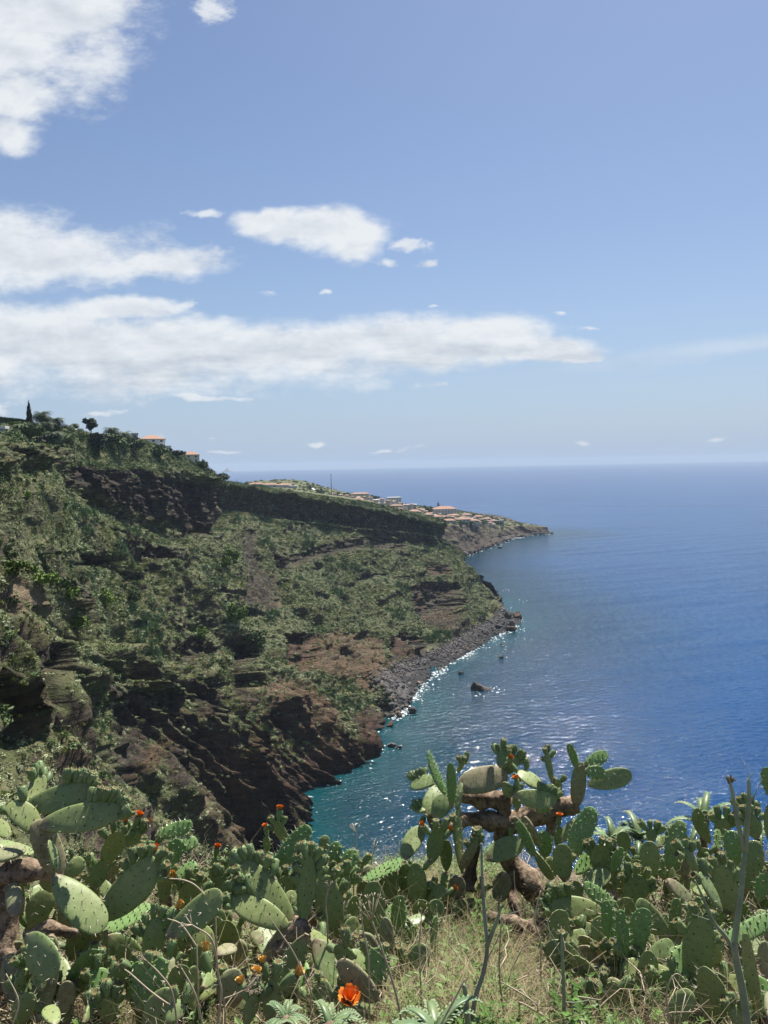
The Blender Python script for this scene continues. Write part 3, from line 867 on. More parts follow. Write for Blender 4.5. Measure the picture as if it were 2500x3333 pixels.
dens_k = {
 'grey':  base * ((0.07 + 0.15 * smooth01((zone2 - 0.02) / 0.2)) * (1 - veg) * (1 - 0.7 * cwall) + veg * (0.75 + 0.7 * smooth01((zone + 0.15) / 0.3)) * patch),
 'olive': base * ((0.10 + 0.18 * smooth01((0.1 - zone2) / 0.2)) * (1 - veg) * (1 - 0.7 * cwall) + veg * (1.0 * smooth01((0.2 - zone) / 0.3) + 0.12) * (1.2 - 0.5 * patch)),
 'dark':  base * (veg * (0.17 + 0.30 * smooth01((zone2 - 0.2) / 0.12)) + 0.22 * smooth01((cvr - 1.75) / 0.2) * smooth01((3.25 - cvr) / 0.2)),
 'cane':  base * veg * 0.30 * smooth01((fbm(cc / 24.0 + 801, 2) - 0.26) / 0.10),
}
def draw(dens, cap, seed):
    r = np.random.RandomState(seed)
    lam = dens * np.minimum(ca, 400)
    tot = lam.sum()
    if tot > cap: lam = lam * (cap / tot)
    n = r.poisson(lam)
    idx = np.repeat(np.arange(n.size), n.reshape(-1))
    c = cc.reshape(-1, 3)[idx]; a = ce1.reshape(-1, 3)[idx]; b = ce2.reshape(-1, 3)[idx]
    s, t = r.rand(len(idx), 1) - 0.5, r.rand(len(idx), 1) - 0.5
    return c + a * (s + t) * 0.9 + b * (t - s) * 0.9, r
for nm, mesh_, lo, hi, zs, cap, sd in (
    ('grey_green_scrub', leaf_cloud('scrub_clump', M_GREY, 84, 1, 3, 0.17), 0.32, 1.6, 0.85, 150000, 1),
    ('olive_grass_scrub', leaf_cloud('grass_clump', M_OLIVE, 64, 1, 5, 0.34, upright=1, shell=0.2), 0.35, 1.35, 0.8, 120000, 2),
    ('dark_green_scrub', leaf_cloud('dark_clump', M_DARK, 90, 1, 8, 0.19), 0.5, 2.5, 0.9, 40000, 3),
    ('cane_thicket', leaf_cloud('cane_clump', M_CANE, 70, 1, 9, 0.42, upright=1, squash=1.3, shell=0.15), 0.9, 2.0, 1.2, 9000, 4)):
    key = {'grey_green_scrub': 'grey', 'olive_grass_scrub': 'olive', 'dark_green_scrub': 'dark', 'cane_thicket': 'cane'}[nm]
    pts, r = draw(dens_k[key], cap, sd)
    n = len(pts); print('SCATTER', nm, n)
    sc_ = lo + (hi - lo) * r.rand(n) ** 2.8
    sc_ = sc_ * (0.55 + 0.45 * smooth01((np.linalg.norm(pts - EYE, axis=1) - 150) / 170))
    scl = np.stack([sc_ * (0.8 + 0.5 * r.rand(n)), sc_ * (0.8 + 0.5 * r.rand(n)), sc_ * zs * (0.75 + 0.5 * r.rand(n))], -1)
    pts = pts - np.stack([0 * sc_, 0 * sc_, 0.15 * sc_], -1)
    rot = np.stack([r.normal(size=n) * 0.2, r.normal(size=n) * 0.2, r.rand(n) * 6.283], -1)
    scatter(nm, mesh_, pts, rot, scl)

# scrub on the far headland
fcc, fca, fcr, fe1, fe2 = cells_of(Gf2, rockf)
r = np.random.RandomState(5)
lam = np.clip(fca, 0, 900) * 0.010 * (1 - 0.8 * fcr) * (fcc[..., 2] > 6)
nn = r.poisson(lam); idx = np.repeat(np.arange(nn.size), nn.reshape(-1))
pts = fcc.reshape(-1, 3)[idx] + fe1.reshape(-1, 3)[idx] * (r.rand(len(idx), 1) - .5) + fe2.reshape(-1, 3)[idx] * (r.rand(len(idx), 1) - .5)
s_ = 1.5 + 2.6 * r.rand(len(idx)) ** 2
scatter('far_scrub', leaf_cloud('far_clump', M_DARK, 40, 1, 18, 0.3), pts, np.stack([0 * s_, 0 * s_, r.rand(len(s_)) * 6], -1), np.stack([s_, s_, s_ * 0.9], -1))

# ------------------------------------------------------------------ ground lookup on the cliff mesh
from mathutils.bvhtree import BVHTree
def bvh_of(P):
    n, m = P.shape[:2]
    idx = np.arange(n * m).reshape(n, m)
    q = np.stack([idx[:-1, :-1], idx[1:, :-1], idx[1:, 1:], idx[:-1, 1:]], -1).reshape(-1, 4)
    return BVHTree.FromPolygons(P.reshape(-1, 3).tolist(), q.tolist())
BV = bvh_of(P2)
BVF = bvh_of(Gf2)
def ray_px(px, py, bv=None):
    """where the line of sight through a photo pixel meets the land"""
    d = _f + _r * ((px - 1250.0) / 2500.0) + _u * ((1666.5 - py) / 2500.0)
    h = (bv or BV).ray_cast(Vector(EYE), Vector(d).normalized())
    return None if h[0] is None else np.array(h[0])
def drop(x, y, bv=None, z=300.0):
    h = (bv or BV).ray_cast(Vector((x, y, z)), Vector((0, 0, -1)))
    return None if h[0] is None else h[0].z
def stand(px, py, Y, bv=None):
    """a point of the land below the line of sight through a pixel, at depth Y"""
    p = at(px, py, Y)
    z = drop(p[0], p[1], bv)
    return np.array([p[0], p[1], z if z is not None else p[2]])

M_BARK = simple_mat('bark', (0.09, 0.07, 0.05), 0.9, 0.3, 4.0, 0.1)
M_PALM_TRUNK = simple_mat('palm_trunk', (0.10, 0.075, 0.05), 0.9, 0.3, 6.0, 0.1)
M_PALM = leaf_mat('palm_fronds', (0.040, 0.070, 0.030), (0.085, 0.115, 0.050), 0.25, 0.6)
M_CYP = leaf_mat('cypress_needles', (0.012, 0.020, 0.012), (0.022, 0.034, 0.018), 0.2)
M_TREE = leaf_mat('tree_leaves_dark', (0.020, 0.032, 0.020), (0.045, 0.060, 0.032), 0.3)
M_HEDGE = leaf_mat('hedge_leaves', (0.018, 0.032, 0.012), (0.034, 0.052, 0.020), 0.2)

def tube(path, radii, seg=8, cap=True):
    """verts, faces of a tube through points"""
    path = [Vector(p) for p in path]
    vs, fs = [], []
    n = len(path)
    ref = Vector((0.31, 0.77, 0.55))
    for i, p in enumerate(path):
        d = (path[min(i + 1, n - 1)] - path[max(i - 1, 0)]).normalized()
        a = d.cross(ref)
        if a.length < 0.1: a = d.cross(Vector((1, 0, 0)))
        a.normalize(); b = d.cross(a)
        for k in range(seg):
            th = 2 * math.pi * k / seg
            vs.append(tuple(p + (a * math.cos(th) + b * math.sin(th)) * radii[i]))
    for i in range(n - 1):
        for k in range(seg):
            k2 = (k + 1) % seg
            fs.append((i * seg + k, i * seg + k2, (i + 1) * seg + k2, (i + 1) * seg + k))
    if cap:
        fs.append(tuple(range(seg))[::-1]); fs.append(tuple((n - 1) * seg + k for k in range(seg)))
    return vs, fs
def join(parts):
    vs, fs, mi = [], [], []
    for it in parts:
        v, f = it[0], it[1]; m = it[2] if len(it) > 2 else 0
        o = len(vs); vs += list(v); fs += [tuple(i + o for i in q) for q in f]; mi += [m] * len(f)
    return vs, fs, mi

def palm_crown_mesh(seed, R_=3.2, n=64):
    r = random.Random(seed); vs, fs = [], []
    for i in range(n):
        az = r.random() * 6.283; el = R(r.choice([75, 60, 45, 30, 12, -5]) + r.uniform(-10, 10))
        L = R_ * r.uniform(0.8, 1.1); seg = 6
        d = Vector((math.cos(az), math.sin(az), 0)); side = Vector((-math.sin(az), math.cos(az), 0))
        p = Vector((0, 0, 0)); e = el
        pts = [p.copy()]
        for k in range(seg):
            e -= R(14 + 6 * k * 0.6)
            p = p + (d * math.cos(e) + Vector((0, 0, math.sin(e)))) * (L / seg); pts.append(p.copy())
        for k in range(seg):
            a, b = pts[k], pts[k + 1]
            for q in range(2):
                t0 = (k + q * 0.5) / seg
                w = 0.95 * math.sin(math.pi * min(1, t0 * 0.9 + 0.12)) * R_ / 3.2
                m0 = a.lerp(b, q * 0.5); m1 = a.lerp(b, q * 0.5 + 0.32)
                for sgn in (-1, 1):
                    tip = m1 + side * sgn * w + (b - a) * 0.45 - Vector((0, 0, 0.35 * w))
                    o = len(vs); vs += [tuple(m0), tuple(m1), tuple(tip)]; fs.append((o, o + 1, o + 2))
    return mesh_np('palm_crown', vs, fs, [M_PALM], smooth=False)
PALM_CROWNS = [palm_crown_mesh(s) for s in (1, 2, 3)]
def palm(px, py, Y, wpx, label, k):
    """crown centre seen at a pixel; the trunk goes down to the land"""
    c = at(px, py, Y); g = drop(c[0], c[1]); g = c[2] - 4 if g is None else g
    g = min(g, c[2] - 1.2)
    s = wpx * 1.65 / 2500 * Y / 6.0
    e = empty('palm_tree', (c[0], c[1], g)); tag(e, label, 'palm tree', 'palms in the clifftop gardens')
    h = c[2] - g
    v, f = tube([(0, 0, -0.8), (0.05, 0, h * 0.5), (0, 0, h)], [0.42 * s + .1, 0.34 * s + .08, 0.40 * s + .08], 8)
    link('trunk', mesh_np('palm_trunk', v, f, [M_PALM_TRUNK]), e)
    o = link('crown', PALM_CROWNS[k % 3], e); o.location = (0, 0, h); o.scale = (s, s, s * 0.95); o.rotation_euler = (0, 0, k * 1.3)
for k, a in enumerate((
    (137, 1352, 348, 52, 'tallest feathery palm close beside the dark cypress'),
    (180, 1372, 345, 46, 'grey-green palm just seaward of the tallest garden palm'),
    (112, 1388, 338, 40, 'half hidden palm below the cypress foot'),
    (158, 1384, 340, 40, 'palm crowded between the tall palms of the garden'),
    (176, 1420, 330, 54, 'big low palm on the garden slope under the palm cluster'),
    (222, 1392, 372, 34, 'small palm beside the white garden roofs'),
    (245, 1384, 395, 22, 'tiny palm standing alone against the sky'),
    (268, 1424, 368, 34, 'palm on the terrace below the round dark tree'),
    (292, 1428, 372, 30, 'slim palm on the terraces beneath the dark tree'),
    (340, 1424, 380, 34, 'short palm next to the pair of skyline palms'),
    (363, 1404, 392, 44, 'inland one of the pair of palms on the skyline'),
    (404, 1418, 398, 46, 'seaward one of the pair of palms on the skyline'))):
    palm(*a, k)

def crown_mesh(name, mat, blobs, n, size, seed, thin=0.6):
    """foliage as leaf faces spread through several lumps: (x, y, z, rx, rz)"""
    r = np.random.RandomState(seed); vs, fs = [], []
    wts = np.array([b[3] ** 2 for b in blobs]); wts = wts / wts.sum()
    for i in range(n):
        b = blobs[r.choice(len(blobs), p=wts)]
        d = r.normal(size=3); d /= np.linalg.norm(d)
        rad = r.rand() ** 0.4
        p = np.array(b[:3]) + d * np.array([b[3], b[3], b[4]]) * rad * (0.85 + 0.3 * r.rand())
        nrm = d + r.normal(size=3) * 0.6; nrm /= np.linalg.norm(nrm)
        a = np.cross(nrm, r.normal(size=3)); a /= np.linalg.norm(a); b2 = np.cross(nrm, a)
        s = size * (0.6 + 0.8 * r.rand()); k = len(vs)
        vs += [p - a * s, p + b2 * s * thin, p + a * s, p - b2 * s * thin]; fs.append((k, k + 1, k + 2, k + 3))
    return mesh_np(name, np.array(vs), fs, [mat], smooth=False)
def tree(name, px, py, Y, hpx, wpx, mat, label, cat, seed, lumps=6, n=700, leaf=0.16, group=None, trunk=True, bv=None, conic=False):
    """py is where it stands (or seems to); heights and widths in photo pixels at that depth"""
    b = at(px, py, Y); g = drop(b[0], b[1], bv); g = b[2] if g is None or abs(g - b[2]) > 9 else g
    H = hpx / 2500 * Y + (b[2] - g); Wd = wpx / 2500 * Y
    e = empty(name, (b[0], b[1], g)); tag(e, label, cat, group)
    r = random.Random(seed)
    if conic:
        bl = [(0, 0, H * (0.12 + 0.86 * i / 9), Wd * 0.5 * (1 - (i / 9.5) ** 1.6) * (0.9 if i else 0.75) + 0.08, H * 0.08) for i in range(10)]
    else:
        bl = [(r.uniform(-.3, .3) * Wd, r.uniform(-.3, .3) * Wd, H * r.uniform(.4, .85), Wd * r.uniform(.2, .34), H * r.uniform(.16, .26)) for i in range(lumps)]
    link('crown', crown_mesh(name + '_crown', mat, bl, n, leaf * max(Wd, 1.0), seed), e)
    if trunk:
        v, f = tube([(0, 0, -0.6), (0.02 * H, 0, H * .3), (0, 0, H * .7)], [0.035 * H + .05, 0.028 * H + .04, 0.01 * H + .02], 7)
        link('trunk', mesh_np(name + '_trunk', v, f, [M_BARK]), e)
    return e
tree('cypress_tree', 96, 1376, 345, 70, 22, M_CYP, 'tall dark pointed cypress on the clifftop skyline', 'cypress', 4, n=900, leaf=0.16, conic=True)
tree('round_tree', 296, 1412, 378, 50, 44, M_TREE, 'dark leaning tree with rounded crown on the garden skyline', 'tree', 5, n=800, leaf=0.1)
tree('garden_bush', 48, 1404, 322, 30, 56, M_BRIGHT, 'bright yellow-green bush in front of the dark hedge', 'bush', 6, n=700, leaf=0.08, trunk=False)
tree('garden_bush', 252, 1450, 365, 34, 70, M_OLIVE, 'broad pale green garden bush under the round tree', 'bush', 7, n=700, leaf=0.08, trunk=False)
for k, (px, py, Y, h, w, lb) in enumerate((
    (90, 1450, 300, 50, 90, 'wide dark thicket tree below the grey garden wall'), (140, 1470, 315, 46, 80, 'dark spreading tree under the big low palm'),
    (200, 1455, 340, 40, 60, 'dark tree between the low palm and the terraces'), (320, 1450, 365, 36, 60, 'dark tree on the terraces below the pair of palms'),
    (385, 1455, 385, 34, 56, 'dark bush at the foot of the skyline palms'), (440, 1450, 410, 26, 50, 'low dark bush beside the first red-roofed villa'),
    (520, 1490, 435, 30, 60, 'dark rounded bush under the first red-roofed villa'), (575, 1500, 470, 28, 50, 'dark bush just inland of the second villa'),
    (665, 1535, 500, 30, 46, 'dark bush crowning the rock prow beyond the second villa'), (720, 1570, 560, 22, 50, 'dark bush on the rim where the long wall begins'))):
    tree('clifftop_tree', px, py, Y, h * 1.3, w * 1.25, M_TREE if k % 2 else M_DARK, lb, 'tree', 40 + k, n=650, leaf=0.07, group='dark trees along the cliff top')
SLOPE_BUSH = [(30,1800,60,60,'dark bush high on the grassy spur'),(60,1845,95,55,'second clump of the dark bush row on the spur'),(130,1880,100,60,'dark bush in the middle of the row on the spur'),(190,1900,90,60,'bushy dark clump at the lower end of the row on the spur'),
 (230,1935,60,70,'tall bright bush hanging below the bush row on the spur'),(340,1945,60,60,'round green bush left of a pair below the cave'),(430,1945,64,56,'round green bush right of a pair below the cave'),(262,2030,80,80,'big bright green bush standing alone on the slope'),
 (90,1610,40,34,'small green bush near the top of the grassy spur'),(395,2000,40,34,'small green bush under the pair of round bushes'),(750,1800,60,60,'dark leafy tree in the gully below the rock prow'),(745,1830,50,44,'dark bush under the gully tree'),
 (545,2230,44,40,'small bright bush on the dry slope above the red crag'),(655,2060,50,44,'green bush above the columned cliff'),(770,1990,70,90,'tall green thicket in the ravine'),(820,2080,90,70,'pale green thicket topping the dark hollow')]
for k, (px, py, w, h, lb) in enumerate(SLOPE_BUSH):
    q = ray_px(px, py + h * 0.45)
    if q is None: continue
    Y = q[1]
    pz = at(px, py + h * .45, Y)
    Wd, H = w / 2500 * Y, h / 2500 * Y
    e = empty('green_bush', (q[0], q[1], q[2])); tag(e, lb, 'bush', 'green bushes on the slope')
    rr_ = random.Random(k)
    bl = [(rr_.uniform(-.36, .36) * Wd, rr_.uniform(-.3, .3) * Wd, H * rr_.uniform(.2, .7), Wd * rr_.uniform(.18, .3), H * rr_.uniform(.2, .3)) for _ in range(9)]
    link('crown', crown_mesh('bush_crown', M_BRIGHT if k % 3 else M_DARK, bl, 900, 0.055 * Wd, k), e)
    v, f = tube([(0, 0, -0.5), (0, 0, H * .5)], [.12, .06], 6); link('stem', mesh_np('bush_stem', v, f, [M_BARK]), e)

# ------------------------------------------------------------------ bare leaning stems on the slope
M_DEADWOOD = simple_mat('dead_wood', (0.30, 0.27, 0.23), 0.85, 0.2, 8.0, 0.1)
for k, (x0, y0, x1, y1, lb) in enumerate(((575, 1770, 545, 1735, 'bare leaning pole on the slope under the prow'), (578, 1790, 572, 1758, 'bare upright pole on the slope under the prow'), (215, 1715, 195, 1685, 'pale dead branch on the grassy slope'), (437, 1520, 450, 1506, 'pale dead branch under the garden rim'))):
    q = ray_px(x0, y0)
    if q is None: continue
    p1 = at(x1, y1, q[1]) - q
    v, f = tube([(0, 0, 0), tuple(p1 * 0.5), tuple(p1)], [.11, .09, .05], 6)
    o = link('dead_branch', mesh_np('dead_branch', v, f, [M_DEADWOOD])); o.location = q - p1 * 0.05; tag(o, lb, 'dead branch')
# ================================================================== BUILDINGS
M_WALL = simple_mat('white_render', (0.62, 0.60, 0.56), 0.85, 0.08, 0.4, 0.2)
M_CREAM = simple_mat('cream_render', (0.55, 0.49, 0.40), 0.85, 0.08, 0.4, 0.2)
M_GREYW = simple_mat('grey_concrete', (0.30, 0.30, 0.30), 0.9, 0.12, 0.6, 0.2)
M_ROOF = simple_mat('orange_roof_tiles', (0.35, 0.215, 0.15), 0.85, 0.2, 0.8, 0.2)
M_ROOF2 = simple_mat('terracotta_tiles', (0.30, 0.20, 0.15), 0.85, 0.2, 0.8, 0.2)
M_ROOF3 = simple_mat('faded_tiles', (0.42, 0.33, 0.27), 0.85, 0.2, 0.8, 0.2)
M_PANE = simple_mat('dark_window_glass', (0.03, 0.04, 0.05), 0.15, 0.1, 0.5, 0.5)
M_METAL = simple_mat('grey_metal', (0.25, 0.26, 0.27), 0.5, 0.1, 2.0, 0.5)
M_STONEWALL = simple_mat('dark_stone_wall', (0.10, 0.095, 0.09), 0.95, 0.35, 1.2, 0.1, bump=0.5)

def box(x0, x1, y0, y1, z0, z1):
    vs = [(x, y, z) for z in (z0, z1) for y in (y0, y1) for x in (x0, x1)]
    return vs, [(0, 2, 3, 1), (4, 5, 7, 6), (0, 1, 5, 4), (1, 3, 7, 5), (3, 2, 6, 7), (2, 0, 4, 6)]
def part(name, parent, pieces, mats, smooth=False):
    v, f, mi = join(pieces)
    return link(name, mesh_np(name, v, f, mats, smooth=smooth, mat_idx=mi), parent)
def hip_roof(w, d, z, h, over=0.5, ridge=0.45, t=0.25):
    a, b = w / 2 + over, d / 2 + over
    rw = max(w / 2 - d * ridge, 0.05)
    vs = [(-a, -b, z), (a, -b, z), (a, b, z), (-a, b, z), (-a, -b, z + t), (a, -b, z + t), (a, b, z + t), (-a, b, z + t), (-rw, 0, z + h), (rw, 0, z + h)]
    return vs, [(0, 3, 2, 1), (0, 1, 5, 4), (1, 2, 6, 5), (2, 3, 7, 6), (3, 0, 4, 7), (4, 5, 9, 8), (6, 7, 8, 9), (5, 6, 9), (7, 4, 8)]
def windows(e, w, d, h, storeys, per, side=-1, sides=True):
    """window parts on the front (towards the camera) and the seaward side"""
    sh = h / storeys
    pane = None
    for s in range(storeys):
        for i in range(per):
            x = -w / 2 + w * (i + 0.5) / per
            ww, hh = min(1.5, w / per * 0.55), sh * 0.48
            z = s * sh + sh * 0.32
            v, f = box(-ww / 2, ww / 2, -0.05, 0.05, 0, hh)
            key = (round(ww, 2), round(hh, 2))
            if pane is None or pane[0] != key: pane = (key, mesh_np('window', v, f, [M_PANE], smooth=False))
            o = link('window', pane[1], e); o.location = (x, -d / 2 - 0.01, z)
        if sides:
            for i in range(max(1, int(per * d / w + 0.3))):
                n_ = max(1, int(per * d / w + 0.3))
                o = link('window', pane[1], e); o.location = (w / 2 + 0.01, -d / 2 + d * (i + 0.5) / n_, s * sh + sh * 0.32); o.rotation_euler = (0, 0, math.pi / 2)
def house(px, py, Y, wpx, hpx, rpx, label, mat=None, roof=None, rot=0.15, storeys=2, per=3, bv=None, name='house', cat='house', group=None, flat=False, depth=0.8, balcony=False, found=7.0):
    """py = foot of the wall; hpx wall height and rpx roof height in photo pixels"""
    k = Y / 2500.0
    b = at(px, py, Y)
    w, h, rh = wpx * k, hpx * k, rpx * k
    d = w * depth
    e = empty(name, (b[0], b[1], b[2]), rot); tag(e, label, cat, group)
    part('wall', e, [box(-w / 2, w / 2, -d / 2, d / 2, -found, h)], [mat or M_WALL])
    if flat:
        part('roof', e, [box(-w / 2 - .3, w / 2 + .3, -d / 2 - .3, d / 2 + .3, h + 0.003, h + max(rh, 0.35))], [roof or M_WALL])
    else:
        part('roof', e, [hip_roof(w, d, h + 0.003, max(rh, 0.8))], [roof or M_ROOF])
    windows(e, w, d, h, storeys, per)
    if balcony:
        sh = h / storeys
        for s in range(1, storeys):
            part('balcony', e, [box(-w / 2 + .2, w / 2 - .2, -d / 2 - 1.4, -d / 2 - 0.004, s * sh - 0.12, s * sh + 0.02), box(-w / 2 + .2, w / 2 - .2, -d / 2 - 1.45, -d / 2 - 1.35, s * sh + 0.024, s * sh + 0.9)], [M_WALL])
    return e
# the two villas and the flat-roofed house on the cliff top
house(494, 1455, 470, 74, 24, 14, 'white villa with orange hipped roof nearest along the cliff top', rot=0.5, storeys=2, per=3, balcony=False)
part('terrace', bpy.data.objects['house'], [box(-7, 9.5, -9.5, -6.1, -6, -0.6), box(-7, 9.5, -9.55, -9.45, -0.59, 0.5)], [M_WALL])
house(622, 1506, 560, 46, 25, 12, 'cream villa with orange roof on white base, half below the rim', mat=M_CREAM, rot=0.45, storeys=2, per=2, depth=0.9)
house(2, 1414, 300, 38, 18, 9, 'flat white-roofed garden house at the picture edge', mat=M_GREYW, roof=M_WALL, rot=0.1, storeys=1, per=2, flat=True, found=3)
house(225, 1406, 385, 40, 7, 3, 'low white flat roof among the palms', rot=0.2, storeys=1, per=3, flat=True, found=3)
house(262, 1404, 395, 18, 6, 3, 'small white flat roof behind the garden palms', rot=0.1, storeys=1, per=1, flat=True, found=3)
house(438, 1428, 480, 20, 14, 4, 'grey flat garden pavilion by the first villa', mat=M_GREYW, roof=M_GREYW, rot=0.4, storeys=1, per=1, flat=True, found=5)
# walls and hedge of the gardens
def wall_run(name, label, cat, p0, p1, h, t, mat, down=3.0):
    (x0, y0, Y0), (x1, y1, Y1) = p0, p1
    a, b = at(x0, y0, Y0), at(x1, y1, Y1)
    L = math.hypot(b[0] - a[0], b[1] - a[1]); e = empty(name, tuple(a), math.atan2(b[1] - a[1], b[0] - a[0])); tag(e, label, cat)
    dz_ = b[2] - a[2]; n = 10; vs, fs = [], []
    for i in range(n + 1):
        x = L * i / n; z = dz_ * i / n
        vs += [(x, -t / 2, z - down), (x, t / 2, z - down), (x, t / 2, z + h), (x, -t / 2, z + h)]
    for i in range(n):
        o = i * 4
        fs += [(o, o + 4, o + 7, o + 3), (o + 3, o + 7, o + 6, o + 2), (o + 2, o + 6, o + 5, o + 1)]
    fs += [(0, 3, 2, 1), (n * 4, n * 4 + 1, n * 4 + 2, n * 4 + 3)]
    link('wall_body', mesh_np(name, vs, fs, [mat], smooth=False), e)
    return e, L
wall_run('garden_wall', 'long grey retaining wall under the bright bush', 'wall', (0, 1420, 315), (100, 1426, 318), 2.2, 0.5, M_GREYW)
wall_run('garden_wall', 'low dark terrace wall between the palms', 'wall', (300, 1436, 372), (352, 1440, 380), 1.3, 0.5, M_STONEWALL)
wall_run('garden_wall', 'dark wall running to the first villa', 'wall', (418, 1432, 470), (460, 1444, 470), 3.2, 0.5, M_STONEWALL)
wall_run('garden_wall', 'white parapet stepping down past the first villa', 'wall', (470, 1464, 468), (545, 1470, 470), 1.2, 0.4, M_WALL)
he, hl = wall_run('clipped_hedge', 'long dark clipped hedge on the skyline behind the cypress', 'hedge', (-60, 1372, 352), (90, 1388, 352), 3.0, 1.6, M_HEDGE)
r = np.random.RandomState(2); vs, fs = [], []
for i in range(1500):
    p = np.array([r.rand() * hl, (r.rand() - .5) * 2.0, r.rand() * 3.6 - 0.4 + (at(90, 1388, 352)[2] - at(-60, 1372, 352)[2]) * 0])
    p[2] += (at(90, 1388, 352)[2] - at(-60, 1372, 352)[2]) * p[0] / hl
    a = r.normal(size=3); a /= np.linalg.norm(a); b = np.cross(a, r.normal(size=3)); b /= np.linalg.norm(b); k = len(vs)
    vs += [p - a * .3, p + b * .2, p + a * .3, p - b * .2]; fs.append((k, k + 1, k + 2, k + 3))
link('foliage', mesh_np('hedge_foliage', np.array(vs), fs, [M_HEDGE], smooth=False), he)

# ---- the town on the far headland
def fy(px, py, lo=900):      # depth of the land seen there (or just under it)
    for dy_ in range(0, 40, 4):
        q = ray_px(px, py + dy_, BVF)
        if q is not None: return q[1]
    return 1200.0
TOWN = [ # px, foot py, Y, w, wall h, roof h, storeys, windows, label, roof mat, wall mat, flat
 (835,1586,1180,46,10,6,2,5,'inland end of the long row of orange roofs above the dark wall',0,0,0),
 (880,1588,1180,46,10,6,2,5,'middle of the long row of orange roofs above the dark wall',0,0,0),
 (926,1590,1170,46,11,6,2,5,'seaward end of the long row of orange roofs above the dark wall',0,0,0),
 (955,1606,1160,26,22,3,5,3,'white stepped apartment block at the end of the orange row',0,0,1),
 (1115,1630,1010,34,8,7,1,2,'orange-roofed villa first on the rim seaward of the mast',0,1,0),
 (1142,1634,1000,20,7,6,1,2,'small orange villa second on the rim seaward of the mast',1,1,0),
 (1166,1634,1010,34,8,8,1,2,'large orange villa third on the rim seaward of the mast',0,1,0),
 (1195,1643,990,34,8,7,1,2,'orange villa just inland of the white block rows',0,1,0),
 (1172,1612,1250,60,5,4,1,4,'long low orange roof on the ridge behind the villas',0,1,0),
 (1228,1642,1080,26,14,3,2,3,'small white block with blue shades at the row start',0,0,1),
 (1250,1650,1060,46,12,6,2,5,'white terrace row with pinkish roofs under the tall white hotel',1,0,0),
 (1282,1645,1130,44,24,3,4,5,'tall white flat hotel on the ridge',0,0,1),
 (1290,1655,1040,40,9,5,2,4,'low pale block in front of the tall white hotel',1,1,0),
 (1335,1660,1080,42,16,3,3,4,'grey apartment block with dark balconies',0,2,1),
 (1348,1672,1020,36,8,6,1,3,'orange villa under the grey apartment block',0,1,0),
 (1300,1664,990,22,7,5,1,2,'small cream villa on the rim below the pale block',1,1,0),
 (1447,1678,1130,72,22,9,4,7,'big white hotel under a broad orange roof beside the tall pine',0,0,0),
 (1395,1682,1050,30,7,6,1,2,'pink-roofed villa inland of the big hotel',1,1,0),
 (1420,1688,1040,32,7,5,1,2,'orange villa below the big hotel',0,1,0),
 (1392,1697,1020,30,7,6,1,2,'white villa with orange roof at the end of the dark wall',0,0,0),
 (1505,1698,1080,44,8,6,1,4,'long orange roof on the terrace edge',0,1,0),
 (1462,1702,1050,40,8,6,1,4,'orange roofed row at the terrace brink',0,1,0),
 (1480,1684,1120,30,7,5,1,3,'orange villa just seaward of the big hotel',0,0,0),
 (1520,1682,1150,28,7,5,1,3,'pale villa among trees seaward of the hotel',1,0,0),
 (1556,1688,1170,28,7,5,1,3,'villa with faded orange roof near the headland pine',1,1,0),
 (1545,1700,1110,24,6,5,1,2,'small orange villa over the sea cliff',0,0,0),
 (1586,1694,1200,26,6,5,1,2,'pale villa near the end of the town',1,0,0),
 (1606,1700,1200,22,6,4,1,2,'last white villa before the bare headland',1,0,0),
]
for k, (px, py, Y, w, h, rh, st, pr, lb, rm, wm, fl) in enumerate(TOWN):
    q = ray_px(px, py + 3, BVF)
    Yh = Y if q is None else min(max(q[1], 900), 1420)
    Yh = Y if px < 1400 else Yh + w * 0.3
    house(px, py, Yh, w, h, rh, lb, mat=(M_WALL, M_CREAM, M_GREYW)[wm], roof=(M_ROOF, M_ROOF2)[rm] if not fl else M_WALL, rot=-0.2 + 0.09 * (k % 6), storeys=st, per=pr, flat=bool(fl), group='houses of the town on the headland', depth=0.55 if w > 38 else 0.8, found=6, balcony=(w > 60))
r = np.random.RandomState(21)
nsm = 0
sm = [(x_, 1664 + (x_ - 1355) * 0.155 + r.uniform(-6, 9)) for x_ in np.linspace(1352, 1612, 46)] + [(x_, 1608 + (x_ - 1100) * 0.16 + r.uniform(-4, 6)) for x_ in np.linspace(1090, 1340, 14)]
for px, py in sm:
    q = ray_px(px, py + 4, BVF)
    Yh = 1050 if q is None else min(max(q[1], 900), 1420)
    if px < 1345: Yh = 1040
    house(px, py, Yh + 6, 9 + 6 * r.rand(), 3.5 + 1.5 * r.rand(), 2.6, 'tiny pale house with tiled roof packed among the headland villas', mat=(M_WALL, M_CREAM)[nsm % 2], roof=(M_ROOF, M_ROOF2, M_ROOF3)[nsm % 3], rot=r.rand() * 1.0 - .4, storeys=1, per=2, group='tiny houses of the headland town', found=5)
    nsm += 1
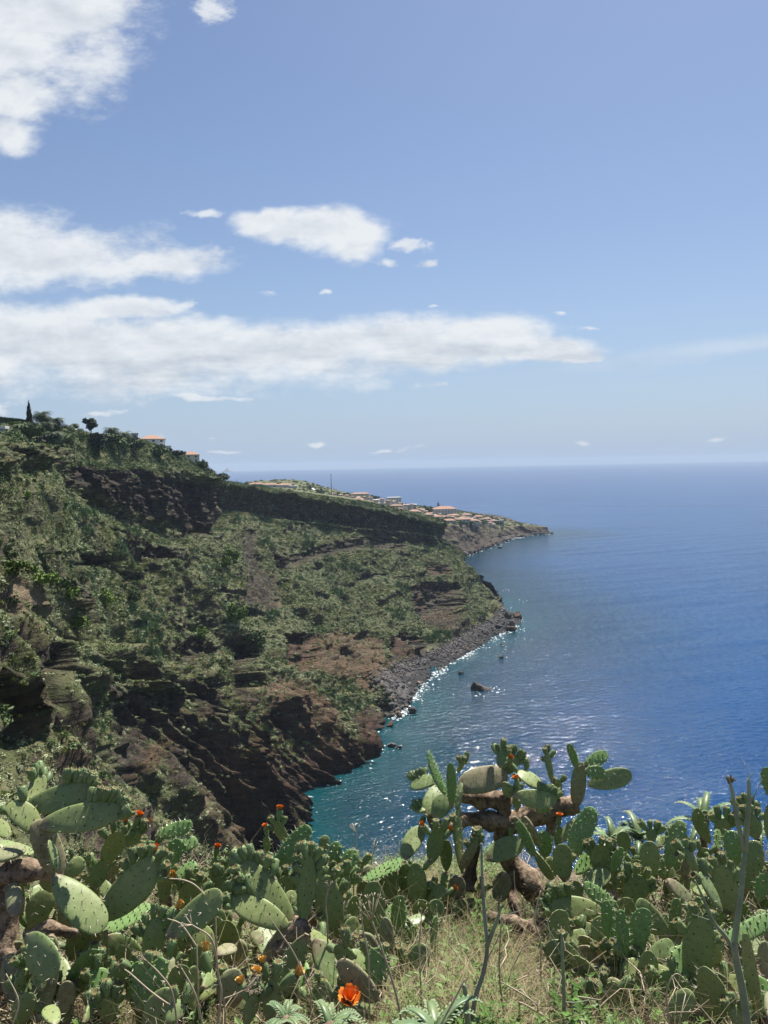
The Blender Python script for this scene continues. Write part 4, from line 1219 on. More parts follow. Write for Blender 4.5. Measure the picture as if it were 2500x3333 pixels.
# zigzag road of the resort, mast, lift tower and bathing platforms
pts = [(968,1610),(985,1600),(1000,1606),(1016,1592),(1024,1598)]
vs, fs = [], []
for i, (x, y) in enumerate(pts):
    c = at(x, y, 1190); vs += [(c[0] - 1.5, c[1], c[2] - 8), (c[0] - 1.5, c[1], c[2] + 1.6), (c[0] + 1.5, c[1] + 5, c[2] + 1.6), (c[0] + 1.5, c[1] + 5, c[2] - 8)]
for i in range(len(pts) - 1):
    o = i * 4; fs += [(o, o + 4, o + 5, o + 1), (o + 1, o + 5, o + 6, o + 2), (o + 2, o + 6, o + 7, o + 3)]
fs += [(0, 1, 2, 3), (16, 19, 18, 17)]
tag(link('retaining_ramp', mesh_np('ramp', vs, fs, [M_WALL], smooth=False)), 'white zigzag ramp wall on the slope behind the orange row', 'ramp')
mb, mt_ = at(1079, 1606, 1150), at(1079, 1546, 1150)
e = empty('radio_mast', tuple(mb)); tag(e, 'tall thin dark mast standing alone on the ridge', 'mast')
H = mt_[2] - mb[2]
v, f = tube([(0, 0, -5), (0, 0, H)], [0.75, 0.6], 8); link('pole', mesh_np('mast_pole', v, f, [M_METAL], smooth=True), e)
v, f = tube([(0, 0, H + .005), (0, 0, H + 1.6)], [0.9, 0.9], 8); link('antenna', mesh_np('mast_head', v, f, [M_METAL]), e)
e = empty('lift_tower', tuple(at(1634, 1727, 1230))); tag(e, 'square grey lift tower against the headland cliff', 'tower')
part('shaft', e, [box(-3, 3, -3, 3, -6, 17)], [M_GREYW]); part('bridge', e, [box(-14, -3.01, -1.5, 1.5, 14, 16.4)], [M_GREYW])
e = empty('bathing_club', tuple(at(1638, 1738, 1225))); tag(e, 'white bathing club terraces at the foot of the lift tower', 'building')
part('lower_deck', e, [box(-16, 14, -7, 9, -8, 1.5)], [M_WALL]); part('upper_deck', e, [box(-13, 9, -3, 9, 1.51, 4.5)], [M_WALL]); part('window', e, [box(-12, 8, -3.1, -3.004, 2.2, 3.8)], [M_PANE])
for k, (x0, x1, yy) in enumerate(((1648, 1700, 1752), (1652, 1688, 1746))):
    a, b = at_z(x0, yy, 1.5), at_z(x1, yy - 2, 1.5); L = b[0] - a[0]
    o = link('sea_quay', mesh_np('sea_quay', *box(0, L, 0, 10, -4, 1.2 + k * 1.2), [M_GREYW], smooth=False)); o.location = (a[0], a[1], 0)
    tag(o, ('outer pale concrete quay at the water below the headland', 'inner raised concrete quay below the bathing club')[k], 'quay')
TT = [(1427,1664,34,16,1,'tall pointed island pine beside the big hotel'),(1602,1694,22,12,1,'pointed pine at the seaward end of the town'),(1395,1668,20,24,0,'round dark tree inland of the big hotel'),(1385,1658,14,14,0,'dark tree on the ridge before the big hotel'),
 (1050,1606,12,40,0,'dark trees on the ridge beside the mast'),(1010,1590,10,24,0,'dark tree clump behind the zigzag ramp'),(1215,1624,12,34,0,'dark trees on the ridge behind the white block'),(1130,1616,12,40,0,'dark trees on the ridge past the mast'),(1090,1618,12,40,0,'bushy tree at the foot of the mast'),
 (1320,1666,10,30,0,'bushy tree in front of the grey block'),(1375,1690,14,30,0,'tree by the white villa on the wall end'),(1500,1706,10,30,0,'green tree at the terrace brink'),(1535,1706,12,26,0,'tree over the sea cliff'),(1575,1704,12,30,0,'green tree between the last villas'),(1470,1694,10,20,0,'tree between the orange rows'),(1550,1680,8,26,0,'tree on the crest of the town'),(1440,1702,10,24,0,'tree at the orange row end'),(1620,1706,8,26,0,'bush on the bare headland crest'),(1405,1690,9,20,0,'dark tree below the pink-roofed villa'),(1455,1690,9,18,0,'tree squeezed between the big hotel and the terrace rows'),(1490,1690,9,18,0,'tree behind the long terrace roof'),(1515,1694,9,16,0,'tree between the pale villas'),(1565,1684,9,18,0,'tree above the faded roof'),(1590,1698,8,16,0,'tree beside the last pale villas'),(1430,1684,10,16,0,'tree in front of the big hotel'),(1365,1676,9,20,0,'tree behind the white villa on the wall end'),(1310,1670,9,22,0,'bushes under the pale block'),(1260,1652,8,26,0,'bushes below the terrace row')]
for k, (px, py, h, w, cn, lb) in enumerate(TT):
    q = ray_px(px, py + 4, BVF); Y = q[1] if q is not None else 1080
    Y = min(max(Y, 930), 1400)
    tree('pine_tree' if cn else 'headland_tree', px, py, Y, h, w, M_TREE if cn else M_DARK, lb, 'tree', 200 + k, n=260, leaf=0.12, bv=BVF, conic=bool(cn), group=None if cn else 'trees in the headland town')

# ================================================================== ROCKS, BEACH, FOAM, ISLET
def rock_material(name, c0, c1):
    m, t, bs = new_mat(name)
    pos = t.n('ShaderNodeNewGeometry').outputs['Position']; oi = t.n('ShaderNodeObjectInfo').outputs['Random']
    z = t.sep(pos)[2]
    nz = t.noise(pos, 0.9, 6.0, 0.65)
    c = t.mix(t.mrange(nz, 0.35, 0.65), c0, c1)
    c = t.vm('SCALE', c, scale=t.mrange(oi, 0, 1, 0.6, 1.5))
    c = t.mix(t.mrange(t.m('ADD', z, t.m('MULTIPLY', nz, 0.8)), 0.6, 1.3, 0.85, 0.0), c, (0.012, 0.012, 0.013))
    t.put(bs.inputs['Base Color'], c); bs.inputs['Roughness'].default_value = 0.85; bs.inputs['Specular IOR Level'].default_value = 0.25
    b = t.n('ShaderNodeBump'); b.inputs['Strength'].default_value = 0.7; b.inputs['Distance'].default_value = 0.4
    t.put(b.inputs['Height'], nz); t.put(bs.inputs['Normal'], b.outputs[0])
    return m
M_ROCK = rock_material('basalt_boulder', (0.040, 0.037, 0.036), (0.150, 0.138, 0.128))
M_ROCKD = rock_material('black_basalt', (0.018, 0.017, 0.017), (0.060, 0.052, 0.046))
M_ROCKB = rock_material('brown_boulder', (0.060, 0.042, 0.030), (0.150, 0.105, 0.070))
def boulder(seed, sub=2, rough=0.35, mat=M_ROCK, name='boulder'):
    bm = bmesh.new(); bmesh.ops.create_icosphere(bm, subdivisions=sub, radius=1.0)
    P = np.array([v.co[:] for v in bm.verts])
    r = np.random.RandomState(seed)
    for _ in range(9):                                    # chop facets
        n = r.normal(size=3); n /= np.linalg.norm(n); c = 0.55 + 0.35 * r.rand()
        d = P @ n; P = P - np.outer(np.maximum(d - c, 0), n) * 0.9
    P += (fbm(P * 1.4 + seed, 3) * rough)[:, None] * P
    for v, p in zip(bm.verts, P): v.co = p
    me = bpy.data.meshes.new(name); bm.to_mesh(me); bm.free(); me.materials.append(mat)
    return me
# big rocks one by one
def sea_rock(name, px, py, wpx, hpx, label, seed, mat=M_ROCK, sub=3, lean=0.0, dpt=0.8):
    p = at_z(px, py, 0.3); k = p[1] / 2500
    o = link(name, boulder(seed, sub, 0.45, mat)); w, h = wpx * k / 2, hpx * k
    o.location = (p[0], p[1], h * 0.28); o.scale = (w, w * dpt, h * 0.8); o.rotation_euler = (0, lean, seed * 0.7)
    tag(o, label, 'rock'); return o
# the lone stack: built from a spire and a low tail
def lone_stack():
    p = at_z(1572, 2243, 0.0); k = p[1] / 2500
    n, m = 44, 26; th = np.linspace(0, 2 * np.pi, n); rf_ = np.linspace(1, 0, m)
    P = np.zeros((n, m, 3)); L = 82 * k
    for j, q in enumerate(rf_):
        for i, a in enumerate(th):
            x, y = L * 0.5 * q * math.cos(a) - (1 - q) * L * 0.27, L * 0.30 * q * math.sin(a)
            ux = np.clip(x / L + 0.5, 0, 1)
            H = (31 * k) * (0.5 * np.clip(1 - abs(ux - 0.2) / 0.3, 0, 1) + 0.5 * np.clip(1.05 - ux, 0, 1) ** 0.8)
            P[i, j] = (x, y, -0.8 + (H + 0.8) * (1 - q * q) ** 0.45)
    nn_ = fbm(P / 2.0 + 9, 4)
    P[..., 0] += nn_ * 0.9; P[..., 1] += fbm(P / 2.2 + 31, 4) * 1.0; P[..., 2] += fbm(P / 1.6 + 51, 3) * 0.7
    P[-1] = P[0]
    o = link('sea_stack', grid_mesh('sea_stack', P, [M_ROCKD])); o.location = (p[0], p[1], 0)
    tag(o, 'lone dark pointed rock standing out of the open bay', 'sea rock')
lone_stack()
for k, a in enumerate([(1688,2012,34,20,'flat-topped brown block standing in the sea off the point',31,M_ROCKB),(1652,2012,26,24,'upright dark rock on the point beside the flat block',32,M_ROCK),(1668,2036,26,18,'dark wet boulder below the flat-topped block',33,M_ROCK),
  (1640,1995,30,16,'low dark ledge reaching out behind the upright rock',34,M_ROCK),(1665,2050,40,14,'broad brown ledge at the tip of the point',35,M_ROCKB),(1622,2045,24,14,'dark boulder inland on the point',36,M_ROCK),
  (1634,2098,16,8,'small awash rock in foam off the beach',37,M_ROCK),(1632,2138,20,8,'awash rock further along off the beach',38,M_ROCK),(1500,2190,24,8,'low black rock at the water line of the beach',39,M_ROCK),
  (1342,2318,30,22,'largest dark boulder at the near end of the beach',40,M_ROCK),(1300,2332,26,20,'brown boulder near the beach end',41,M_ROCKB),(1272,2360,34,16,'long brown boulder at the near water line',42,M_ROCKB),(1255,2300,40,18,'pale brown block under the cliff at the near beach',43,M_ROCKB),
  (1275,2425,30,12,'black ledge awash at the foot of the headland cave',44,M_ROCK),(1300,2432,20,8,'outer black ledge awash beside the cave',45,M_ROCK),(1628,1782,18,8,'dark islet rock off the bathing quay',46,M_ROCK),(1660,1752,12,6,'small rock by the quay of the headland',47,M_ROCK),(1690,1744,14,6,'dark rock awash under the far headland',48,M_ROCK)]):
    sea_rock('sea_rock', a[0], a[1], a[2], a[3], a[4], a[5], a[6])
# the boulder beach: the larger ones singly, the rest as one mass
r = np.random.RandomState(77)
i0, i1 = ku[14] - 24, ku[18] + 4
protos = [boulder(s, 1, 0.3) for s in range(6)] + [boulder(s + 50, 1, 0.3, M_ROCKB) for s in range(2)]
bp, bs_ = [], []
for _ in range(5200):
    iu = r.uniform(i0, i1); iv = r.uniform(kv[9] - 6, kv[10] + 2)
    a, b = int(iu), int(iv); fu, fv = iu - a, iv - b
    p = (P2[a, b] * (1 - fu) + P2[min(a + 1, NU - 1), b] * fu) * (1 - fv) + (P2[a, min(b + 1, NV - 1)] * (1 - fu) + P2[min(a + 1, NU - 1), min(b + 1, NV - 1)] * fu) * fv
    bp.append(p); bs_.append(0.35 + 1.1 * r.rand() ** 3.0 + (0.8 if r.rand() < 0.03 else 0))
bp, bs_ = np.array(bp), np.array(bs_)
pxx, pyy = project(bp)
sandy = in_poly(pxx, pyy, [(1290, 2215), (1410, 2145), (1450, 2160), (1350, 2235), (1300, 2290)])
keep = (~sandy) | (r.rand(len(bp)) < 0.18)
bp, bs_, pxx = bp[keep], bs_[keep], pxx[keep]
order = np.argsort(-bs_ / bp[:, 1])
big, rest = order[:120], order[120:]
for q in big:
    o = link('beach_boulder', protos[r.randint(8)]); s_ = bs_[q] * 1.15
    o.location = bp[q] + np.array([0, 0, 0.1]); o.scale = (s_ * (0.8 + .5 * r.rand()), s_ * (0.8 + .5 * r.rand()), s_ * 0.75); o.rotation_euler = (r.rand() * .5, r.rand() * .5, r.rand() * 6)
    where = 'inner' if pxx[q] < 1350 else 'middle' if pxx[q] < 1500 else 'outer'
    tag(o, {'inner': 'angular boulder lying at the near end of the grey beach', 'middle': 'dark boulder lying along the middle of the grey beach', 'outer': 'dark boulder lying towards the point of the grey beach'}[where], 'boulder', {'inner': 'boulders at the near end of the beach', 'middle': 'boulders along the middle of the beach', 'outer': 'boulders towards the point of the beach'}[where])
half = len(rest) * 3 // 4
for nm, sel, me_ in (('grey_beach_rubble', rest[:half], protos[1]), ('brown_beach_rubble', rest[half:], protos[6])):
    n = len(sel); s_ = bs_[sel]
    scatter(nm, me_, bp[sel], r.rand(n, 3) * 6, np.stack([s_ * (0.7 + .6 * r.rand(n)), s_ * (0.7 + .6 * r.rand(n)), s_ * (0.5 + .4 * r.rand(n))], -1))
# talus at the foot of the far headland
sh_f = Gf2[26:240, 88:94].reshape(-1, 3); sel = r.choice(len(sh_f), 700)
s_ = 0.8 + 2.2 * r.rand(700) ** 2
scatter('headland_rubble', protos[2], sh_f[sel] + r.normal(size=(700, 3)) * [3, 3, 0.2], r.rand(700, 3) * 6, np.stack([s_, s_, s_ * 0.7], -1))

# surf
def foam_material():
    m, t, bs = new_mat('surf_foam')
    pos = t.n('ShaderNodeNewGeometry').outputs['Position']
    nz = t.noise(pos, 0.6, 5.0, 0.65)
    t.put(bs.inputs['Base Color'], t.mix(t.mrange(nz, 0.4, 0.6), (0.34, 0.40, 0.42), (0.62, 0.65, 0.66)))
    bs.inputs['Roughness'].default_value = 0.8
    return m
M_FOAM = foam_material()
def foam_patches(name, pts, sizes, seed):
    """ragged flecks of foam lying on the water, each a low domed blob"""
    r = np.random.RandomState(seed); vs, fs = [], []
    for p, s in zip(pts, sizes):
        n = 9; k = len(vs); ang = r.rand() * 6.28; el = 0.35 + 0.5 * r.rand()
        vs.append((p[0], p[1], 0.34))
        for i in range(n):
            th = 2 * math.pi * i / n; rr = s * (0.55 + 0.75 * r.rand())
            x, y = math.cos(th) * rr, math.sin(th) * rr * el
            vs.append((p[0] + x * math.cos(ang) - y * math.sin(ang), p[1] + x * math.sin(ang) + y * math.cos(ang), 0.16))
        for i in range(n): fs.append((k, k + 1 + i, k + 1 + (i + 1) % n))
    o = link(name, mesh_np(name, vs, fs, [M_FOAM])); tag(o, kind='stuff'); return o
SHL = P2[:, kv[10]]; qx_, qy_ = project(SHL)
pts, szs = [], []
for i in range(ku[9] - 10, ku[19]):
    p = SHL[i]; out = P2[i, kv[11]] - SHL[i]; out[2] = 0; out /= np.linalg.norm(out) + 1e-6
    act = 0.5 + 0.5 * math.sin(i * 0.11) + 0.4 * math.sin(i * 0.37)
    beach_here = i0 <= i <= i1
    for _ in range(8 if beach_here else 2):
        if r.rand() < (0.10 + 0.40 * act if beach_here else 0.15 * act):
            d_ = r.rand() ** 2.4 * (5.0 if beach_here else 2.5)
            pts.append(p + out * (d_ + 0.3) + r.normal(size=3) * 0.8); szs.append(0.22 + 0.8 * r.rand() ** 2)
for px, py, n, sp in ((1690, 2050, 26, 5), (1640, 1990, 18, 5), (1634, 2098, 12, 3), (1632, 2138, 12, 3), (1572, 2250, 26, 7), (1612, 2245, 16, 3), (1680, 2025, 16, 3), (1350, 2270, 40, 4), (1390, 2240, 40, 4), (1310, 2330, 20, 3), (915, 2690, 40, 4), (930, 2660, 30, 4), (1200, 2450, 12, 4), (1275, 2430, 18, 3), (1690, 2080, 10, 5), (1650, 2120, 8, 4), (1680, 1960, 12, 5), (1660, 1920, 10, 4)):
    c = at_z(px, py, 0)
    for _ in range(n // 2): pts.append(c + r.normal(size=3) * sp * 0.8 * np.array([1, 1.3, 0])); szs.append(0.25 + 0.7 * r.rand() ** 2)
foam_patches('shore_foam', pts, szs, 3)
fpts = Gf2[52:250, 93] + 0; fpts = np.repeat(fpts, 2, 0) + r.normal(size=(len(fpts) * 2, 3)) * [3, 4, 0]
fs_ = r.rand(len(fpts)) < 0.5
foam_patches('headland_foam', fpts[fs_], 0.6 + 1.8 * r.rand(fs_.sum()) ** 2, 4)

# islets on the horizon
def islet(px, wpx, hpx, label, seed):
    Y = 17500.0; c = at(px, 1535, Y); k = Y / 2500
    n, m = 40, 8; P = np.zeros((n, m, 3)); x = np.linspace(-1, 1, n)
    prof = np.clip(1 - np.abs(x) ** 1.5, 0, 1) * (0.55 + 0.45 * np.exp(-((x - 0.1) / 0.25) ** 2)) + 0.12 * fbm(np.stack([x * 3 + seed, x * 0, x * 0], -1), 3) * (1 - np.abs(x))
    for j in range(m):
        v = j / (m - 1) * 2 - 1
        P[:, j, 0] = x * wpx * k / 2; P[:, j, 1] = v * wpx * k * 0.3; P[:, j, 2] = -3 + np.maximum(prof, 0) * (1 - abs(v) ** 1.6) * hpx * k
    o = link('distant_islet', grid_mesh('distant_islet', P, [MAT_CLIFF])); o.location = (c[0], Y, 0); tag(o, label, 'island')
islet(738, 44, 15, 'larger faint blue islet on the horizon', 1)
islet(698, 26, 6, 'smaller faint islet beside it on the horizon', 5)
# ================================================================== FOREGROUND: GROUND
def gz(x, y):
    x = np.asarray(x, float); y = np.asarray(y, float)
    z = 118.0 - 0.36 * (y - 2.2)
    z = np.where(y < 1.2, 118.36 - 0.10 * (y - 1.2), z)
    z = z - 0.9 * np.clip(y - 6.4, 0, 9) ** 1.5
    return z + 0.10 * fbm(np.stack([x * 0.9, y * 0.9, 0 * x], -1), 3) + 0.03 * fbm(np.stack([x * 4, y * 4, 0 * x + 3], -1), 2)
gx = np.linspace(-9, 9, 150); gy = np.concatenate([np.linspace(-4, 1.5, 16), np.linspace(1.6, 7.4, 90)])
GXm, GYm = np.meshgrid(gx, gy, indexing='ij')
GZm = gz(GXm, GYm)
def soil_material():
    m, t, bs = new_mat('dry_soil')
    pos = t.n('ShaderNodeNewGeometry').outputs['Position']
    n1 = t.noise(pos, 3.0, 6.0, 0.65); n2 = t.noise(pos, 30.0, 4.0, 0.6)
    c = t.mix(t.mrange(n1, 0.35, 0.65), (0.055, 0.042, 0.028), (0.13, 0.10, 0.065))
    c = t.mix(t.mrange(n2, 0.5, 0.7), c, (0.20, 0.165, 0.11))
    t.put(bs.inputs['Base Color'], c); bs.inputs['Roughness'].default_value = 0.95
    b = t.n('ShaderNodeBump'); b.inputs['Strength'].default_value = 0.8; b.inputs['Distance'].default_value = 0.04
    t.put(b.inputs['Height'], t.m('ADD', n1, t.m('MULTIPLY', n2, 0.5))); t.put(bs.inputs['Normal'], b.outputs[0])
    return m
o = link('ground', grid_mesh('ground', np.stack([GXm, GYm, GZm], -1), [soil_material()])); tag(o, kind='structure')

# ================================================================== PRICKLY PEARS
def pad_material(name, c0, c1, brown=0.0, gloss=0.42):
    m, t, bs = new_mat(name)
    oi = t.n('ShaderNodeObjectInfo').outputs['Random']
    obj = t.n('ShaderNodeTexCoord').outputs['Object']
    ax = t.n('ShaderNodeAttribute', attribute_name='along').outputs['Fac']
    loc = t.n('ShaderNodeObjectInfo').outputs['Location']
    p = t.vm('ADD', obj, t.vm('SCALE', loc, scale=7.3))
    n1 = t.noise(p, 9.0, 5.0, 0.6); n2 = t.noise(p, 45.0, 4.0, 0.6); n3 = t.noise(p, 4.0, 3.0, 0.55)
    c = t.mix(t.m('ADD', t.m('MULTIPLY', oi, 0.65), t.m('MULTIPLY', t.mrange(n1, 0.3, 0.7), 0.35), clamp=True), c0, c1)
    c = t.vm('SCALE', c, scale=t.mrange(n2, 0.3, 0.7, 0.86, 1.12))
    # yellowish ripening and corky brown near the joints, grey scars here and there
    c = t.mix(t.m('MULTIPLY', t.mrange(n3, 0.5, 0.75), 0.45), c, (0.27, 0.28, 0.10))
    cork = t.m('MAXIMUM', t.mrange(t.m('ADD', ax, t.m('MULTIPLY', t.m('SUBTRACT', n1, 0.5), 0.5)), 0.02, 0.16 + brown * 0.5, 0.85, 0.0), t.m('MULTIPLY', t.mrange(n3, 0.62 - brown * 0.25, 0.72 - brown * 0.2), 0.15 + 0.8 * brown))
    c = t.mix(cork, c, t.mix(t.mrange(n2, 0.35, 0.65), (0.15, 0.105, 0.065), (0.34, 0.26, 0.18)))
    scar = t.mrange(t.m('ADD', t.voro(p, 13.0)[0], t.m('MULTIPLY', n2, 0.12)), 0.08, 0.20, 1.0, 0.0)
    c = t.mix(t.m('MULTIPLY', scar, t.mrange(n1, 0.46, 0.56, 0.0, 0.75)), c, (0.22, 0.17, 0.11))
    t.put(bs.inputs['Base Color'], c)
    t.put(bs.inputs['Roughness'], t.mrange(n1, 0.3, 0.7, gloss - 0.07, gloss + 0.16))
    bs.inputs['Specular IOR Level'].default_value = 0.35
    b = t.n('ShaderNodeBump'); b.inputs['Strength'].default_value = 0.25; b.inputs['Distance'].default_value = 0.004
    t.put(b.inputs['Height'], n2); t.put(bs.inputs['Normal'], b.outputs[0])
    return m
M_PAD = pad_material('cactus_pad', (0.150, 0.215, 0.085), (0.255, 0.300, 0.110))
M_PADY = pad_material('cactus_pad_young', (0.135, 0.245, 0.075), (0.190, 0.290, 0.098), gloss=0.38)
M_PADO = pad_material('cactus_pad_old', (0.20, 0.225, 0.115), (0.28, 0.27, 0.14), brown=0.55, gloss=0.6)
M_AREOLE = simple_mat('cactus_areole', (0.075, 0.055, 0.03), 0.9, 0.3, 20, 0.1)
M_SPINE = simple_mat('cactus_spine', (0.62, 0.56, 0.44), 0.6, 0.1, 20, 0.3)
M_FRUIT = simple_mat('cactus_fruit', (0.150, 0.215, 0.085), 0.5, 0.25, 22.0, 0.35, rand=0.25)
M_FTOP = simple_mat('fruit_crown', (0.16, 0.125, 0.06), 0.9, 0.4, 60.0, 0.1)
M_PETAL = simple_mat('orange_petal', (0.72, 0.20, 0.025), 0.5, 0.2, 30.0, 0.3, rand=0.15)
M_PETALY = simple_mat('faded_yellow_petal', (0.70, 0.42, 0.12), 0.6, 0.2, 30.0, 0.2)
def bark_material():
    m, t, bs = new_mat('cactus_bark')
    pos = t.n('ShaderNodeNewGeometry').outputs['Position']
    n1 = t.noise(pos, 7.0, 6.0, 0.68, 0.6); n2 = t.noise(pos, 38.0, 5.0, 0.65); v = t.voro(pos, 26.0)[0]
    c = t.mix(t.mrange(n1, 0.36, 0.62), (0.10, 0.068, 0.044), (0.36, 0.27, 0.19))
    c = t.mix(t.mrange(n2, 0.5, 0.68), c, (0.06, 0.045, 0.034))
    t.put(bs.inputs['Base Color'], c); bs.inputs['Roughness'].default_value = 0.92; bs.inputs['Specular IOR Level'].default_value = 0.15
    b = t.n('ShaderNodeBump'); b.inputs['Strength'].default_value = 1.0; b.inputs['Distance'].default_value = 0.016
    t.put(b.inputs['Height'], t.m('ADD', t.m('ADD', n1, t.m('MULTIPLY', n2, 0.5)), t.m('MULTIPLY', v, 0.5))); t.put(bs.inputs['Normal'], b.outputs[0])
    return m
M_CBARK = bark_material()

def pad_profile(s, kind):
    e1, e2 = {'g': (0.60, 0.44), 'y': (0.55, 0.40), 'o': (0.42, 0.42)}[kind]
    pk = e1 / (e1 + e2)
    v = (np.clip(s, 1e-6, 1) ** e1) * (np.clip(1 - s, 0, 1) ** e2) / (pk ** e1 * (1 - pk) ** e2)
    return np.maximum(v, 0.20 * (1 - smooth01(s / 0.22)))
def make_pad(L, Wd, T, kind, seed, bend, spiny=1.0):
    """one flat joint: rings of a rounded lens, with its areoles and spines"""
    r = np.random.RandomState(seed)
    ns, nt = 19, 22
    s = (1 - np.cos(np.linspace(0, np.pi, ns))) / 2; s[0] = 0.0
    hw = pad_profile(s, kind) * Wd / 2
    tk = T / 2 * np.clip((s + 0.03) ** 0.22 * (1 - s) ** 0.36 * 1.35, 0, 1.15) * (1.0 if kind != 'o' else 1.15)
    tk[0] = T * 0.42; hw[-1] = Wd * 0.02; tk[-1] = T * 0.02
    th = np.linspace(0, 2 * np.pi, nt, endpoint=False)
    c, sn = np.cos(th), np.sin(th)
    cx = np.sign(c) * np.abs(c) ** 0.86; sy = np.sign(sn) * np.abs(sn) ** 0.62
    off = r.rand(3) * 50
    asym = 1 + 0.10 * r.normal()
    wav = 0.06 * np.sin(s * 6 + r.rand() * 6) * Wd * 0.25
    twist = r.normal() * 0.25
    def surf(si, ci, sj, hwi, tki):
        x = hwi * ci * np.where(ci > 0, asym, 2 - asym) + np.interp(si, s, wav)
        y = tki * sj
        z = si * L
        a = twist * (si - 0.4)
        y2 = y + bend * L * (si - 0.25) ** 2 * 1.3 + 0.35 * bend * (x / max(Wd, 1e-4)) ** 2 * Wd + np.sin(a) * x * 0.6
        return np.stack([x, y2, z], -1)
    S_, Cx = np.meshgrid(s, cx, indexing='ij'); _, Sy = np.meshgrid(s, sy, indexing='ij')
    P = surf(S_, Cx, Sy, hw[:, None], tk[:, None])
    P += (fbm(P * (7 / max(L, .1)) + off, 2) * T * 0.16)[..., None] * np.array([0, 1, 0])
    idx = np.arange(ns * nt).reshape(ns, nt); nx = np.roll(idx, -1, 1)
    quads = np.stack([idx[:-1], nx[:-1], nx[1:], idx[1:]], -1).reshape(-1, 4)
    verts = P.reshape(-1, 3).tolist(); faces = quads.tolist(); mi = [0] * len(faces)
    faces.append(list(range(nt))[::-1]); mi.append(0); faces.append([(ns - 1) * nt + i for i in range(nt)]); mi.append(0)
    along = S_.reshape(-1).tolist()
    # areoles in a slanting lattice
    sp_ = 0.036 if kind == 'g' else 0.030 if kind == 'y' else 0.045
    pts = []
    row = 0; z = sp_ * 0.9
    while z < L * 0.97:
        si = z / L; h = np.interp(si, s, hw); x = -h * 0.9 + (sp_ / 2 if row % 2 else 0) + r.rand() * 0.006
        while x < h * 0.9:
            for sd in (1, -1): pts.append((si, np.clip(x / h, -0.93, 0.93), sd))
            x += sp_
        z += sp_ * 0.86; row += 1
    for si in np.arange(0.2, 1.0, sp_ * 0.8 / L):
        for sd in (1, -1): pts.append((si + 0.01 * r.rand(), sd * 0.999, 0))
    for (si, ci, sd) in pts:
        h, k = np.interp(si, s, hw), np.interp(si, s, tk)
        if sd == 0: p = surf(np.array(si), np.array(ci), np.array(0.0), h, k); n = np.array([np.sign(ci), 0, 0.25 + (si > .85)])
        else:
            sj = sd * (1 - abs(ci) ** 2.3) ** 0.36
            p = surf(np.array(si), np.array(ci), np.array(sj), h, k); n = np.array([ci * 0.25, sd, 0.1])
        n = n / np.linalg.norm(n)
        a = np.cross(n, [0.3, 0.2, 0.93]); a /= np.linalg.norm(a); b = np.cross(n, a)
        q = 0.0034 * (1.7 if kind == 'y' else 1.0) * (0.8 + .5 * r.rand()); hgt = q * (1.3 if kind == 'y' else 0.7)
        o = len(verts)
        verts += [list(p + a * q), list(p + b * q), list(p - a * q), list(p - b * q), list(p + n * hgt)]; along += [si] * 5
        m_ = 0 if (kind == 'y') else 1
        for i in range(4): faces.append([o + i, o + (i + 1) % 4, o + 4]); mi.append(m_)
        nsp = (2 if r.rand() < 0.45 * spiny else 0) if kind != 'y' else (2 if r.rand() < 0.8 else 1)
        for _ in range(nsp):
            d = n + r.normal(size=3) * 0.45 + np.array([0, 0, 0.15]); d /= np.linalg.norm(d)
            ln = (0.012 + 0.014 * r.rand()); w = 0.0011
            sd_ = np.cross(d, r.normal(size=3)); sd_ /= np.linalg.norm(sd_) + 1e-9; s2 = np.cross(d, sd_)
            o = len(verts); p0 = p + n * hgt * 0.5
            verts += [list(p0 + sd_ * w), list(p0 - sd_ * w * .5 + s2 * w), list(p0 - sd_ * w * .5 - s2 * w), list(p0 + d * ln)]; along += [si] * 4
            faces += [[o, o + 1, o + 3], [o + 1, o + 2, o + 3], [o + 2, o, o + 3]]; mi += [2] * 3
    me = bpy.data.meshes.new('pad')
    me.from_pydata(verts, [], faces)
    for mt in ((M_PADY if kind == 'y' else M_PADO if kind == 'o' else M_PAD), M_AREOLE, M_SPINE): me.materials.append(mt)
    me.polygons.foreach_set('material_index', mi)
    me.polygons.foreach_set('use_smooth', [m_ == 0 and len(f) == 4 for m_, f in zip(mi, faces)])
    at_ = me.attributes.new('along', 'FLOAT', 'POINT'); at_.data.foreach_set('value', along)
    me.update()
    # margin points for fruit: (local position, outward direction)
    def margin(ang):
        """ang from -1 (left shoulder) through 0 (tip) to 1"""
        si = 1 - 0.42 * abs(ang) ** 1.6; h = np.interp(si, s, hw) * (1 if abs(ang) > .02 else 0)
        p = surf(np.array(si), np.array(np.sign(ang) * 1.0), np.array(0.0), h, 0.0)
        d = np.array([ang * 1.1, 0, 1.0 - 0.75 * abs(ang)]); return p, d / np.linalg.norm(d)
    return me, margin

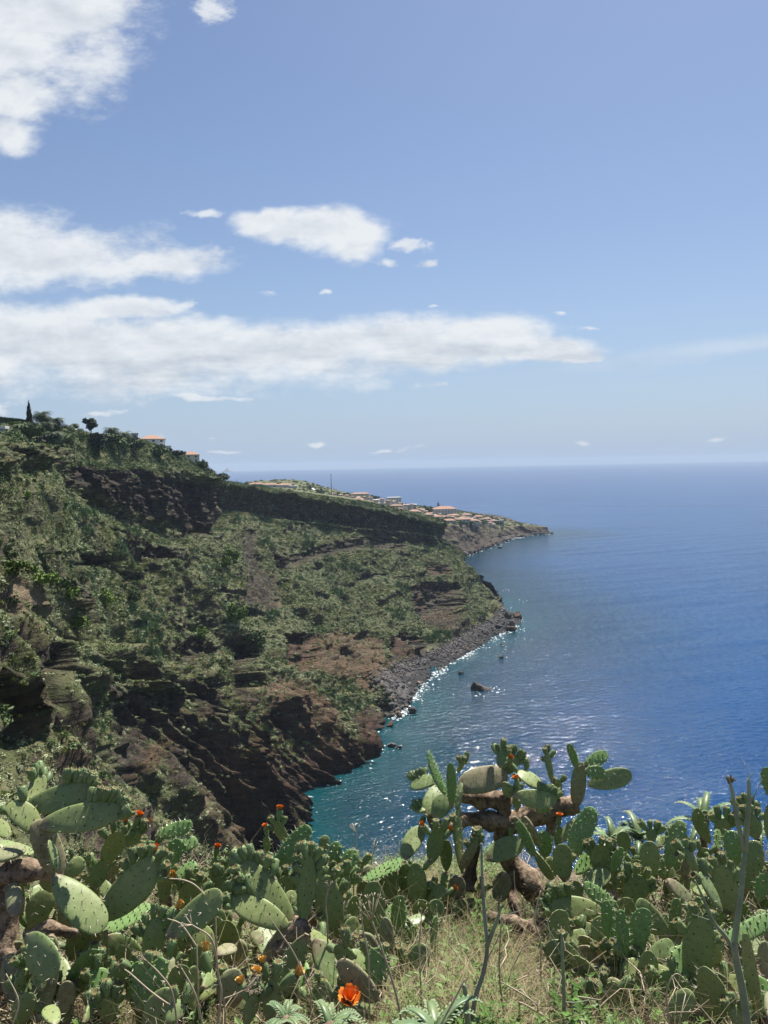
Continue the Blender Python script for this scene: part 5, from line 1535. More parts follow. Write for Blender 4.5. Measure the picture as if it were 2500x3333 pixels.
def fruit_mesh(seed):
    r = np.random.RandomState(seed); seg = 11
    prof = [(0.30, 0.0), (0.62, 0.14), (0.88, 0.34), (1.0, 0.60), (0.98, 0.84), (0.86, 0.98), (0.70, 1.0), (0.45, 0.93), (0.0, 0.90)]
    vs, fs, mi = [], [], []
    for (rr, z) in prof[:-1]:
        for i in range(seg):
            th = 2 * math.pi * i / seg; k = 1 + 0.07 * r.normal()
            vs.append((0.5 * rr * k * math.cos(th), 0.5 * rr * k * math.sin(th), z * 1.45 + 0.02 * r.normal()))
    n = len(prof) - 1
    for j in range(n - 1):
        for i in range(seg):
            fs.append((j * seg + i, j * seg + (i + 1) % seg, (j + 1) * seg + (i + 1) % seg, (j + 1) * seg + i)); mi.append(0 if j < 6 else 1)
    k = len(vs); vs.append((0, 0, 0.9 * 1.45))
    for i in range(seg): fs.append(((n - 1) * seg + i, (n - 1) * seg + (i + 1) % seg, k)); mi.append(1)
    # knobbly areoles and bristles
    for i in range(34):
        z = 0.2 + 0.8 * math.sqrt(r.rand()); rr = np.interp(z, [p[1] for p in prof[:7]], [p[0] for p in prof[:7]]) * 0.5
        th = r.rand() * 6.283; d = np.array([math.cos(th), math.sin(th), 0.35]); d /= np.linalg.norm(d)
        p = np.array([rr * math.cos(th), rr * math.sin(th), z * 1.45]); a = np.array([-math.sin(th), math.cos(th), 0]); b = np.cross(d, a)
        o = len(vs); q = 0.075
        vs += [tuple(p + a * q), tuple(p + b * q), tuple(p - a * q), tuple(p - b * q), tuple(p + d * 0.10)]
        for j in range(4): fs.append((o + j, o + (j + 1) % 4, o + 4)); mi.append(1 if r.rand() < 0.35 else 0)
        if r.rand() < 0.75:
            dd = d + r.normal(size=3) * .4; o = len(vs); vs += [tuple(p + a * .018), tuple(p - a * .018), tuple(p + dd * 0.26)]; fs.append((o, o + 1, o + 2)); mi.append(2)
    for i in range(20):                                  # bristles round the rim
        th = r.rand() * 6.283; p = np.array([0.43 * math.cos(th), 0.43 * math.sin(th), 1.43]); d = np.array([math.cos(th) * .5, math.sin(th) * .5, 1]) + r.normal(size=3) * .3
        a = np.array([-math.sin(th), math.cos(th), 0]); o = len(vs)
        vs += [tuple(p + a * .03), tuple(p - a * .03), tuple(p + d * 0.2)]; fs.append((o, o + 1, o + 2)); mi.append(1)
    me = mesh_np('fruit', vs, fs, [M_FRUIT, M_FTOP, M_SPINE], mat_idx=mi)
    return me
FRUITS = [fruit_mesh(s) for s in range(5)]
def flower_mesh(seed, mat, closed):
    r = np.random.RandomState(seed); vs, fs = [], []
    for ring, (n, op) in enumerate(((7, 0.55), (6, 0.3))):
        for i in range(n):
            th = 2 * math.pi * (i + 0.5 * ring) / n + r.normal() * .1; op_ = op * closed
            d = np.array([math.cos(th), math.sin(th), 0]); side = np.array([-math.sin(th), math.cos(th), 0]); k = len(vs)
            for (t, w) in ((0, .10), (.45, .30), (.8, .34), (1.0, .16)):
                p = d * (0.12 + t * op_ * 1.1) + np.array([0, 0, t * (1.15 - 0.5 * op_) + .05 * r.normal()])
                vs += [tuple(p - side * w), tuple(p + d * -.06 * (t > .3)), tuple(p + side * w)]
            for j in range(3):
                a = k + j * 3; fs += [(a, a + 1, a + 4, a + 3), (a + 1, a + 2, a + 5, a + 4)]
    return mesh_np('flower', vs, fs, [mat])
FL_ORANGE = [flower_mesh(1, M_PETAL, 1.0), flower_mesh(2, M_PETAL, 0.35), flower_mesh(3, M_PETAL, 1.3)]
FL_YELLOW = [flower_mesh(5, M_PETALY, 0.45), flower_mesh(6, M_PETALY, 0.8)]

PLANTS = {}
def plant(key, px, py, Y, label):
    p = at(px, py, Y); z = float(gz(p[0], p[1]))
    e = empty('prickly_pear', (p[0], p[1], z)); tag(e, label, 'cactus', 'prickly pears on the cliff edge')
    PLANTS[key] = e
    return e
def add_trunk(key, pts, name='stem'):
    """woody stem through (px, py, Y, width px)"""
    e = PLANTS[key]; P = [at(a[0], a[1], a[2]) for a in pts]; Rd = [a[3] / 2 / 2500 * a[2] for a in pts]
    # resample
    P = np.array(P); n = max(10, 9 * len(P)); t = np.linspace(0, len(P) - 1, n)
    Q = crom(np.arange(len(P)), P, t) if len(P) > 2 else P[0] + (P[1] - P[0]) * t[:, None]
    rr_ = np.interp(t, np.arange(len(P)), Rd)
    v, f = tube([tuple(q) for q in Q], [1.0] * n, 20)
    V = np.array(v).reshape(n, 20, 3)
    nz_ = 1 + 0.42 * fbm(Q[:, None] * 7.0 + (V - Q[:, None]) * 0.9 + 3, 3) + 0.22 * fbm(Q[:, None] * 22.0 + (V - Q[:, None]) * 1.6, 3)
    joint = 1 - 0.26 * np.abs(np.sin(t * math.pi * 0.9))[:, None]
    V = Q[:, None] + (V - Q[:, None]) * (rr_[:, None] * nz_ * joint)[..., None] 
    V = V - np.array(e.location)
    return link(name, mesh_np(name, V.reshape(-1, 3), f, [M_CBARK]), e)
PAD_N = [0]
def add_pad(key, x0, y0, x1, y1, w, D, dD=0.0, phi=0.0, kind='g', fruit=0, flower=0, yflower=0, bend=None, fsz=0.036, world=None):
    """pad from the joint at (x0, y0) to its tip at (x1, y1), w its seen width in photo pixels"""
    e = PLANTS[key]; PAD_N[0] += 1; sd = PAD_N[0]; r = random.Random(sd * 13 + 5)
    if world is None:
        B = at(x0, y0, D); T_ = at(x1, y1, D + dD)
        ph = R(phi); Wd = w / 2500 * D / max(abs(math.cos(ph)), 0.45)
    else:
        B, T_, Wd, ph = np.array(world[0]), np.array(world[1]), world[2], R(phi)
    a = T_ - B; L = np.linalg.norm(a); a /= L
    view = EYE - (B + T_) / 2; view /= np.linalg.norm(view)
    n0 = view - a * (view @ a); n0 /= np.linalg.norm(n0)
    n = n0 * math.cos(ph) + np.cross(a, n0) * math.sin(ph)
    xw = np.cross(n, a)
    Wd = min(Wd * 0.93, L * 0.72 if kind != 'o' else L * 0.8)
    Tk = min(max(0.17 * Wd, 0.017), 0.042) * (1.35 if kind == 'o' else 1.0)
    if abs(phi) > 68: Tk = max(Tk, w / 2500 * D * 0.85)
    me, margin = make_pad(L, Wd, Tk, kind, sd, bend if bend is not None else r.uniform(-0.16, 0.16))
    o = bpy.data.objects.new('pad', me); C.objects.link(o); o.parent = e
    M = Matrix(((xw[0], n[0], a[0], 0), (xw[1], n[1], a[1], 0), (xw[2], n[2], a[2], 0), (0, 0, 0, 1)))
    o.rotation_euler = M.to_euler(); o.location = Vector(B) - e.location
    if kind == 'y': o['label'] = 'bright green young spiny pad'
    if kind == 'o': o['label'] = 'old brownish corky pad'
    if fruit or flower or yflower:
        Rm = np.stack([xw, n, a], -1)
        cand = []
        for g in np.linspace(-1, 1, 41):
            p, d = margin(g); up = (Rm @ d)[2]
            cand.append((g, p, d, up))
        good = [c for c in cand if c[3] > -0.15] or cand
        good.sort(key=lambda c: c[0])
        N = fruit + flower + yflower
        kinds = ['f'] * fruit + ['o'] * flower + ['w'] * yflower; r.shuffle(kinds)
        for i in range(N):
            g = good[int((i + 0.5) / N * len(good)) if N > 1 else len(good) // 2 + r.randint(-3, 3)]
            p, d = g[1], g[2]
            upl = Rm.T @ np.array([0, 0, 1.0])
            d = d * 0.75 + upl * 0.55 + np.array([r.uniform(-.3, .3), r.uniform(-.5, .5), r.uniform(-.15, .15)]); d /= np.linalg.norm(d)
            fs_ = fsz * r.uniform(0.75, 1.15)
            q = Vector(d).to_track_quat('Z', 'Y')
            f = bpy.data.objects.new('fruit', FRUITS[r.randrange(5)]); C.objects.link(f); f.parent = o
            f.rotation_mode = 'QUATERNION'; f.rotation_quaternion = q @ Quaternion((0, 0, 1), r.uniform(0, 6.28))
            p = p + np.array([0, r.uniform(-.35, .35) * Tk, 0]); f.location = Vector(p) - Vector(d) * fs_ * 0.12
            f.scale = (fs_, fs_, fs_ * r.uniform(0.95, 1.25) * (1.25 if kinds[i] != 'f' else 1))
            if kinds[i] != 'f':
                lst = FL_ORANGE if kinds[i] == 'o' else FL_YELLOW
                fl = bpy.data.objects.new('flower', lst[r.randrange(len(lst))]); C.objects.link(fl); fl.parent = o
                fl.rotation_mode = 'QUATERNION'; fl.rotation_quaternion = q; k2 = fs_ * 0.85
                fl.location = f.location + Vector(d) * f.scale[2] * 1.38; fl.scale = (k2, k2, k2)
                fl['label'] = 'open orange flower' if kinds[i] == 'o' else 'withered yellow flower'
    return o

plant('A', 120, 3100, 3.1, 'tall thick-stemmed prickly pear at the picture edge with two long fruiting pads lying level')
plant('B', 520, 3000, 3.9, 'prickly pear with bright young spiny pads against the dark cliff foot')
plant('C', 470, 3200, 2.9, 'leafy dark prickly pear filling the corner below the thick-stemmed one')
plant('D', 900, 3200, 2.95, 'prickly pear fanning out from one joint above the big orange flower')
plant('E', 1010, 2980, 3.8, 'prickly pear crowded with fruits in front of the teal bay')
plant('N', 905, 2860, 4.3, 'small prickly pear with two orange blooms by the surf')
plant('F', 1180, 3080, 3.6, 'low prickly pear of upright dark oval pads beside the grassy gap')
plant('G', 1700, 3080, 4.3, 'largest prickly pear with dark twisted trunks rising highest before the open sea')
plant('H', 1880, 2960, 4.2, 'prickly pear of broad upright pads under the twisted trunks')
plant('I', 2060, 3260, 3.1, 'prickly pear with three fresh ear-shaped pads above the dry twigs')
plant('J', 2280, 3260, 3.0, 'prickly pear with one huge front pad beside the tall green stalk')
plant('K', 2300, 2950, 4.0, 'dark fruiting prickly pear on the sea skyline behind the tall stalk')
plant('L', 2470, 3250, 2.7, 'prickly pear with one tall narrow pad at the picture corner')
plant('M', 1330, 3080, 3.9, 'shaded prickly pear hanging under the lit pads of the largest one')

P_ = add_pad
# --- A
add_trunk('A', [(-160, 2960, 3.05, 130), (-60, 2870, 3.0, 110), (60, 2835, 3.0, 84), (185, 2836, 3.0, 70)])
add_trunk('A', [(-40, 3330, 2.9, 120), (0, 3120, 2.95, 110), (20, 2960, 3.0, 90), (-10, 2870, 3.02, 90)], 'trunk')
add_trunk('A', [(90, 3060, 2.9, 60), (150, 3025, 2.92, 55), (250, 3040, 2.95, 40)])
P_('A', 198, 2850, 108, 2672, 92, 3.0, -.02, 20, 'o', bend=.05)
P_('A', 130, 2720, 32, 2612, 80, 2.98, 0, 20, 'g', fruit=2)
P_('A', 62, 2640, 305, 2572, 92, 3.06, .02, -12, 'g', fruit=11, fsz=.038)
P_('A', 122, 2690, 392, 2640, 100, 2.98, .02, -10, 'g', fruit=12, fsz=.038)
P_('A', 90, 2625, 138, 2530, 62, 3.3, .16, 30, 'g', fruit=5)
P_('A', 172, 2850, 332, 3032, 112, 2.95, -.08, -28, 'g')
P_('A', 192, 2838, 160, 2735, 34, 2.93, 0, 60, 'g')
P_('A', 325, 2995, 500, 2795, 128, 3.02, .05, -8, 'g', fruit=7, fsz=.038)
P_('A', 338, 3036, 490, 2945, 58, 3.05, .1, -62, 'y')
P_('A', 345, 3050, 450, 3120, 90, 3.0, 0, 5, 'g', bend=.02)
P_('A', 345, 3030, 332, 3200, 22, 2.95, .02, 70, 'g', fruit=3)
P_('A', -30, 2740, 110, 2775, 36, 3.15, .05, -62, 'g')
P_('A', -40, 2680, 30, 2720, 60, 3.1, .05, -40, 'g')
P_('A', -60, 2800, 85, 2760, 46, 2.95, .06, -55, 'o')
P_('A', 50, 2985, 32, 2868, 60, 2.85, .10, -20, 'o')
P_('A', 85, 3050, 172, 3165, 105, 2.75, -.16, 34, 'g')
P_('A', 170, 3040, 150, 3300, 62, 2.75, -.02, 28, 'o', bend=.25)
P_('A', 100, 3020, 158, 2900, 90, 3.2, .05, 8, 'g')
P_('A', 100, 3150, 45, 3225, 50, 2.72, -.06, -45, 'g')
P_('A', 235, 3030, 205, 2960, 60, 3.35, .16, 20, 'g')
P_('A', 262, 3010, 250, 3120, 90, 3.05, .02, -10, 'g', fruit=2)
P_('A', 20, 3200, 60, 3060, 80, 2.95, .03, 10, 'o')
P_('A', 215, 2858, 268, 2792, 60, 3.4, .05, 10, 'g')
P_('A', 195, 2890, 130, 2880, 40, 3.15, .06, -40, 'g')
# --- B
P_('B', 352, 2810, 385, 2700, 72, 3.7, 0, 15, 'g', fruit=3, flower=1)
P_('B', 425, 2770, 440, 2695, 54, 3.75, 0, 5, 'g', fruit=2, flower=3)
P_('B', 505, 2722, 628, 2682, 50, 3.85, .03, -18, 'y')
P_('B', 530, 2836, 595, 2735, 66, 3.7, .06, -12, 'y')
P_('B', 570, 2765, 642, 2732, 46, 3.8, .04, -15, 'y')
P_('B', 535, 2950, 538, 2805, 52, 3.6, .02, 12, 'g', fruit=3, flower=1)
P_('B', 600, 2985, 632, 2858, 88, 3.6, .02, -10, 'g', fruit=3, yflower=1)
P_('B', 662, 2915, 735, 2862, 70, 3.65, .02, 0, 'g', fruit=5, yflower=1)
P_('B', 690, 2860, 706, 2790, 28, 3.9, 0, 50, 'y', flower=1)
P_('B', 560, 2860, 640, 2810, 40, 3.9, .05, -30, 'y')
P_('B', 205, 2860, 262, 2795, 60, 3.8, .05, 0, 'g', fruit=2)
P_('B', 300, 2900, 342, 2800, 60, 3.7, .05, 10, 'g', fruit=2, yflower=1)
P_('B', 470, 2800, 500, 2740, 44, 3.9, .02, 20, 'y', fruit=2)
P_('B', 420, 2860, 470, 2775, 60, 3.8, .02, -15, 'g', fruit=6)
add_trunk('B', [(560, 3130, 3.75, 60), (560, 3000, 3.7, 50), (545, 2900, 3.68, 36)])
# --- C
P_('C', 487, 3165, 512, 2992, 80, 2.9, .03, 6, 'g', fruit=5, yflower=1)
P_('C', 545, 3052, 725, 2905, 105, 2.85, .05, -10, 'g', bend=.05)
P_('C', 445, 3290, 530, 3122, 78, 2.6, .04, -5, 'y')
P_('C', 640, 3185, 648, 3078, 80, 2.8, .02, 5, 'g', bend=.1)
P_('C', 628, 3290, 618, 3142, 50, 2.6, .03, 35, 'g')
P_('C', 375, 3275, 385, 3130, 66, 2.7, .03, 12, 'g', bend=.1)
P_('C', 272, 3330, 322, 3225, 34, 2.5, .14, 50, 'g')
P_('C', 470, 3340, 560, 3225, 110, 2.5, .03, 0, 'g')
P_('C', 660, 3215, 705, 3170, 46, 2.6, .14, 10, 'g', yflower=1)
P_('C', 330, 3260, 305, 3120, 70, 2.85, .0, -15, 'g', fruit=5)
P_('C', 355, 3330, 350, 3240, 70, 2.6, .0, -10, 'g', fruit=5)
P_('C', 585, 3190, 600, 3120, 60, 2.95, .0, 10, 'g')
P_('C', 680, 3130, 640, 3020, 90, 3.1, .02, 20, 'g')
P_('C', 560, 3130, 580, 3040, 70, 3.1, .02, 0, 'g', fruit=3)
P_('C', 420, 3180, 440, 3080, 80, 3.1, .02, -10, 'g', fruit=3)
P_('C', 270, 3150, 270, 3060, 80, 3.2, .02, -10, 'g')
P_('C', 200, 3300, 230, 3190, 70, 2.7, .02, -10, 'o')
P_('C', 60, 3340, 90, 3230, 80, 2.6, .02, 10, 'g')
P_('C', 180, 3340, 160, 3270, 60, 2.45, .1, 20, 'g')
P_('C', 540, 3330, 600, 3260, 70, 2.4, .06, 10, 'g', fruit=2)
add_trunk('C', [(480, 3400, 2.8, 80), (470, 3260, 2.85, 60), (500, 3150, 2.9, 46)])
# --- D
add_trunk('D', [(820, 3330, 2.9, 80), (850, 3200, 2.95, 76), (905, 3110, 3.0, 90), (975, 3030, 3.0, 92), (1000, 3010, 3.0, 60)])
P_('D', 962, 3012, 792, 2800, 92, 3.05, .05, 14, 'g', fruit=10, fsz=.038)
P_('D', 942, 3016, 752, 2915, 92, 3.0, .04, 12, 'g', fruit=7, fsz=.038)
P_('D', 990, 3012, 1008, 2785, 66, 3.02, .04, 40, 'g', fruit=8, fsz=.040)
P_('D', 870, 3160, 985, 3012, 108, 2.97, .02, 0, 'o', bend=.0)
P_('D', 1000, 3040, 908, 3250, 88, 2.85, -.06, -12, 'g')
P_('D', 1018, 3062, 1205, 3245, 122, 2.9, -.08, -22, 'g', fruit=10, fsz=.040)
P_('D', 1000, 3040, 1095, 3115, 60, 3.1, .06, -60, 'g', fruit=2)
P_('D', 870, 3120, 858, 3000, 80, 3.3, .16, 10, 'g')
P_('D', 845, 3080, 830, 3030, 60, 3.35, .06, 0, 'o')
P_('D', 880, 3330, 885, 3180, 66, 2.5, .02, 10, 'g', fruit=2, yflower=2)
P_('D', 800, 3340, 830, 3230, 50, 2.45, .04, 30, 'g', fruit=1, yflower=2)
P_('D', 745, 3160, 780, 3060, 90, 3.2, .02, 10, 'o')
P_('D', 700, 3110, 770, 3080, 40, 3.0, .05, -50, 'o')
P_('D', 830, 3000, 800, 2890, 90, 3.35, .03, -10, 'g', fruit=3)
P_('D', 950, 3300, 970, 3230, 60, 2.9, .03, -10, 'g')
P_('D', 1060, 3330, 1010, 3230, 80, 2.75, .03, -10, 'g', fruit=2)
# --- E
P_('E', 880, 2850, 1008, 2690, 72, 3.9, .05, -14, 'y')
P_('E', 1085, 2842, 1092, 2740, 50, 3.9, .04, -10, 'y')
P_('E', 1112, 2836, 1156, 2768, 60, 3.85, .04, -10, 'y')
P_('E', 1052, 2780, 1062, 2720, 40, 4.1, .02, 10, 'g')
P_('E', 1095, 3065, 1055, 2850, 102, 3.4, .05, 10, 'g', fruit=5)
P_('E', 890, 2960, 955, 2850, 70, 3.7, .03, -10, 'g', fruit=4)
P_('E', 925, 2960, 968, 2920, 40, 3.5, .04, -40, 'y')
P_('E', 1030, 2900, 1065, 2820, 60, 3.8, .03, -10, 'g', fruit=6)
P_('E', 1110, 2905, 1140, 2850, 60, 3.75, .03, -10, 'g', fruit=6)
P_('E', 1150, 2850, 1176, 2800, 40, 3.9, .02, -10, 'g', fruit=2)
P_('E', 815, 2900, 860, 2800, 60, 3.8, .03, -10, 'g', fruit=6)
P_('E', 780, 2960, 770, 2870, 70, 3.7, .03, 10, 'g', fruit=4)
P_('E', 960, 2960, 940, 2900, 50, 3.5, .03, 10, 'g')
add_trunk('E', [(1010, 3110, 3.75, 70), (1010, 2990, 3.75, 56), (1020, 2900, 3.8, 36)])
# --- N
P_('N', 932, 2745, 898, 2672, 40, 4.2, 0, -10, 'g', fruit=3, flower=1, fsz=.03)
P_('N', 872, 2775, 866, 2722, 26, 4.2, 0, 10, 'y', flower=1, fsz=.03)
P_('N', 930, 2820, 936, 2742, 40, 4.25, 0, 30, 'o')
P_('N', 935, 2745, 985, 2728, 24, 4.2, .05, -50, 'g', fruit=1)
add_trunk('N', [(910, 2930, 4.3, 40), (920, 2860, 4.28, 36), (932, 2800, 4.26, 30)])
# --- F
P_('F', 1210, 3080, 1216, 2865, 90, 3.45, .04, 4, 'g', bend=.04)
P_('F', 1298, 3072, 1295, 2908, 54, 3.5, .04, 15, 'y')
P_('F', 1250, 3060, 1278, 2945, 50, 3.6, .12, -10, 'y')
P_('F', 1140, 3085, 1152, 2912, 52, 3.5, .03, 25, 'g')
P_('F', 1305, 3015, 1382, 2985, 34, 3.55, .06, -45, 'g')
P_('F', 1345, 3080, 1340, 3010, 30, 3.45, .0, 30, 'y')
P_('F', 1235, 3160, 1215, 3080, 60, 3.2, .0, 10, 'g', fruit=6)
P_('F', 1180, 3120, 1160, 3030, 60, 3.6, .0, 10, 'g', fruit=2)
P_('F', 1260, 3180, 1265, 3090, 60, 3.3, .0, 10, 'g', fruit=4)
P_('F', 1420, 3130, 1405, 2980, 26, 3.3, .02, 62, 'y')
# --- G: trunks
add_trunk('G', [(1900, 3330, 4.0, 110), (1880, 3180, 4.1, 120), (1830, 3020, 4.2, 110), (1740, 2900, 4.3, 95), (1660, 2800, 4.35, 80), (1640, 2700, 4.35, 75), (1690, 2668, 4.35, 78), (1770, 2640, 4.35, 82), (1880, 2618, 4.35, 60)], 'trunk')
add_trunk('G', [(1690, 2672, 4.35, 80), (1600, 2672, 4.33, 68), (1520, 2668, 4.32, 54), (1480, 2680, 4.3, 46)], 'branch')
add_trunk('G', [(1640, 2690, 4.36, 64), (1636, 2640, 4.36, 44), (1645, 2590, 4.36, 50)], 'branch')
add_trunk('G', [(1560, 2680, 4.32, 46), (1548, 2760, 4.28, 38), (1530, 2840, 4.25, 44), (1520, 2900, 4.2, 60)], 'branch')
add_trunk('G', [(1800, 2660, 4.33, 50), (1785, 2740, 4.3, 36), (1770, 2800, 4.3, 34)], 'branch')
add_trunk('G', [(1400, 2640, 4.3, 40), (1420, 2690, 4.28, 46), (1480, 2690, 4.28, 50), (1510, 2670, 4.3, 52)], 'branch')
add_trunk('G', [(1650, 2850, 4.2, 50), (1670, 2930, 4.1, 44), (1690, 3010, 4.0, 36)], 'branch')
add_trunk('G', [(1590, 2985, 3.75, 40), (1660, 3000, 3.72, 48), (1720, 3022, 3.7, 74), (1760, 3020, 3.7, 66), (1800, 2985, 3.72, 40)], 'stump')
add_trunk('G', [(1725, 3030, 3.68, 70), (1700, 3080, 3.66, 60), (1705, 3140, 3.66, 40)], 'stump')
P_('G', 1310, 2800, 1372, 2692, 66, 4.1, .16, -16, 'g', fruit=1, flower=0)
P_('G', 1168, 2872, 1318, 2798, 38, 4.0, .05, -56, 'y')
P_('G', 1400, 2812, 1428, 2688, 60, 4.05, .03, 10, 'g', fruit=2, flower=2)
P_('G', 1505, 2840, 1478, 2635, 34, 4.1, .02, 66, 'g', fruit=2)
P_('G', 1500, 2830, 1560, 2730, 30, 4.05, .02, 60, 'o', fruit=6)
P_('G', 1388, 2655, 1445, 2552, 92, 4.25, .14, -10, 'g')
P_('G', 1410, 2662, 1464, 2588, 76, 4.15, .04, -10, 'g')
P_('G', 1428, 2540, 1332, 2546, 50, 4.2, .10, 40, 'g', fruit=9, fsz=.032)
P_('G', 1459, 2592, 1377, 2450, 32, 4.1, -.04, 55, 'y')
P_('G', 1471, 2632, 1466, 2484, 34, 4.05, -.02, 12, 'y')
P_('G', 1488, 2636, 1491, 2545, 30, 4.12, .08, -50, 'g')
P_('G', 1385, 2640, 1352, 2636, 18, 4.2, .03, 50, 'g', fruit=4, fsz=.03)
P_('G', 1490, 2515, 1512, 2472, 16, 4.3, .0, 55, 'g', fruit=4, fsz=.028)
P_('G', 1492, 2566, 1655, 2520, 92, 4.3, .03, -12, 'o', flower=1, bend=-.1)
add_trunk('G', [(1505, 2590, 4.38, 50), (1560, 2600, 4.38, 80), (1625, 2605, 4.38, 80), (1660, 2620, 4.38, 50)], 'branch')
P_('G', 1640, 2545, 1672, 2592, 50, 4.28, -.02, 10, 'g', fruit=2)
P_('G', 1628, 2500, 1636, 2438, 34, 4.3, .05, -30, 'g', fruit=5, fsz=.034)
P_('G', 1650, 2520, 1676, 2455, 60, 4.4, .02, 10, 'g', fruit=9, fsz=.034)
P_('G', 1768, 2562, 1688, 2506, 52, 4.3, .05, 50, 'g', fruit=3)
P_('G', 1670, 2586, 1808, 2600, 66, 4.2, .0, -8, 'g', fruit=10, fsz=.032)
P_('G', 1798, 2545, 1779, 2445, 22, 4.3, .0, 50, 'g', fruit=4, fsz=.028)
P_('G', 1805, 2620, 1812, 2535, 34, 4.34, .0, 40, 'g', fruit=2)
P_('G', 1878, 2625, 1896, 2482, 54, 4.3, .02, 10, 'o', bend=-.1)
P_('G', 1880, 2506, 1846, 2418, 27, 4.3, -.02, 15, 'y')
P_('G', 1901, 2494, 1978, 2450, 46, 4.32, .02, -8, 'y')
P_('G', 1903, 2510, 1968, 2516, 46, 4.24, .0, 6, 'y')
P_('G', 1914, 2556, 2056, 2520, 70, 4.26, .0, -6, 'g', bend=.06)
P_('G', 1682, 2640, 1688, 2560, 34, 4.25, .0, 40, 'g', flower=1)
P_('G', 1745, 2640, 1790, 2620, 36, 4.2, .0, 20, 'y')
P_('G', 1580, 2795, 1700, 2738, 78, 4.1, .04, -10, 'g', fruit=2, bend=.08)
P_('G', 1640, 2840, 1620, 2930, 66, 4.1, .0, 10, 'o', bend=.1)
P_('G', 1675, 2658, 1742, 2782, 34, 4.0, -.05, 50, 'y')
P_('G', 1740, 2768, 1793, 2868, 30, 3.95, -.08, 58, 'g')
P_('G', 1702, 2655, 1752, 2755, 32, 4.15, -.03, 50, 'o')
P_('G', 1480, 2850, 1495, 2930, 66, 4.05, -.02, 0, 'o')
P_('G', 1500, 2920, 1520, 3040, 56, 4.0, .0, 10, 'g')
# --- M
P_('M', 1265, 2955, 1272, 2822, 66, 4.0, .02, 6, 'g')
P_('M', 1360, 2960, 1352, 2812, 72, 3.9, .02, -8, 'g', fruit=2)
P_('M', 1310, 2900, 1330, 2800, 60, 4.1, .02, -8, 'g')
P_('M', 1452, 2835, 1450, 2730, 46, 4.3, .0, 8, 'g')
P_('M', 1400, 3000, 1440, 2880, 56, 3.9, .03, 0, 'g', fruit=2, flower=1)
P_('M', 1385, 2995, 1400, 2870, 70, 4.0, .0, 20, 'g')
P_('M', 1450, 3000, 1450, 2900, 60, 4.1, .0, -10, 'g')
P_('M', 1300, 2985, 1320, 2900, 60, 4.1, .0, -10, 'g', fruit=3)
add_trunk('M', [(1380, 3120, 3.9, 90), (1385, 3040, 3.95, 80), (1390, 2970, 3.98, 56)])
# --- H
P_('H', 1855, 2800, 1930, 2628, 74, 3.95, .05, -6, 'y')
P_('H', 1836, 2870, 1826, 2745, 68, 3.8, .03, 10, 'g')
P_('H', 1830, 2738, 1892, 2664, 50, 4.1, .03, -20, 'g')
P_('H', 1957, 2850, 1955, 2746, 78, 3.9, .02, 5, 'g', fruit=7, fsz=.036)
P_('H', 2036, 2780, 2026, 2704, 50, 4.2, .02, 10, 'g')
P_('H', 1872, 2845, 1940, 2780, 50, 3.95, .04, -30, 'y')
P_('H', 1988, 2845, 2024, 2757, 36, 3.85, .02, 20, 'y')
P_('H', 1775, 2790, 1768, 2706, 54, 4.15, .02, 5, 'y')
P_('H', 1815, 2760, 1822, 2690, 34, 4.2, .02, 10, 'g', flower=1)
P_('H', 1800, 2860, 1788, 2790, 54, 4.05, .02, 15, 'g', fruit=2)
P_('H', 2050, 2960, 2082, 2846, 92, 3.7, .03, 8, 'g', fruit=6, fsz=.038)
P_('H', 2120, 2855, 2114, 2738, 70, 3.8, .03, 4, 'g')
P_('H', 2045, 3025, 2040, 2920, 66, 3.6, .02, 5, 'g')
P_('H', 2012, 2955, 1902, 2876, 52, 3.5, -.02, 22, 'y')
P_('H', 1965, 2970, 1786, 2960, 86, 3.55, .0, 6, 'g', fruit=9, fsz=.036)
P_('H', 1905, 2900, 1980, 2830, 70, 3.8, .03, -20, 'g')
P_('H', 1860, 2950, 1880, 2870, 60, 3.9, .03, -10, 'g')
P_('H', 1980, 2910, 2010, 2820, 60, 3.9, .03, -10, 'g', fruit=3)
P_('H', 1950, 3050, 1970, 2960, 80, 3.8, .03, 10, 'g')
add_trunk('H', [(1960, 3250, 3.8, 90), (1960, 3120, 3.8, 80), (1985, 2990, 3.75, 70), (1990, 2900, 3.8, 50)])
# --- I
P_('I', 2030, 3150, 1966, 2930, 58, 3.1, .05, 12, 'y')
P_('I', 2034, 3146, 2020, 2962, 44, 3.02, .03, 22, 'y')
P_('I', 2052, 3140, 2106, 2958, 78, 3.05, .03, -6, 'y')
P_('I', 2258, 3225, 2022, 3150, 108, 2.95, .03, 14, 'g', bend=.05)
P_('I', 2062, 3245, 1952, 3285, 98, 2.85, -.03, 14, 'g', fruit=7, fsz=.038)
P_('I', 1893, 3240, 1916, 3160, 40, 2.9, .12, -20, 'g')
P_('I', 2180, 3050, 2082, 2930, 78, 3.25, .02, 15, 'g')
P_('I', 2098, 3145, 2186, 3062, 66, 3.15, .02, -12, 'g')
P_('I', 2198, 3060, 2202, 2922, 44, 3.35, .02, 20, 'y')
P_('I', 2010, 3190, 1980, 3140, 50, 3.1, .0, 20, 'g', fruit=2)
P_('I', 1920, 3290, 1880, 3240, 50, 2.8, .0, 10, 'g', fruit=6)
P_('I', 2150, 3160, 2160, 3090, 60, 3.3, .0, 0, 'g')
add_trunk('I', [(2110, 3420, 2.9, 90), (2130, 3320, 2.95, 80), (2200, 3235, 2.98, 60)])
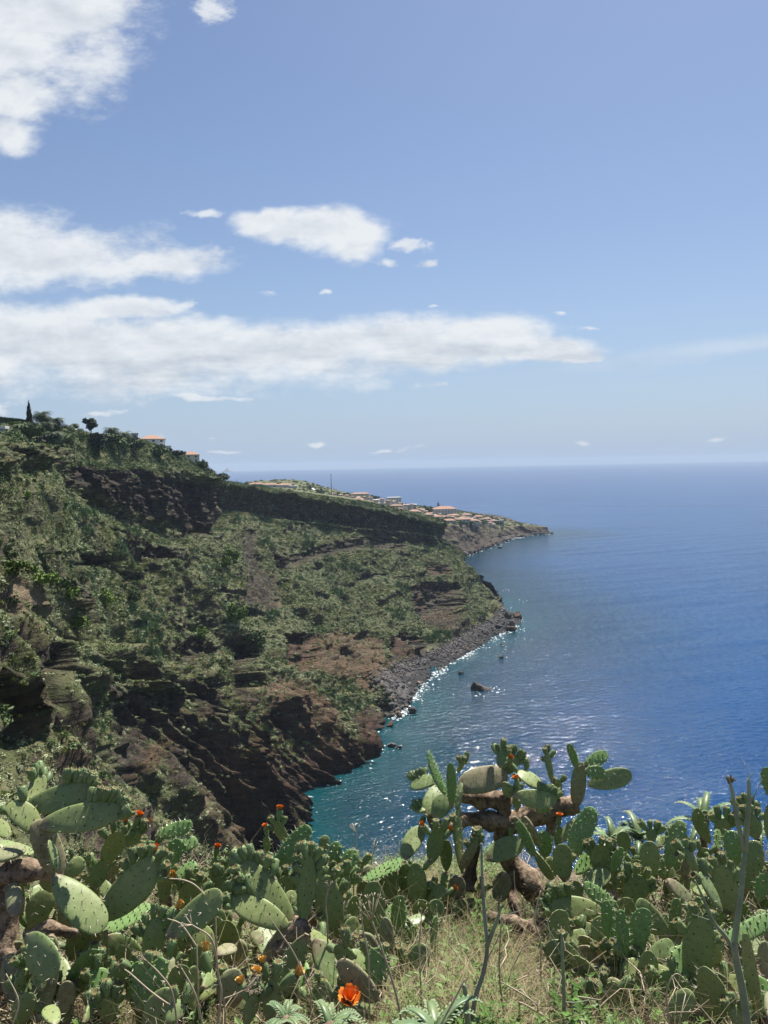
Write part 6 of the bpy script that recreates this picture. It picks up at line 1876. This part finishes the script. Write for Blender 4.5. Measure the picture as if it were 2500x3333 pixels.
# --- J
P_('J', 2262, 3230, 2288, 2984, 112, 2.85, .03, -6, 'g', bend=.03, fruit=4, fsz=.036)
P_('J', 2390, 2990, 2338, 2812, 82, 3.3, .04, 6, 'g', fruit=6, fsz=.036)
P_('J', 2350, 2965, 2286, 2840, 34, 3.15, .02, 60, 'g', fruit=2)
P_('J', 2270, 2845, 2232, 2760, 34, 3.4, .02, 40, 'g', fruit=4)
P_('J', 2345, 3070, 2510, 2978, 62, 3.1, .04, -16, 'y')
P_('J', 2278, 3220, 2455, 3200, 54, 2.9, .12, -42, 'o')
P_('J', 2292, 3236, 2360, 3305, 50, 2.75, -.10, 52, 'g', fruit=2)
P_('J', 2170, 2866, 2255, 2935, 48, 3.5, .02, -40, 'o')
P_('J', 2300, 2920, 2262, 2876, 50, 3.6, .14, 20, 'g')
P_('J', 2400, 3060, 2420, 2990, 60, 3.5, .04, -10, 'g')
P_('J', 2300, 3050, 2330, 2960, 60, 3.5, .04, -10, 'g', fruit=4)
P_('J', 2215, 3130, 2200, 3060, 50, 3.2, .04, -10, 'g')
add_trunk('J', [(2300, 3420, 2.75, 90), (2290, 3320, 2.8, 80), (2275, 3240, 2.85, 60)])
# --- K
P_('K', 2175, 2830, 2220, 2674, 62, 3.9, .03, -5, 'y')
P_('K', 2312, 2745, 2266, 2628, 48, 4.1, .02, 8, 'g', bend=.06)
P_('K', 2118, 2745, 2126, 2695, 52, 4.1, .02, 0, 'g', fruit=4)
P_('K', 2140, 2760, 2170, 2720, 24, 4.15, .02, -40, 'g', fruit=1)
P_('K', 2386, 2830, 2378, 2706, 66, 3.8, .03, 4, 'y')
P_('K', 2460, 2855, 2461, 2738, 70, 3.7, .03, -4, 'g')
P_('K', 2350, 2735, 2363, 2664, 60, 4.0, .02, 10, 'g', fruit=5)
P_('K', 2400, 2690, 2412, 2636, 40, 4.0, .02, 10, 'g')
P_('K', 2340, 2772, 2334, 2700, 26, 3.9, .08, 40, 'y')
P_('K', 2466, 2730, 2440, 2650, 64, 3.9, .02, 8, 'g', fruit=6)
P_('K', 2430, 2680, 2425, 2610, 44, 4.0, .02, 8, 'g', fruit=5)
P_('K', 2515, 2602, 2490, 2494, 46, 3.6, .02, 8, 'y')
P_('K', 2520, 2760, 2520, 2600, 60, 3.6, .02, 8, 'g')
P_('K', 2470, 2935, 2492, 2845, 46, 3.5, .02, -10, 'y')
P_('K', 2290, 2830, 2300, 2760, 50, 4.1, .02, 0, 'g', fruit=2)
P_('K', 2230, 2860, 2240, 2790, 40, 4.0, .02, 20, 'o')
P_('K', 2420, 2900, 2430, 2810, 70, 3.9, .02, 0, 'g', fruit=3)
P_('K', 2260, 2760, 2215, 2720, 30, 4.2, .02, 0, 'g')
add_trunk('K', [(2340, 3060, 4.0, 80), (2345, 2940, 4.0, 70), (2360, 2840, 3.95, 50)])
# --- L
P_('L', 2478, 3345, 2422, 3032, 48, 2.65, .05, 15, 'g', bend=.05)
P_('L', 2500, 3200, 2480, 3060, 40, 2.9, .06, 30, 'o')
P_('L', 2520, 3333, 2505, 3230, 60, 2.5, .1, 10, 'o')
P_('L', 2400, 3340, 2385, 3270, 50, 2.55, .03, 10, 'g', fruit=3)
P_('L', 2500, 3060, 2475, 2960, 60, 3.2, .06, 10, 'g')
add_trunk('L', [(2500, 3420, 2.6, 70), (2490, 3330, 2.65, 50), (2478, 3300, 2.68, 40)])
# pads deeper in the thicket, growing from the ground behind and between
rf = random.Random(99)
FILL = [('F', 1150, 1340, 3130, 3330, 2.6, 3.1, 14), ('L', 2500, 2950, 2900, 3200, 3.2, 4.0, 26), ('A', -420, -40, 2850, 3200, 3.2, 3.9, 22), ('I', 1740, 1960, 3060, 3200, 3.3, 3.6, 12), ('I', 1800, 2060, 3200, 3340, 2.8, 3.1, 12), ('F', 1060, 1230, 3140, 3260, 3.0, 3.3, 8), ('D', 700, 1050, 3180, 3340, 2.7, 3.1, 18), ('C', 300, 720, 3200, 3340, 2.6, 3.0, 22), ('A', -20, 250, 3150, 3330, 2.6, 2.9, 10), ('F', 1090, 1290, 3060, 3230, 3.1, 3.5, 14), ('M', 1280, 1420, 2990, 3090, 3.6, 3.9, 8), ('I', 1880, 2080, 3060, 3280, 2.9, 3.4, 10), ('J', 2150, 2480, 3120, 3330, 2.6, 3.1, 14), ('H', 1760, 1960, 2960, 3120, 3.6, 4.0, 12), ('C', 250, 760, 3020, 3300, 3.1, 3.4, 26), ('D', 690, 1080, 3000, 3250, 3.2, 3.6, 22), ('E', 780, 1180, 2880, 3000, 3.9, 4.3, 24), ('F', 1060, 1300, 2960, 3100, 3.6, 4.0, 12),
        ('M', 1270, 1560, 2880, 3010, 4.1, 4.5, 16), ('H', 1760, 2140, 2830, 3080, 3.9, 4.4, 30), ('I', 1960, 2240, 3050, 3230, 3.3, 3.6, 14), ('K', 2120, 2500, 2800, 3000, 4.0, 4.4, 30), ('J', 2240, 2500, 2980, 3180, 3.3, 3.7, 18),
        ('A', -40, 240, 2900, 3250, 3.2, 3.5, 20), ('B', 200, 760, 2850, 3000, 3.8, 4.2, 26)]
for key, xa, xb, ya, yb, Da, Db, n in FILL:
    for i in range(n):
        x, y, D = rf.uniform(xa, xb), rf.uniform(ya, yb), rf.uniform(Da, Db)
        ln = rf.uniform(85, 150) * 3.3 / D; an = R(90 + rf.gauss(0, 32))
        P_(key, x, y + ln * .3, x + math.cos(an) * ln, y + ln * .3 - math.sin(an) * ln, rf.uniform(50, 85) * 3.3 / D, D, rf.uniform(-.06, .1), rf.uniform(-50, 50), rf.choice('ggggyo'), fruit=rf.choice((0, 0, 0, 2, 3)), fsz=.034)
# ================================================================== GRASS, WEEDS, STALKS, ALOES
M_GRASSD = leaf_mat('dry_grass', (0.17, 0.13, 0.065), (0.36, 0.295, 0.165), 0.3, 0.7)
M_GRASSG = leaf_mat('green_grass', (0.10, 0.17, 0.04), (0.21, 0.27, 0.08), 0.3, 0.6)
M_WEED = leaf_mat('weed_leaves', (0.07, 0.15, 0.028), (0.14, 0.22, 0.055), 0.25, 0.5)
M_STALK = simple_mat('dry_stalk', (0.42, 0.35, 0.25), 0.8, 0.25, 20.0, 0.15, rand=0.25)
M_STALKG = simple_mat('green_stalk', (0.22, 0.27, 0.17), 0.55, 0.25, 12.0, 0.3)
M_STALKGR = simple_mat('grey_green_stalk', (0.20, 0.22, 0.19), 0.55, 0.3, 14.0, 0.3)
def aloe_material():
    m, t, bs = new_mat('aloe_leaf')
    obj = t.n('ShaderNodeTexCoord').outputs['Object']
    n1 = t.noise(obj, 12.0, 4.0, 0.6)
    t.put(bs.inputs['Base Color'], t.mix(t.mrange(n1, 0.35, 0.65), (0.10, 0.17, 0.075), (0.18, 0.23, 0.095)))
    bs.inputs['Roughness'].default_value = 0.42
    return m
M_ALOE = aloe_material()
def blades(name, mat, n, h, lean, w, seed, kink=False):
    r = np.random.RandomState(seed); vs, fs = [], []
    for i in range(n):
        az = r.rand() * 6.283; d = np.array([math.cos(az), math.sin(az), 0]); sd = np.array([-d[1], d[0], 0]); L = h * (0.45 + 0.75 * r.rand()); b = lean * (0.3 + r.rand())
        p0 = r.normal(size=3) * 0.05; p0[2] = -0.02; k = len(vs); segs = 5
        for j in range(segs + 1):
            t_ = j / segs
            p = p0 + d * (b * L * t_ ** 1.8) + np.array([0, 0, 1]) * L * (t_ - 0.5 * b * t_ ** 2.6)
            if kink and t_ > 0.5: p = p + sd * (t_ - .5) * L * 0.4
            ww = w * (1 - t_ * 0.9)
            vs += [tuple(p - sd * ww), tuple(p + sd * ww)]
        for j in range(segs): a = k + 2 * j; fs.append((a, a + 1, a + 3, a + 2))
    return mesh_np(name, vs, fs, [mat], smooth=False)
def weed_mesh(name, seed, n=26, h=0.32):
    r = np.random.RandomState(seed); vs, fs = [], []
    for s in range(6):
        az = r.rand() * 6.283; tilt = 0.2 + 0.5 * r.rand(); d = np.array([math.cos(az) * tilt, math.sin(az) * tilt, 1.0]); d /= np.linalg.norm(d); L = h * (0.6 + 0.6 * r.rand())
        k = len(vs); sd = np.array([-d[1], d[0], 0.01]); sd /= np.linalg.norm(sd)
        vs += [tuple(-sd * .002), tuple(sd * .002), tuple(d * L)]; fs.append((k, k + 1, k + 2))
        for i in range(n):
            t_ = 0.2 + 0.8 * r.rand(); p = d * L * t_; a2 = r.rand() * 6.283
            o = np.array([math.cos(a2), math.sin(a2), 0.35 + 0.5 * r.rand()]); o /= np.linalg.norm(o); q = np.cross(o, [0, 0, 1.0]); q /= np.linalg.norm(q); ll = 0.035 + 0.03 * r.rand(); k = len(vs)
            vs += [tuple(p), tuple(p + o * ll * .5 + q * ll * .22), tuple(p + o * ll - np.array([0, 0, ll * .15])), tuple(p + o * ll * .5 - q * ll * .22)]; fs.append((k, k + 1, k + 2, k + 3))
    return mesh_np(name, vs, fs, [M_WEED], smooth=False)
def twig_mesh(name, seed):
    r = np.random.RandomState(seed); ps = []
    for i in range(14):
        p = np.array([r.normal() * .12, r.normal() * .12, 0.0]); d = r.normal(size=3); d[2] = abs(d[2]) * .7 + .1; d /= np.linalg.norm(d); path = [tuple(p)]
        for j in range(4):
            d = d + r.normal(size=3) * .45; d /= np.linalg.norm(d); p = p + d * 0.07; path.append(tuple(p))
        ps.append(tube(path, [.0028, .0024, .002, .0016, .001], 4, cap=False))
    v, f, _ = join(ps); return mesh_np(name, v, f, [M_STALK])
def put(name, mesh_, n, seed, xr, yr, sc, dens=None):
    r = np.random.RandomState(seed); P = []
    while len(P) < n:
        y = yr[0] + (yr[1] - yr[0]) * r.rand(); x = (xr[0] + (xr[1] - xr[0]) * r.rand()) * y
        if dens is None or r.rand() < dens(x / y, y): P.append((x, y, float(gz(x, y))))
    s_ = sc[0] + (sc[1] - sc[0]) * r.rand(n)
    return scatter(name, mesh_, np.array(P), np.stack([r.normal(size=n) * .15, r.normal(size=n) * .15, r.rand(n) * 6.283], -1), np.stack([s_, s_, s_ * (0.8 + .5 * r.rand(n))], -1))
gap = lambda u: float(smooth01((u + 0.10) / 0.08) * smooth01((0.19 - u) / 0.07))     # the grassy gap in the middle
meadow = lambda u, y: max(gap(u), 0.13) * (1.0 if y < 5.3 else 0.3)
put('dry_grass', blades('dry_grass_tuft', M_GRASSD, 34, 0.34, 0.9, 0.0017, 3), 1800, 5, (-1.0, 1.0), (2.4, 6.2), (0.35, 0.95), meadow)
put('dry_straw', blades('straw_tuft', M_GRASSD, 22, 0.5, 1.3, 0.0013, 4, kink=True), 850, 6, (-1.0, 1.0), (2.4, 5.6), (0.4, 0.9), meadow)
put('green_grass', blades('green_grass_tuft', M_GRASSG, 30, 0.32, 0.7, 0.0022, 7), 1150, 8, (-1.0, 1.0), (2.4, 6.2), (0.4, 0.95), meadow)
put('green_weeds', weed_mesh('weed', 9), 1000, 10, (-1.0, 1.0), (2.4, 6.2), (0.35, 0.72), lambda u, y: gap(u) * (1.0 if u > 0.0 else 0.35) + 0.10)
put('dead_twigs', twig_mesh('twig_tangle', 12), 800, 13, (-1.0, 1.0), (2.4, 5.8), (0.7, 1.4), lambda u, y: 1.0 if u > 0.3 else 0.5)

def stalk(name, pts, label, cat, mat, umbel=None, bits=(), group=None):
    """plant stem through (px, py, Y, width px); umbel = (spread px, rays) at its head"""
    P = [at(a[0], a[1], a[2]) for a in pts]; base = P[0].copy(); zg = float(gz(base[0], base[1]))
    e = empty(name, tuple(base)); tag(e, label, cat, group)
    Rd = [max(a[3] / 2 / 2500 * a[2], 0.0009) for a in pts]
    P = np.array(P); n = 5 * len(P); t = np.linspace(0, len(P) - 1, n); Q = crom(np.arange(len(P)), P, t) - base
    Q = np.vstack([[Q[0][0], Q[0][1], min(zg - base[2], -0.02) - 0.05], Q]); rr_ = np.concatenate([[Rd[0]], np.interp(t, np.arange(len(P)), Rd)])
    v, f = tube([tuple(q) for q in Q], list(rr_), 7); link('stem', mesh_np(name, v, f, [mat]), e)
    for b in bits:                                           # side shoots
        PB = np.array([at(a[0], a[1], a[2]) for a in b[0]]) - base; RB = [max(a[3] / 2 / 2500 * a[2], 0.0008) for a in b[0]]
        n = 4 * len(PB); t = np.linspace(0, len(PB) - 1, n); Q = crom(np.arange(len(PB)), PB, t) if len(PB) > 2 else PB[0] + (PB[1] - PB[0]) * t[:, None]
        v, f = tube([tuple(q) for q in Q], list(np.interp(t, np.arange(len(PB)), RB)), 6); link(b[1], mesh_np(b[1], v, f, [b[2]]), e)
    if umbel:
        r = random.Random(int(pts[0][0])); top = Vector(P[-1] - base); d = (top - Vector(P[-2] - base)).normalized(); s_ = umbel[0] / 2500 * pts[-1][2]; ps = []
        for i in range(umbel[1]):
            q = Vector((r.gauss(0, 1), r.gauss(0, 1), r.gauss(0, 1))).normalized() * 0.75 + d; q.normalize(); m1 = top + q * s_ * .5; m2 = m1 + (q + Vector((0, 0, .25))).normalized() * s_ * .5
            ps.append(tube([tuple(top), tuple(m1), tuple(m2)], [.0016, .0013, .0011], 5))
            for _ in range(3):
                q2 = (q + Vector((r.gauss(0, .5), r.gauss(0, .5), r.gauss(0, .5)))).normalized(); ps.append(tube([tuple(m2), tuple(m2 + q2 * s_ * .22)], [.001, .0014], 4))
        v, f, _ = join(ps); link('flower_head', mesh_np('flower_head', v, f, [M_STALK]), e)
    return e
stalk('tall_stalk', [(2445, 3420, 2.25, 27), (2420, 3240, 2.28, 26), (2392, 3095, 2.3, 23), (2395, 3030, 2.31, 21), (2410, 2930, 2.32, 18), (2424, 2770, 2.34, 16)], 'thick tall green stalk forking in a Y before the sea', 'stalk', M_STALKG,
      bits=(([(2424, 2772, 2.34, 20), (2432, 2680, 2.34, 18), (2438, 2600, 2.34, 14), (2437, 2535, 2.34, 10)], 'branch', M_STALKG), ([(2424, 2772, 2.34, 18), (2398, 2660, 2.34, 14), (2382, 2570, 2.34, 12), (2370, 2525, 2.34, 6)], 'branch', M_STALKG),
            ([(2392, 3096, 2.3, 18), (2355, 3040, 2.3, 15), (2322, 3000, 2.3, 13), (2285, 2915, 2.3, 10), (2262, 2865, 2.3, 5)], 'branch', M_STALKG), ([(2322, 3000, 2.3, 5), (2280, 2985, 2.3, 3), (2252, 2975, 2.3, 2)], 'shoot', M_STALKG), ([(2438, 2620, 2.34, 5), (2462, 2575, 2.34, 4), (2482, 2535, 2.34, 2)], 'shoot', M_STALKG), ([(2437, 2535, 2.34, 4), (2447, 2522, 2.34, 4), (2452, 2516, 2.34, 2)], 'shoot', M_STALKG), ([(2437, 2535, 2.34, 2), (2432, 2505, 2.34, 1.5), (2415, 2465, 2.34, 1)], 'shoot', M_STALKG)) + tuple(([(2374, 2550, 2.34, 8), (2374 + dx_, 2540 - abs(dy_) * .4, 2.34, 7), (2374 + dx_ * 1.6, 2540 + dy_, 2.34, 2)], 'dry_leaf', M_FTOP) for dx_, dy_ in ((10, -12), (14, 2), (-8, -14), (4, -20), (8, 8))))
stalk('grey_stalk', [(1530, 3400, 2.5, 17), (1545, 3260, 2.5, 16), (1575, 3160, 2.5, 15), (1586, 3080, 2.5, 13), (1578, 2990, 2.5, 13), (1570, 2860, 2.5, 9), (1567, 2745, 2.5, 7)], 'bent grey-green stalk rising from the grassy gap', 'stalk', M_STALKGR,
      bits=(([(1585, 3082, 2.5, 18), (1600, 3040, 2.5, 16), (1622, 2985, 2.5, 12), (1630, 2945, 2.5, 5)], 'shoot', M_STALKG),))
stalk('short_stalk', [(1525, 3400, 2.4, 22), (1520, 3290, 2.4, 20), (1512, 3215, 2.4, 16), (1502, 3208, 2.4, 14)], 'short broken green stalk with a drooping brown tip', 'stalk', M_STALKG)
stalk('forked_stalk', [(1835, 3400, 2.55, 14), (1836, 3250, 2.55, 13), (1832, 3140, 2.55, 11), (1828, 3060, 2.55, 8), (1832, 3040, 2.55, 5)], 'slim green stalk with forked top in front of the dark trunk', 'stalk', M_STALKG,
      bits=(([(1825, 3110, 2.55, 5), (1800, 3050, 2.55, 4), (1770, 3005, 2.55, 2)], 'shoot', M_STALKG), ([(1838, 3262, 2.55, 4), (1880, 3263, 2.55, 4), (1918, 3255, 2.55, 3)], 'shoot', M_STALKG)))
DRY = [([(1320, 3400, 2.4, 9), (1290, 3240, 2.4, 8), (1250, 3110, 2.4, 7), (1210, 2995, 2.4, 6)], 'pale dry stalk topped by a bare umbel in front of the upright oval pad', (70, 9)),
 ([(1410, 3380, 2.3, 7), (1470, 3270, 2.3, 8), (1515, 3185, 2.3, 4)], 'straight straw slanting up beside the short broken stalk', None),
 ([(700, 3380, 2.3, 8), (720, 3240, 2.3, 8), (712, 3180, 2.3, 7), (690, 3060, 2.3, 7), (625, 3010, 2.3, 3)], 'forked white stem among the pads left of the big orange flower', (40, 5)),
 ([(730, 3250, 2.35, 5), (760, 3240, 2.35, 5), (790, 3225, 2.35, 4)], 'bare umbel lying out over the corky pad', (60, 10)),
 ([(580, 3360, 2.4, 7), (560, 3230, 2.4, 6), (520, 3170, 2.4, 6), (480, 3130, 2.4, 2)], 'reddish forked dry stem over the dark lower pads', (34, 5)),
 ([(595, 3300, 2.45, 6), (500, 3235, 2.45, 6), (425, 3170, 2.45, 5), (405, 3155, 2.45, 3)], 'long pale straw lying across the dark lower pads', None),
 ([(660, 3340, 2.4, 6), (640, 3250, 2.4, 6), (618, 3200, 2.4, 6), (590, 3150, 2.4, 4)], 'crooked white twig beside the narrow dark pad', (24, 4)),
 ([(1010, 3220, 2.5, 5), (960, 3110, 2.5, 5), (915, 3040, 2.5, 4), (868, 2975, 2.5, 2)], 'thin straw crossing the joint of the fanning cactus', None),
 ([(1065, 3000, 2.9, 6), (1060, 2940, 2.9, 6), (1070, 2890, 2.9, 4)], 'golden dry stem standing between the fanning pads', (20, 4)),
 ([(1200, 3120, 2.5, 5), (1180, 3010, 2.5, 5), (1172, 2920, 2.5, 3)], 'upright dry stem before the big oval pad', None),
 ([(1150, 2860, 4.1, 5), (1155, 2800, 4.1, 5), (1160, 2710, 4.1, 4)], 'dry flower spike standing against the teal water', (28, 6)),
 ([(1200, 2870, 4.2, 4), (1210, 2800, 4.2, 4), (1220, 2760, 4.2, 3)], 'second dry spike against the teal water', (20, 5)),
 ([(1370, 3220, 2.7, 7), (1365, 3080, 2.7, 6), (1372, 2980, 2.7, 4)], 'bare brown stem upright in the grassy gap', (26, 4)),
 ([(1640, 3300, 2.6, 7), (1625, 3160, 2.6, 6), (1632, 3000, 2.6, 4)], 'straw-coloured stem beside the bent grey stalk', (24, 5)),
 ([(1690, 3260, 2.6, 7), (1760, 3300, 2.6, 6), (1800, 3330, 2.6, 4)], 'fallen tan twig under the twisted trunk', None),
 ([(1750, 3270, 2.6, 6), (1690, 3230, 2.6, 6), (1620, 3190, 2.6, 4)], 'second fallen twig crossing the grassy gap', None),
 ([(2180, 3340, 2.5, 6), (2170, 3230, 2.5, 6), (2200, 3170, 2.5, 4), (2240, 3200, 2.5, 3)], 'curling dry twig beneath the huge front pad', None),
 ([(700, 2960, 2.9, 6), (645, 2890, 2.9, 5), (600, 2865, 2.9, 4), (550, 2860, 2.9, 3)], 'arching pale straw over the row of fruits', None),
 ([(640, 3080, 2.6, 5), (590, 3010, 2.6, 5), (545, 2990, 2.6, 3)], 'dark thin straw over the rising edge-lit pad', None),
 ([(1760, 3060, 3.0, 6), (1740, 2990, 3.0, 6), (1760, 2900, 3.0, 4)], 'thin dry stem by the pale stump', None),
 ([(2100, 3330, 2.5, 5), (2125, 3260, 2.5, 5), (2100, 3200, 2.5, 3)], 'bare twig in the dry tangle below the ear-shaped pads', (30, 4)),
 ([(40, 3340, 2.4, 6), (60, 3260, 2.4, 5), (20, 3170, 2.4, 3)], 'dry bent stem in the shaded corner under the thick trunk', None)]
for pts, lb, um in DRY: stalk('dry_stalk', pts, lb, 'dry stalk', M_STALK, umbel=um, group='dry stalks among the cacti')

# aloes: rosettes of toothed, arching leaves, each leaf its own part
def aloe(px, py, Y, n, Lpx, label, seed, ups=0.8):
    p = at(px, py, Y); zg = float(gz(p[0], p[1])); zb = p[2]
    e = empty('aloe', (p[0], p[1], zb)); tag(e, label, 'aloe', 'aloes among the cacti'); r = random.Random(seed); L = Lpx / 2500 * Y
    v, f = tube([(0, 0, min(zg - zb, 0) - .05), (0, 0, .02)], [.03, .025], 8); link('stem', mesh_np('aloe_stem', v, f, [M_CBARK]), e)
    for i in range(n):
        az = 2 * math.pi * i / n + r.uniform(-.3, .3); el = R(r.uniform(25, 75)) * ups; ll = L * r.uniform(.75, 1.15); d = Vector((math.cos(az), math.sin(az), 0)); sd = Vector((-math.sin(az), math.cos(az), 0)); pth = []; q = Vector((0, 0, 0)); ee = el; vs, fs = [], []
        m_ = 14
        for j in range(m_ + 1):
            t_ = j / m_; w = 0.034 * (1 - t_ ** 1.4) * (L / .35) + .0012; up_ = d * -math.sin(ee) + Vector((0, 0, math.cos(ee)))
            vs += [tuple(q - sd * w + up_ * w * .35), tuple(q - up_ * w * .3), tuple(q + sd * w + up_ * w * .35), tuple(q + up_ * w * .12)]
            if 0 < j < m_:
                pth.append((q.copy(), w, up_.copy()))
            ee -= R(4 + 9 * t_); q = q + (d * math.cos(ee) + Vector((0, 0, math.sin(ee)))) * (ll / m_)
        for j in range(m_):
            a = 4 * j
            for k in range(4): fs.append((a + k, a + (k + 1) % 4, a + 4 + (k + 1) % 4, a + 4 + k))
        for (q_, w, up_) in pth:                           # teeth on both edges
            for sg in (-1, 1):
                b = q_ + sd * sg * w + up_ * w * .35; k = len(vs); tl = .010
                vs += [tuple(b - d * .006), tuple(b + d * .006), tuple(b + sd * sg * tl + d * .006)]; fs.append((k, k + 1, k + 2))
        link('leaf', mesh_np('leaf', vs, fs, [M_ALOE]), e)
aloe(1075, 3350, 2.4, 8, 150, 'pale aloe with arching toothed leaves under the big orange flower', 1, 0.9)
aloe(1420, 3370, 2.3, 8, 230, 'aloe spreading long leaves at the lower edge beside the short stalk', 2, 0.9)
aloe(930, 3330, 2.35, 7, 110, 'small toothed aloe below the narrow dark pads', 3, 1.0)
aloe(2080, 2735, 4.5, 9, 150, 'aloe with drooping tips on the skyline between the pads', 4, 1.0)
aloe(2290, 2690, 4.5, 8, 170, 'aloe arching behind the tallest skyline pad', 5, 1.1)
aloe(1995, 2740, 4.6, 8, 140, 'aloe half hidden by the fruiting pad on the skyline', 6, 1.1)
aloe(2470, 2720, 4.5, 7, 130, 'aloe behind the tall stalk at the picture edge', 7, 1.0)
aloe(2020, 3130, 3.4, 7, 120, 'shaded aloe between the ear-shaped pads and the trunk', 8, 0.9)
# the big orange flower sits on a fruit of the fanning cactus; seen open from the side
big = link('big_flower_fruit', FRUITS[0], None)
C.objects.unlink(big); bpy.data.objects.remove(big)
fp = at(1135, 3262, 2.6)
o = link('fruit', FRUITS[1], PLANTS['D']); o.location = Vector(fp) - PLANTS['D'].location + Vector((0, 0, -.055)); o.scale = (.045,) * 3
o = link('flower', FL_ORANGE[2], PLANTS['D']); o.location = Vector(fp) - PLANTS['D'].location; o.scale = (.045, .045, .054); o.rotation_euler = (0.35, 0.1, 0); o['label'] = 'largest open orange flower'
# ================================================================== HAZE
def build_haze():
    m = bpy.data.materials.new('sea_haze'); m.use_nodes = True
    nt = m.node_tree
    for nd in list(nt.nodes): nt.nodes.remove(nd)
    o = nt.nodes.new('ShaderNodeOutputMaterial'); v = nt.nodes.new('ShaderNodeVolumePrincipled')
    v.inputs['Color'].default_value = (0.60, 0.73, 0.92, 1)
    v.inputs['Density'].default_value = HAZE_DENSITY
    v.inputs['Anisotropy'].default_value = 0.0
    nt.links.new(v.outputs[0], o.inputs['Volume'])
    x0, x1, y0, y1, z0, z1 = -17000, 17000, -500, 20900, -11, 185
    vs = [(x, y, z) for z in (z0, z1) for y in (y0, y1) for x in (x0, x1)]
    fs = [(0, 2, 3, 1), (4, 5, 7, 6), (0, 1, 5, 4), (1, 3, 7, 5), (3, 2, 6, 7), (2, 0, 4, 6)]
    ob = link('haze', mesh_np('haze', np.array(vs, float), fs, [m], smooth=False))
    tag(ob, kind='stuff')
HAZE_DENSITY = 6.2e-5
build_haze()
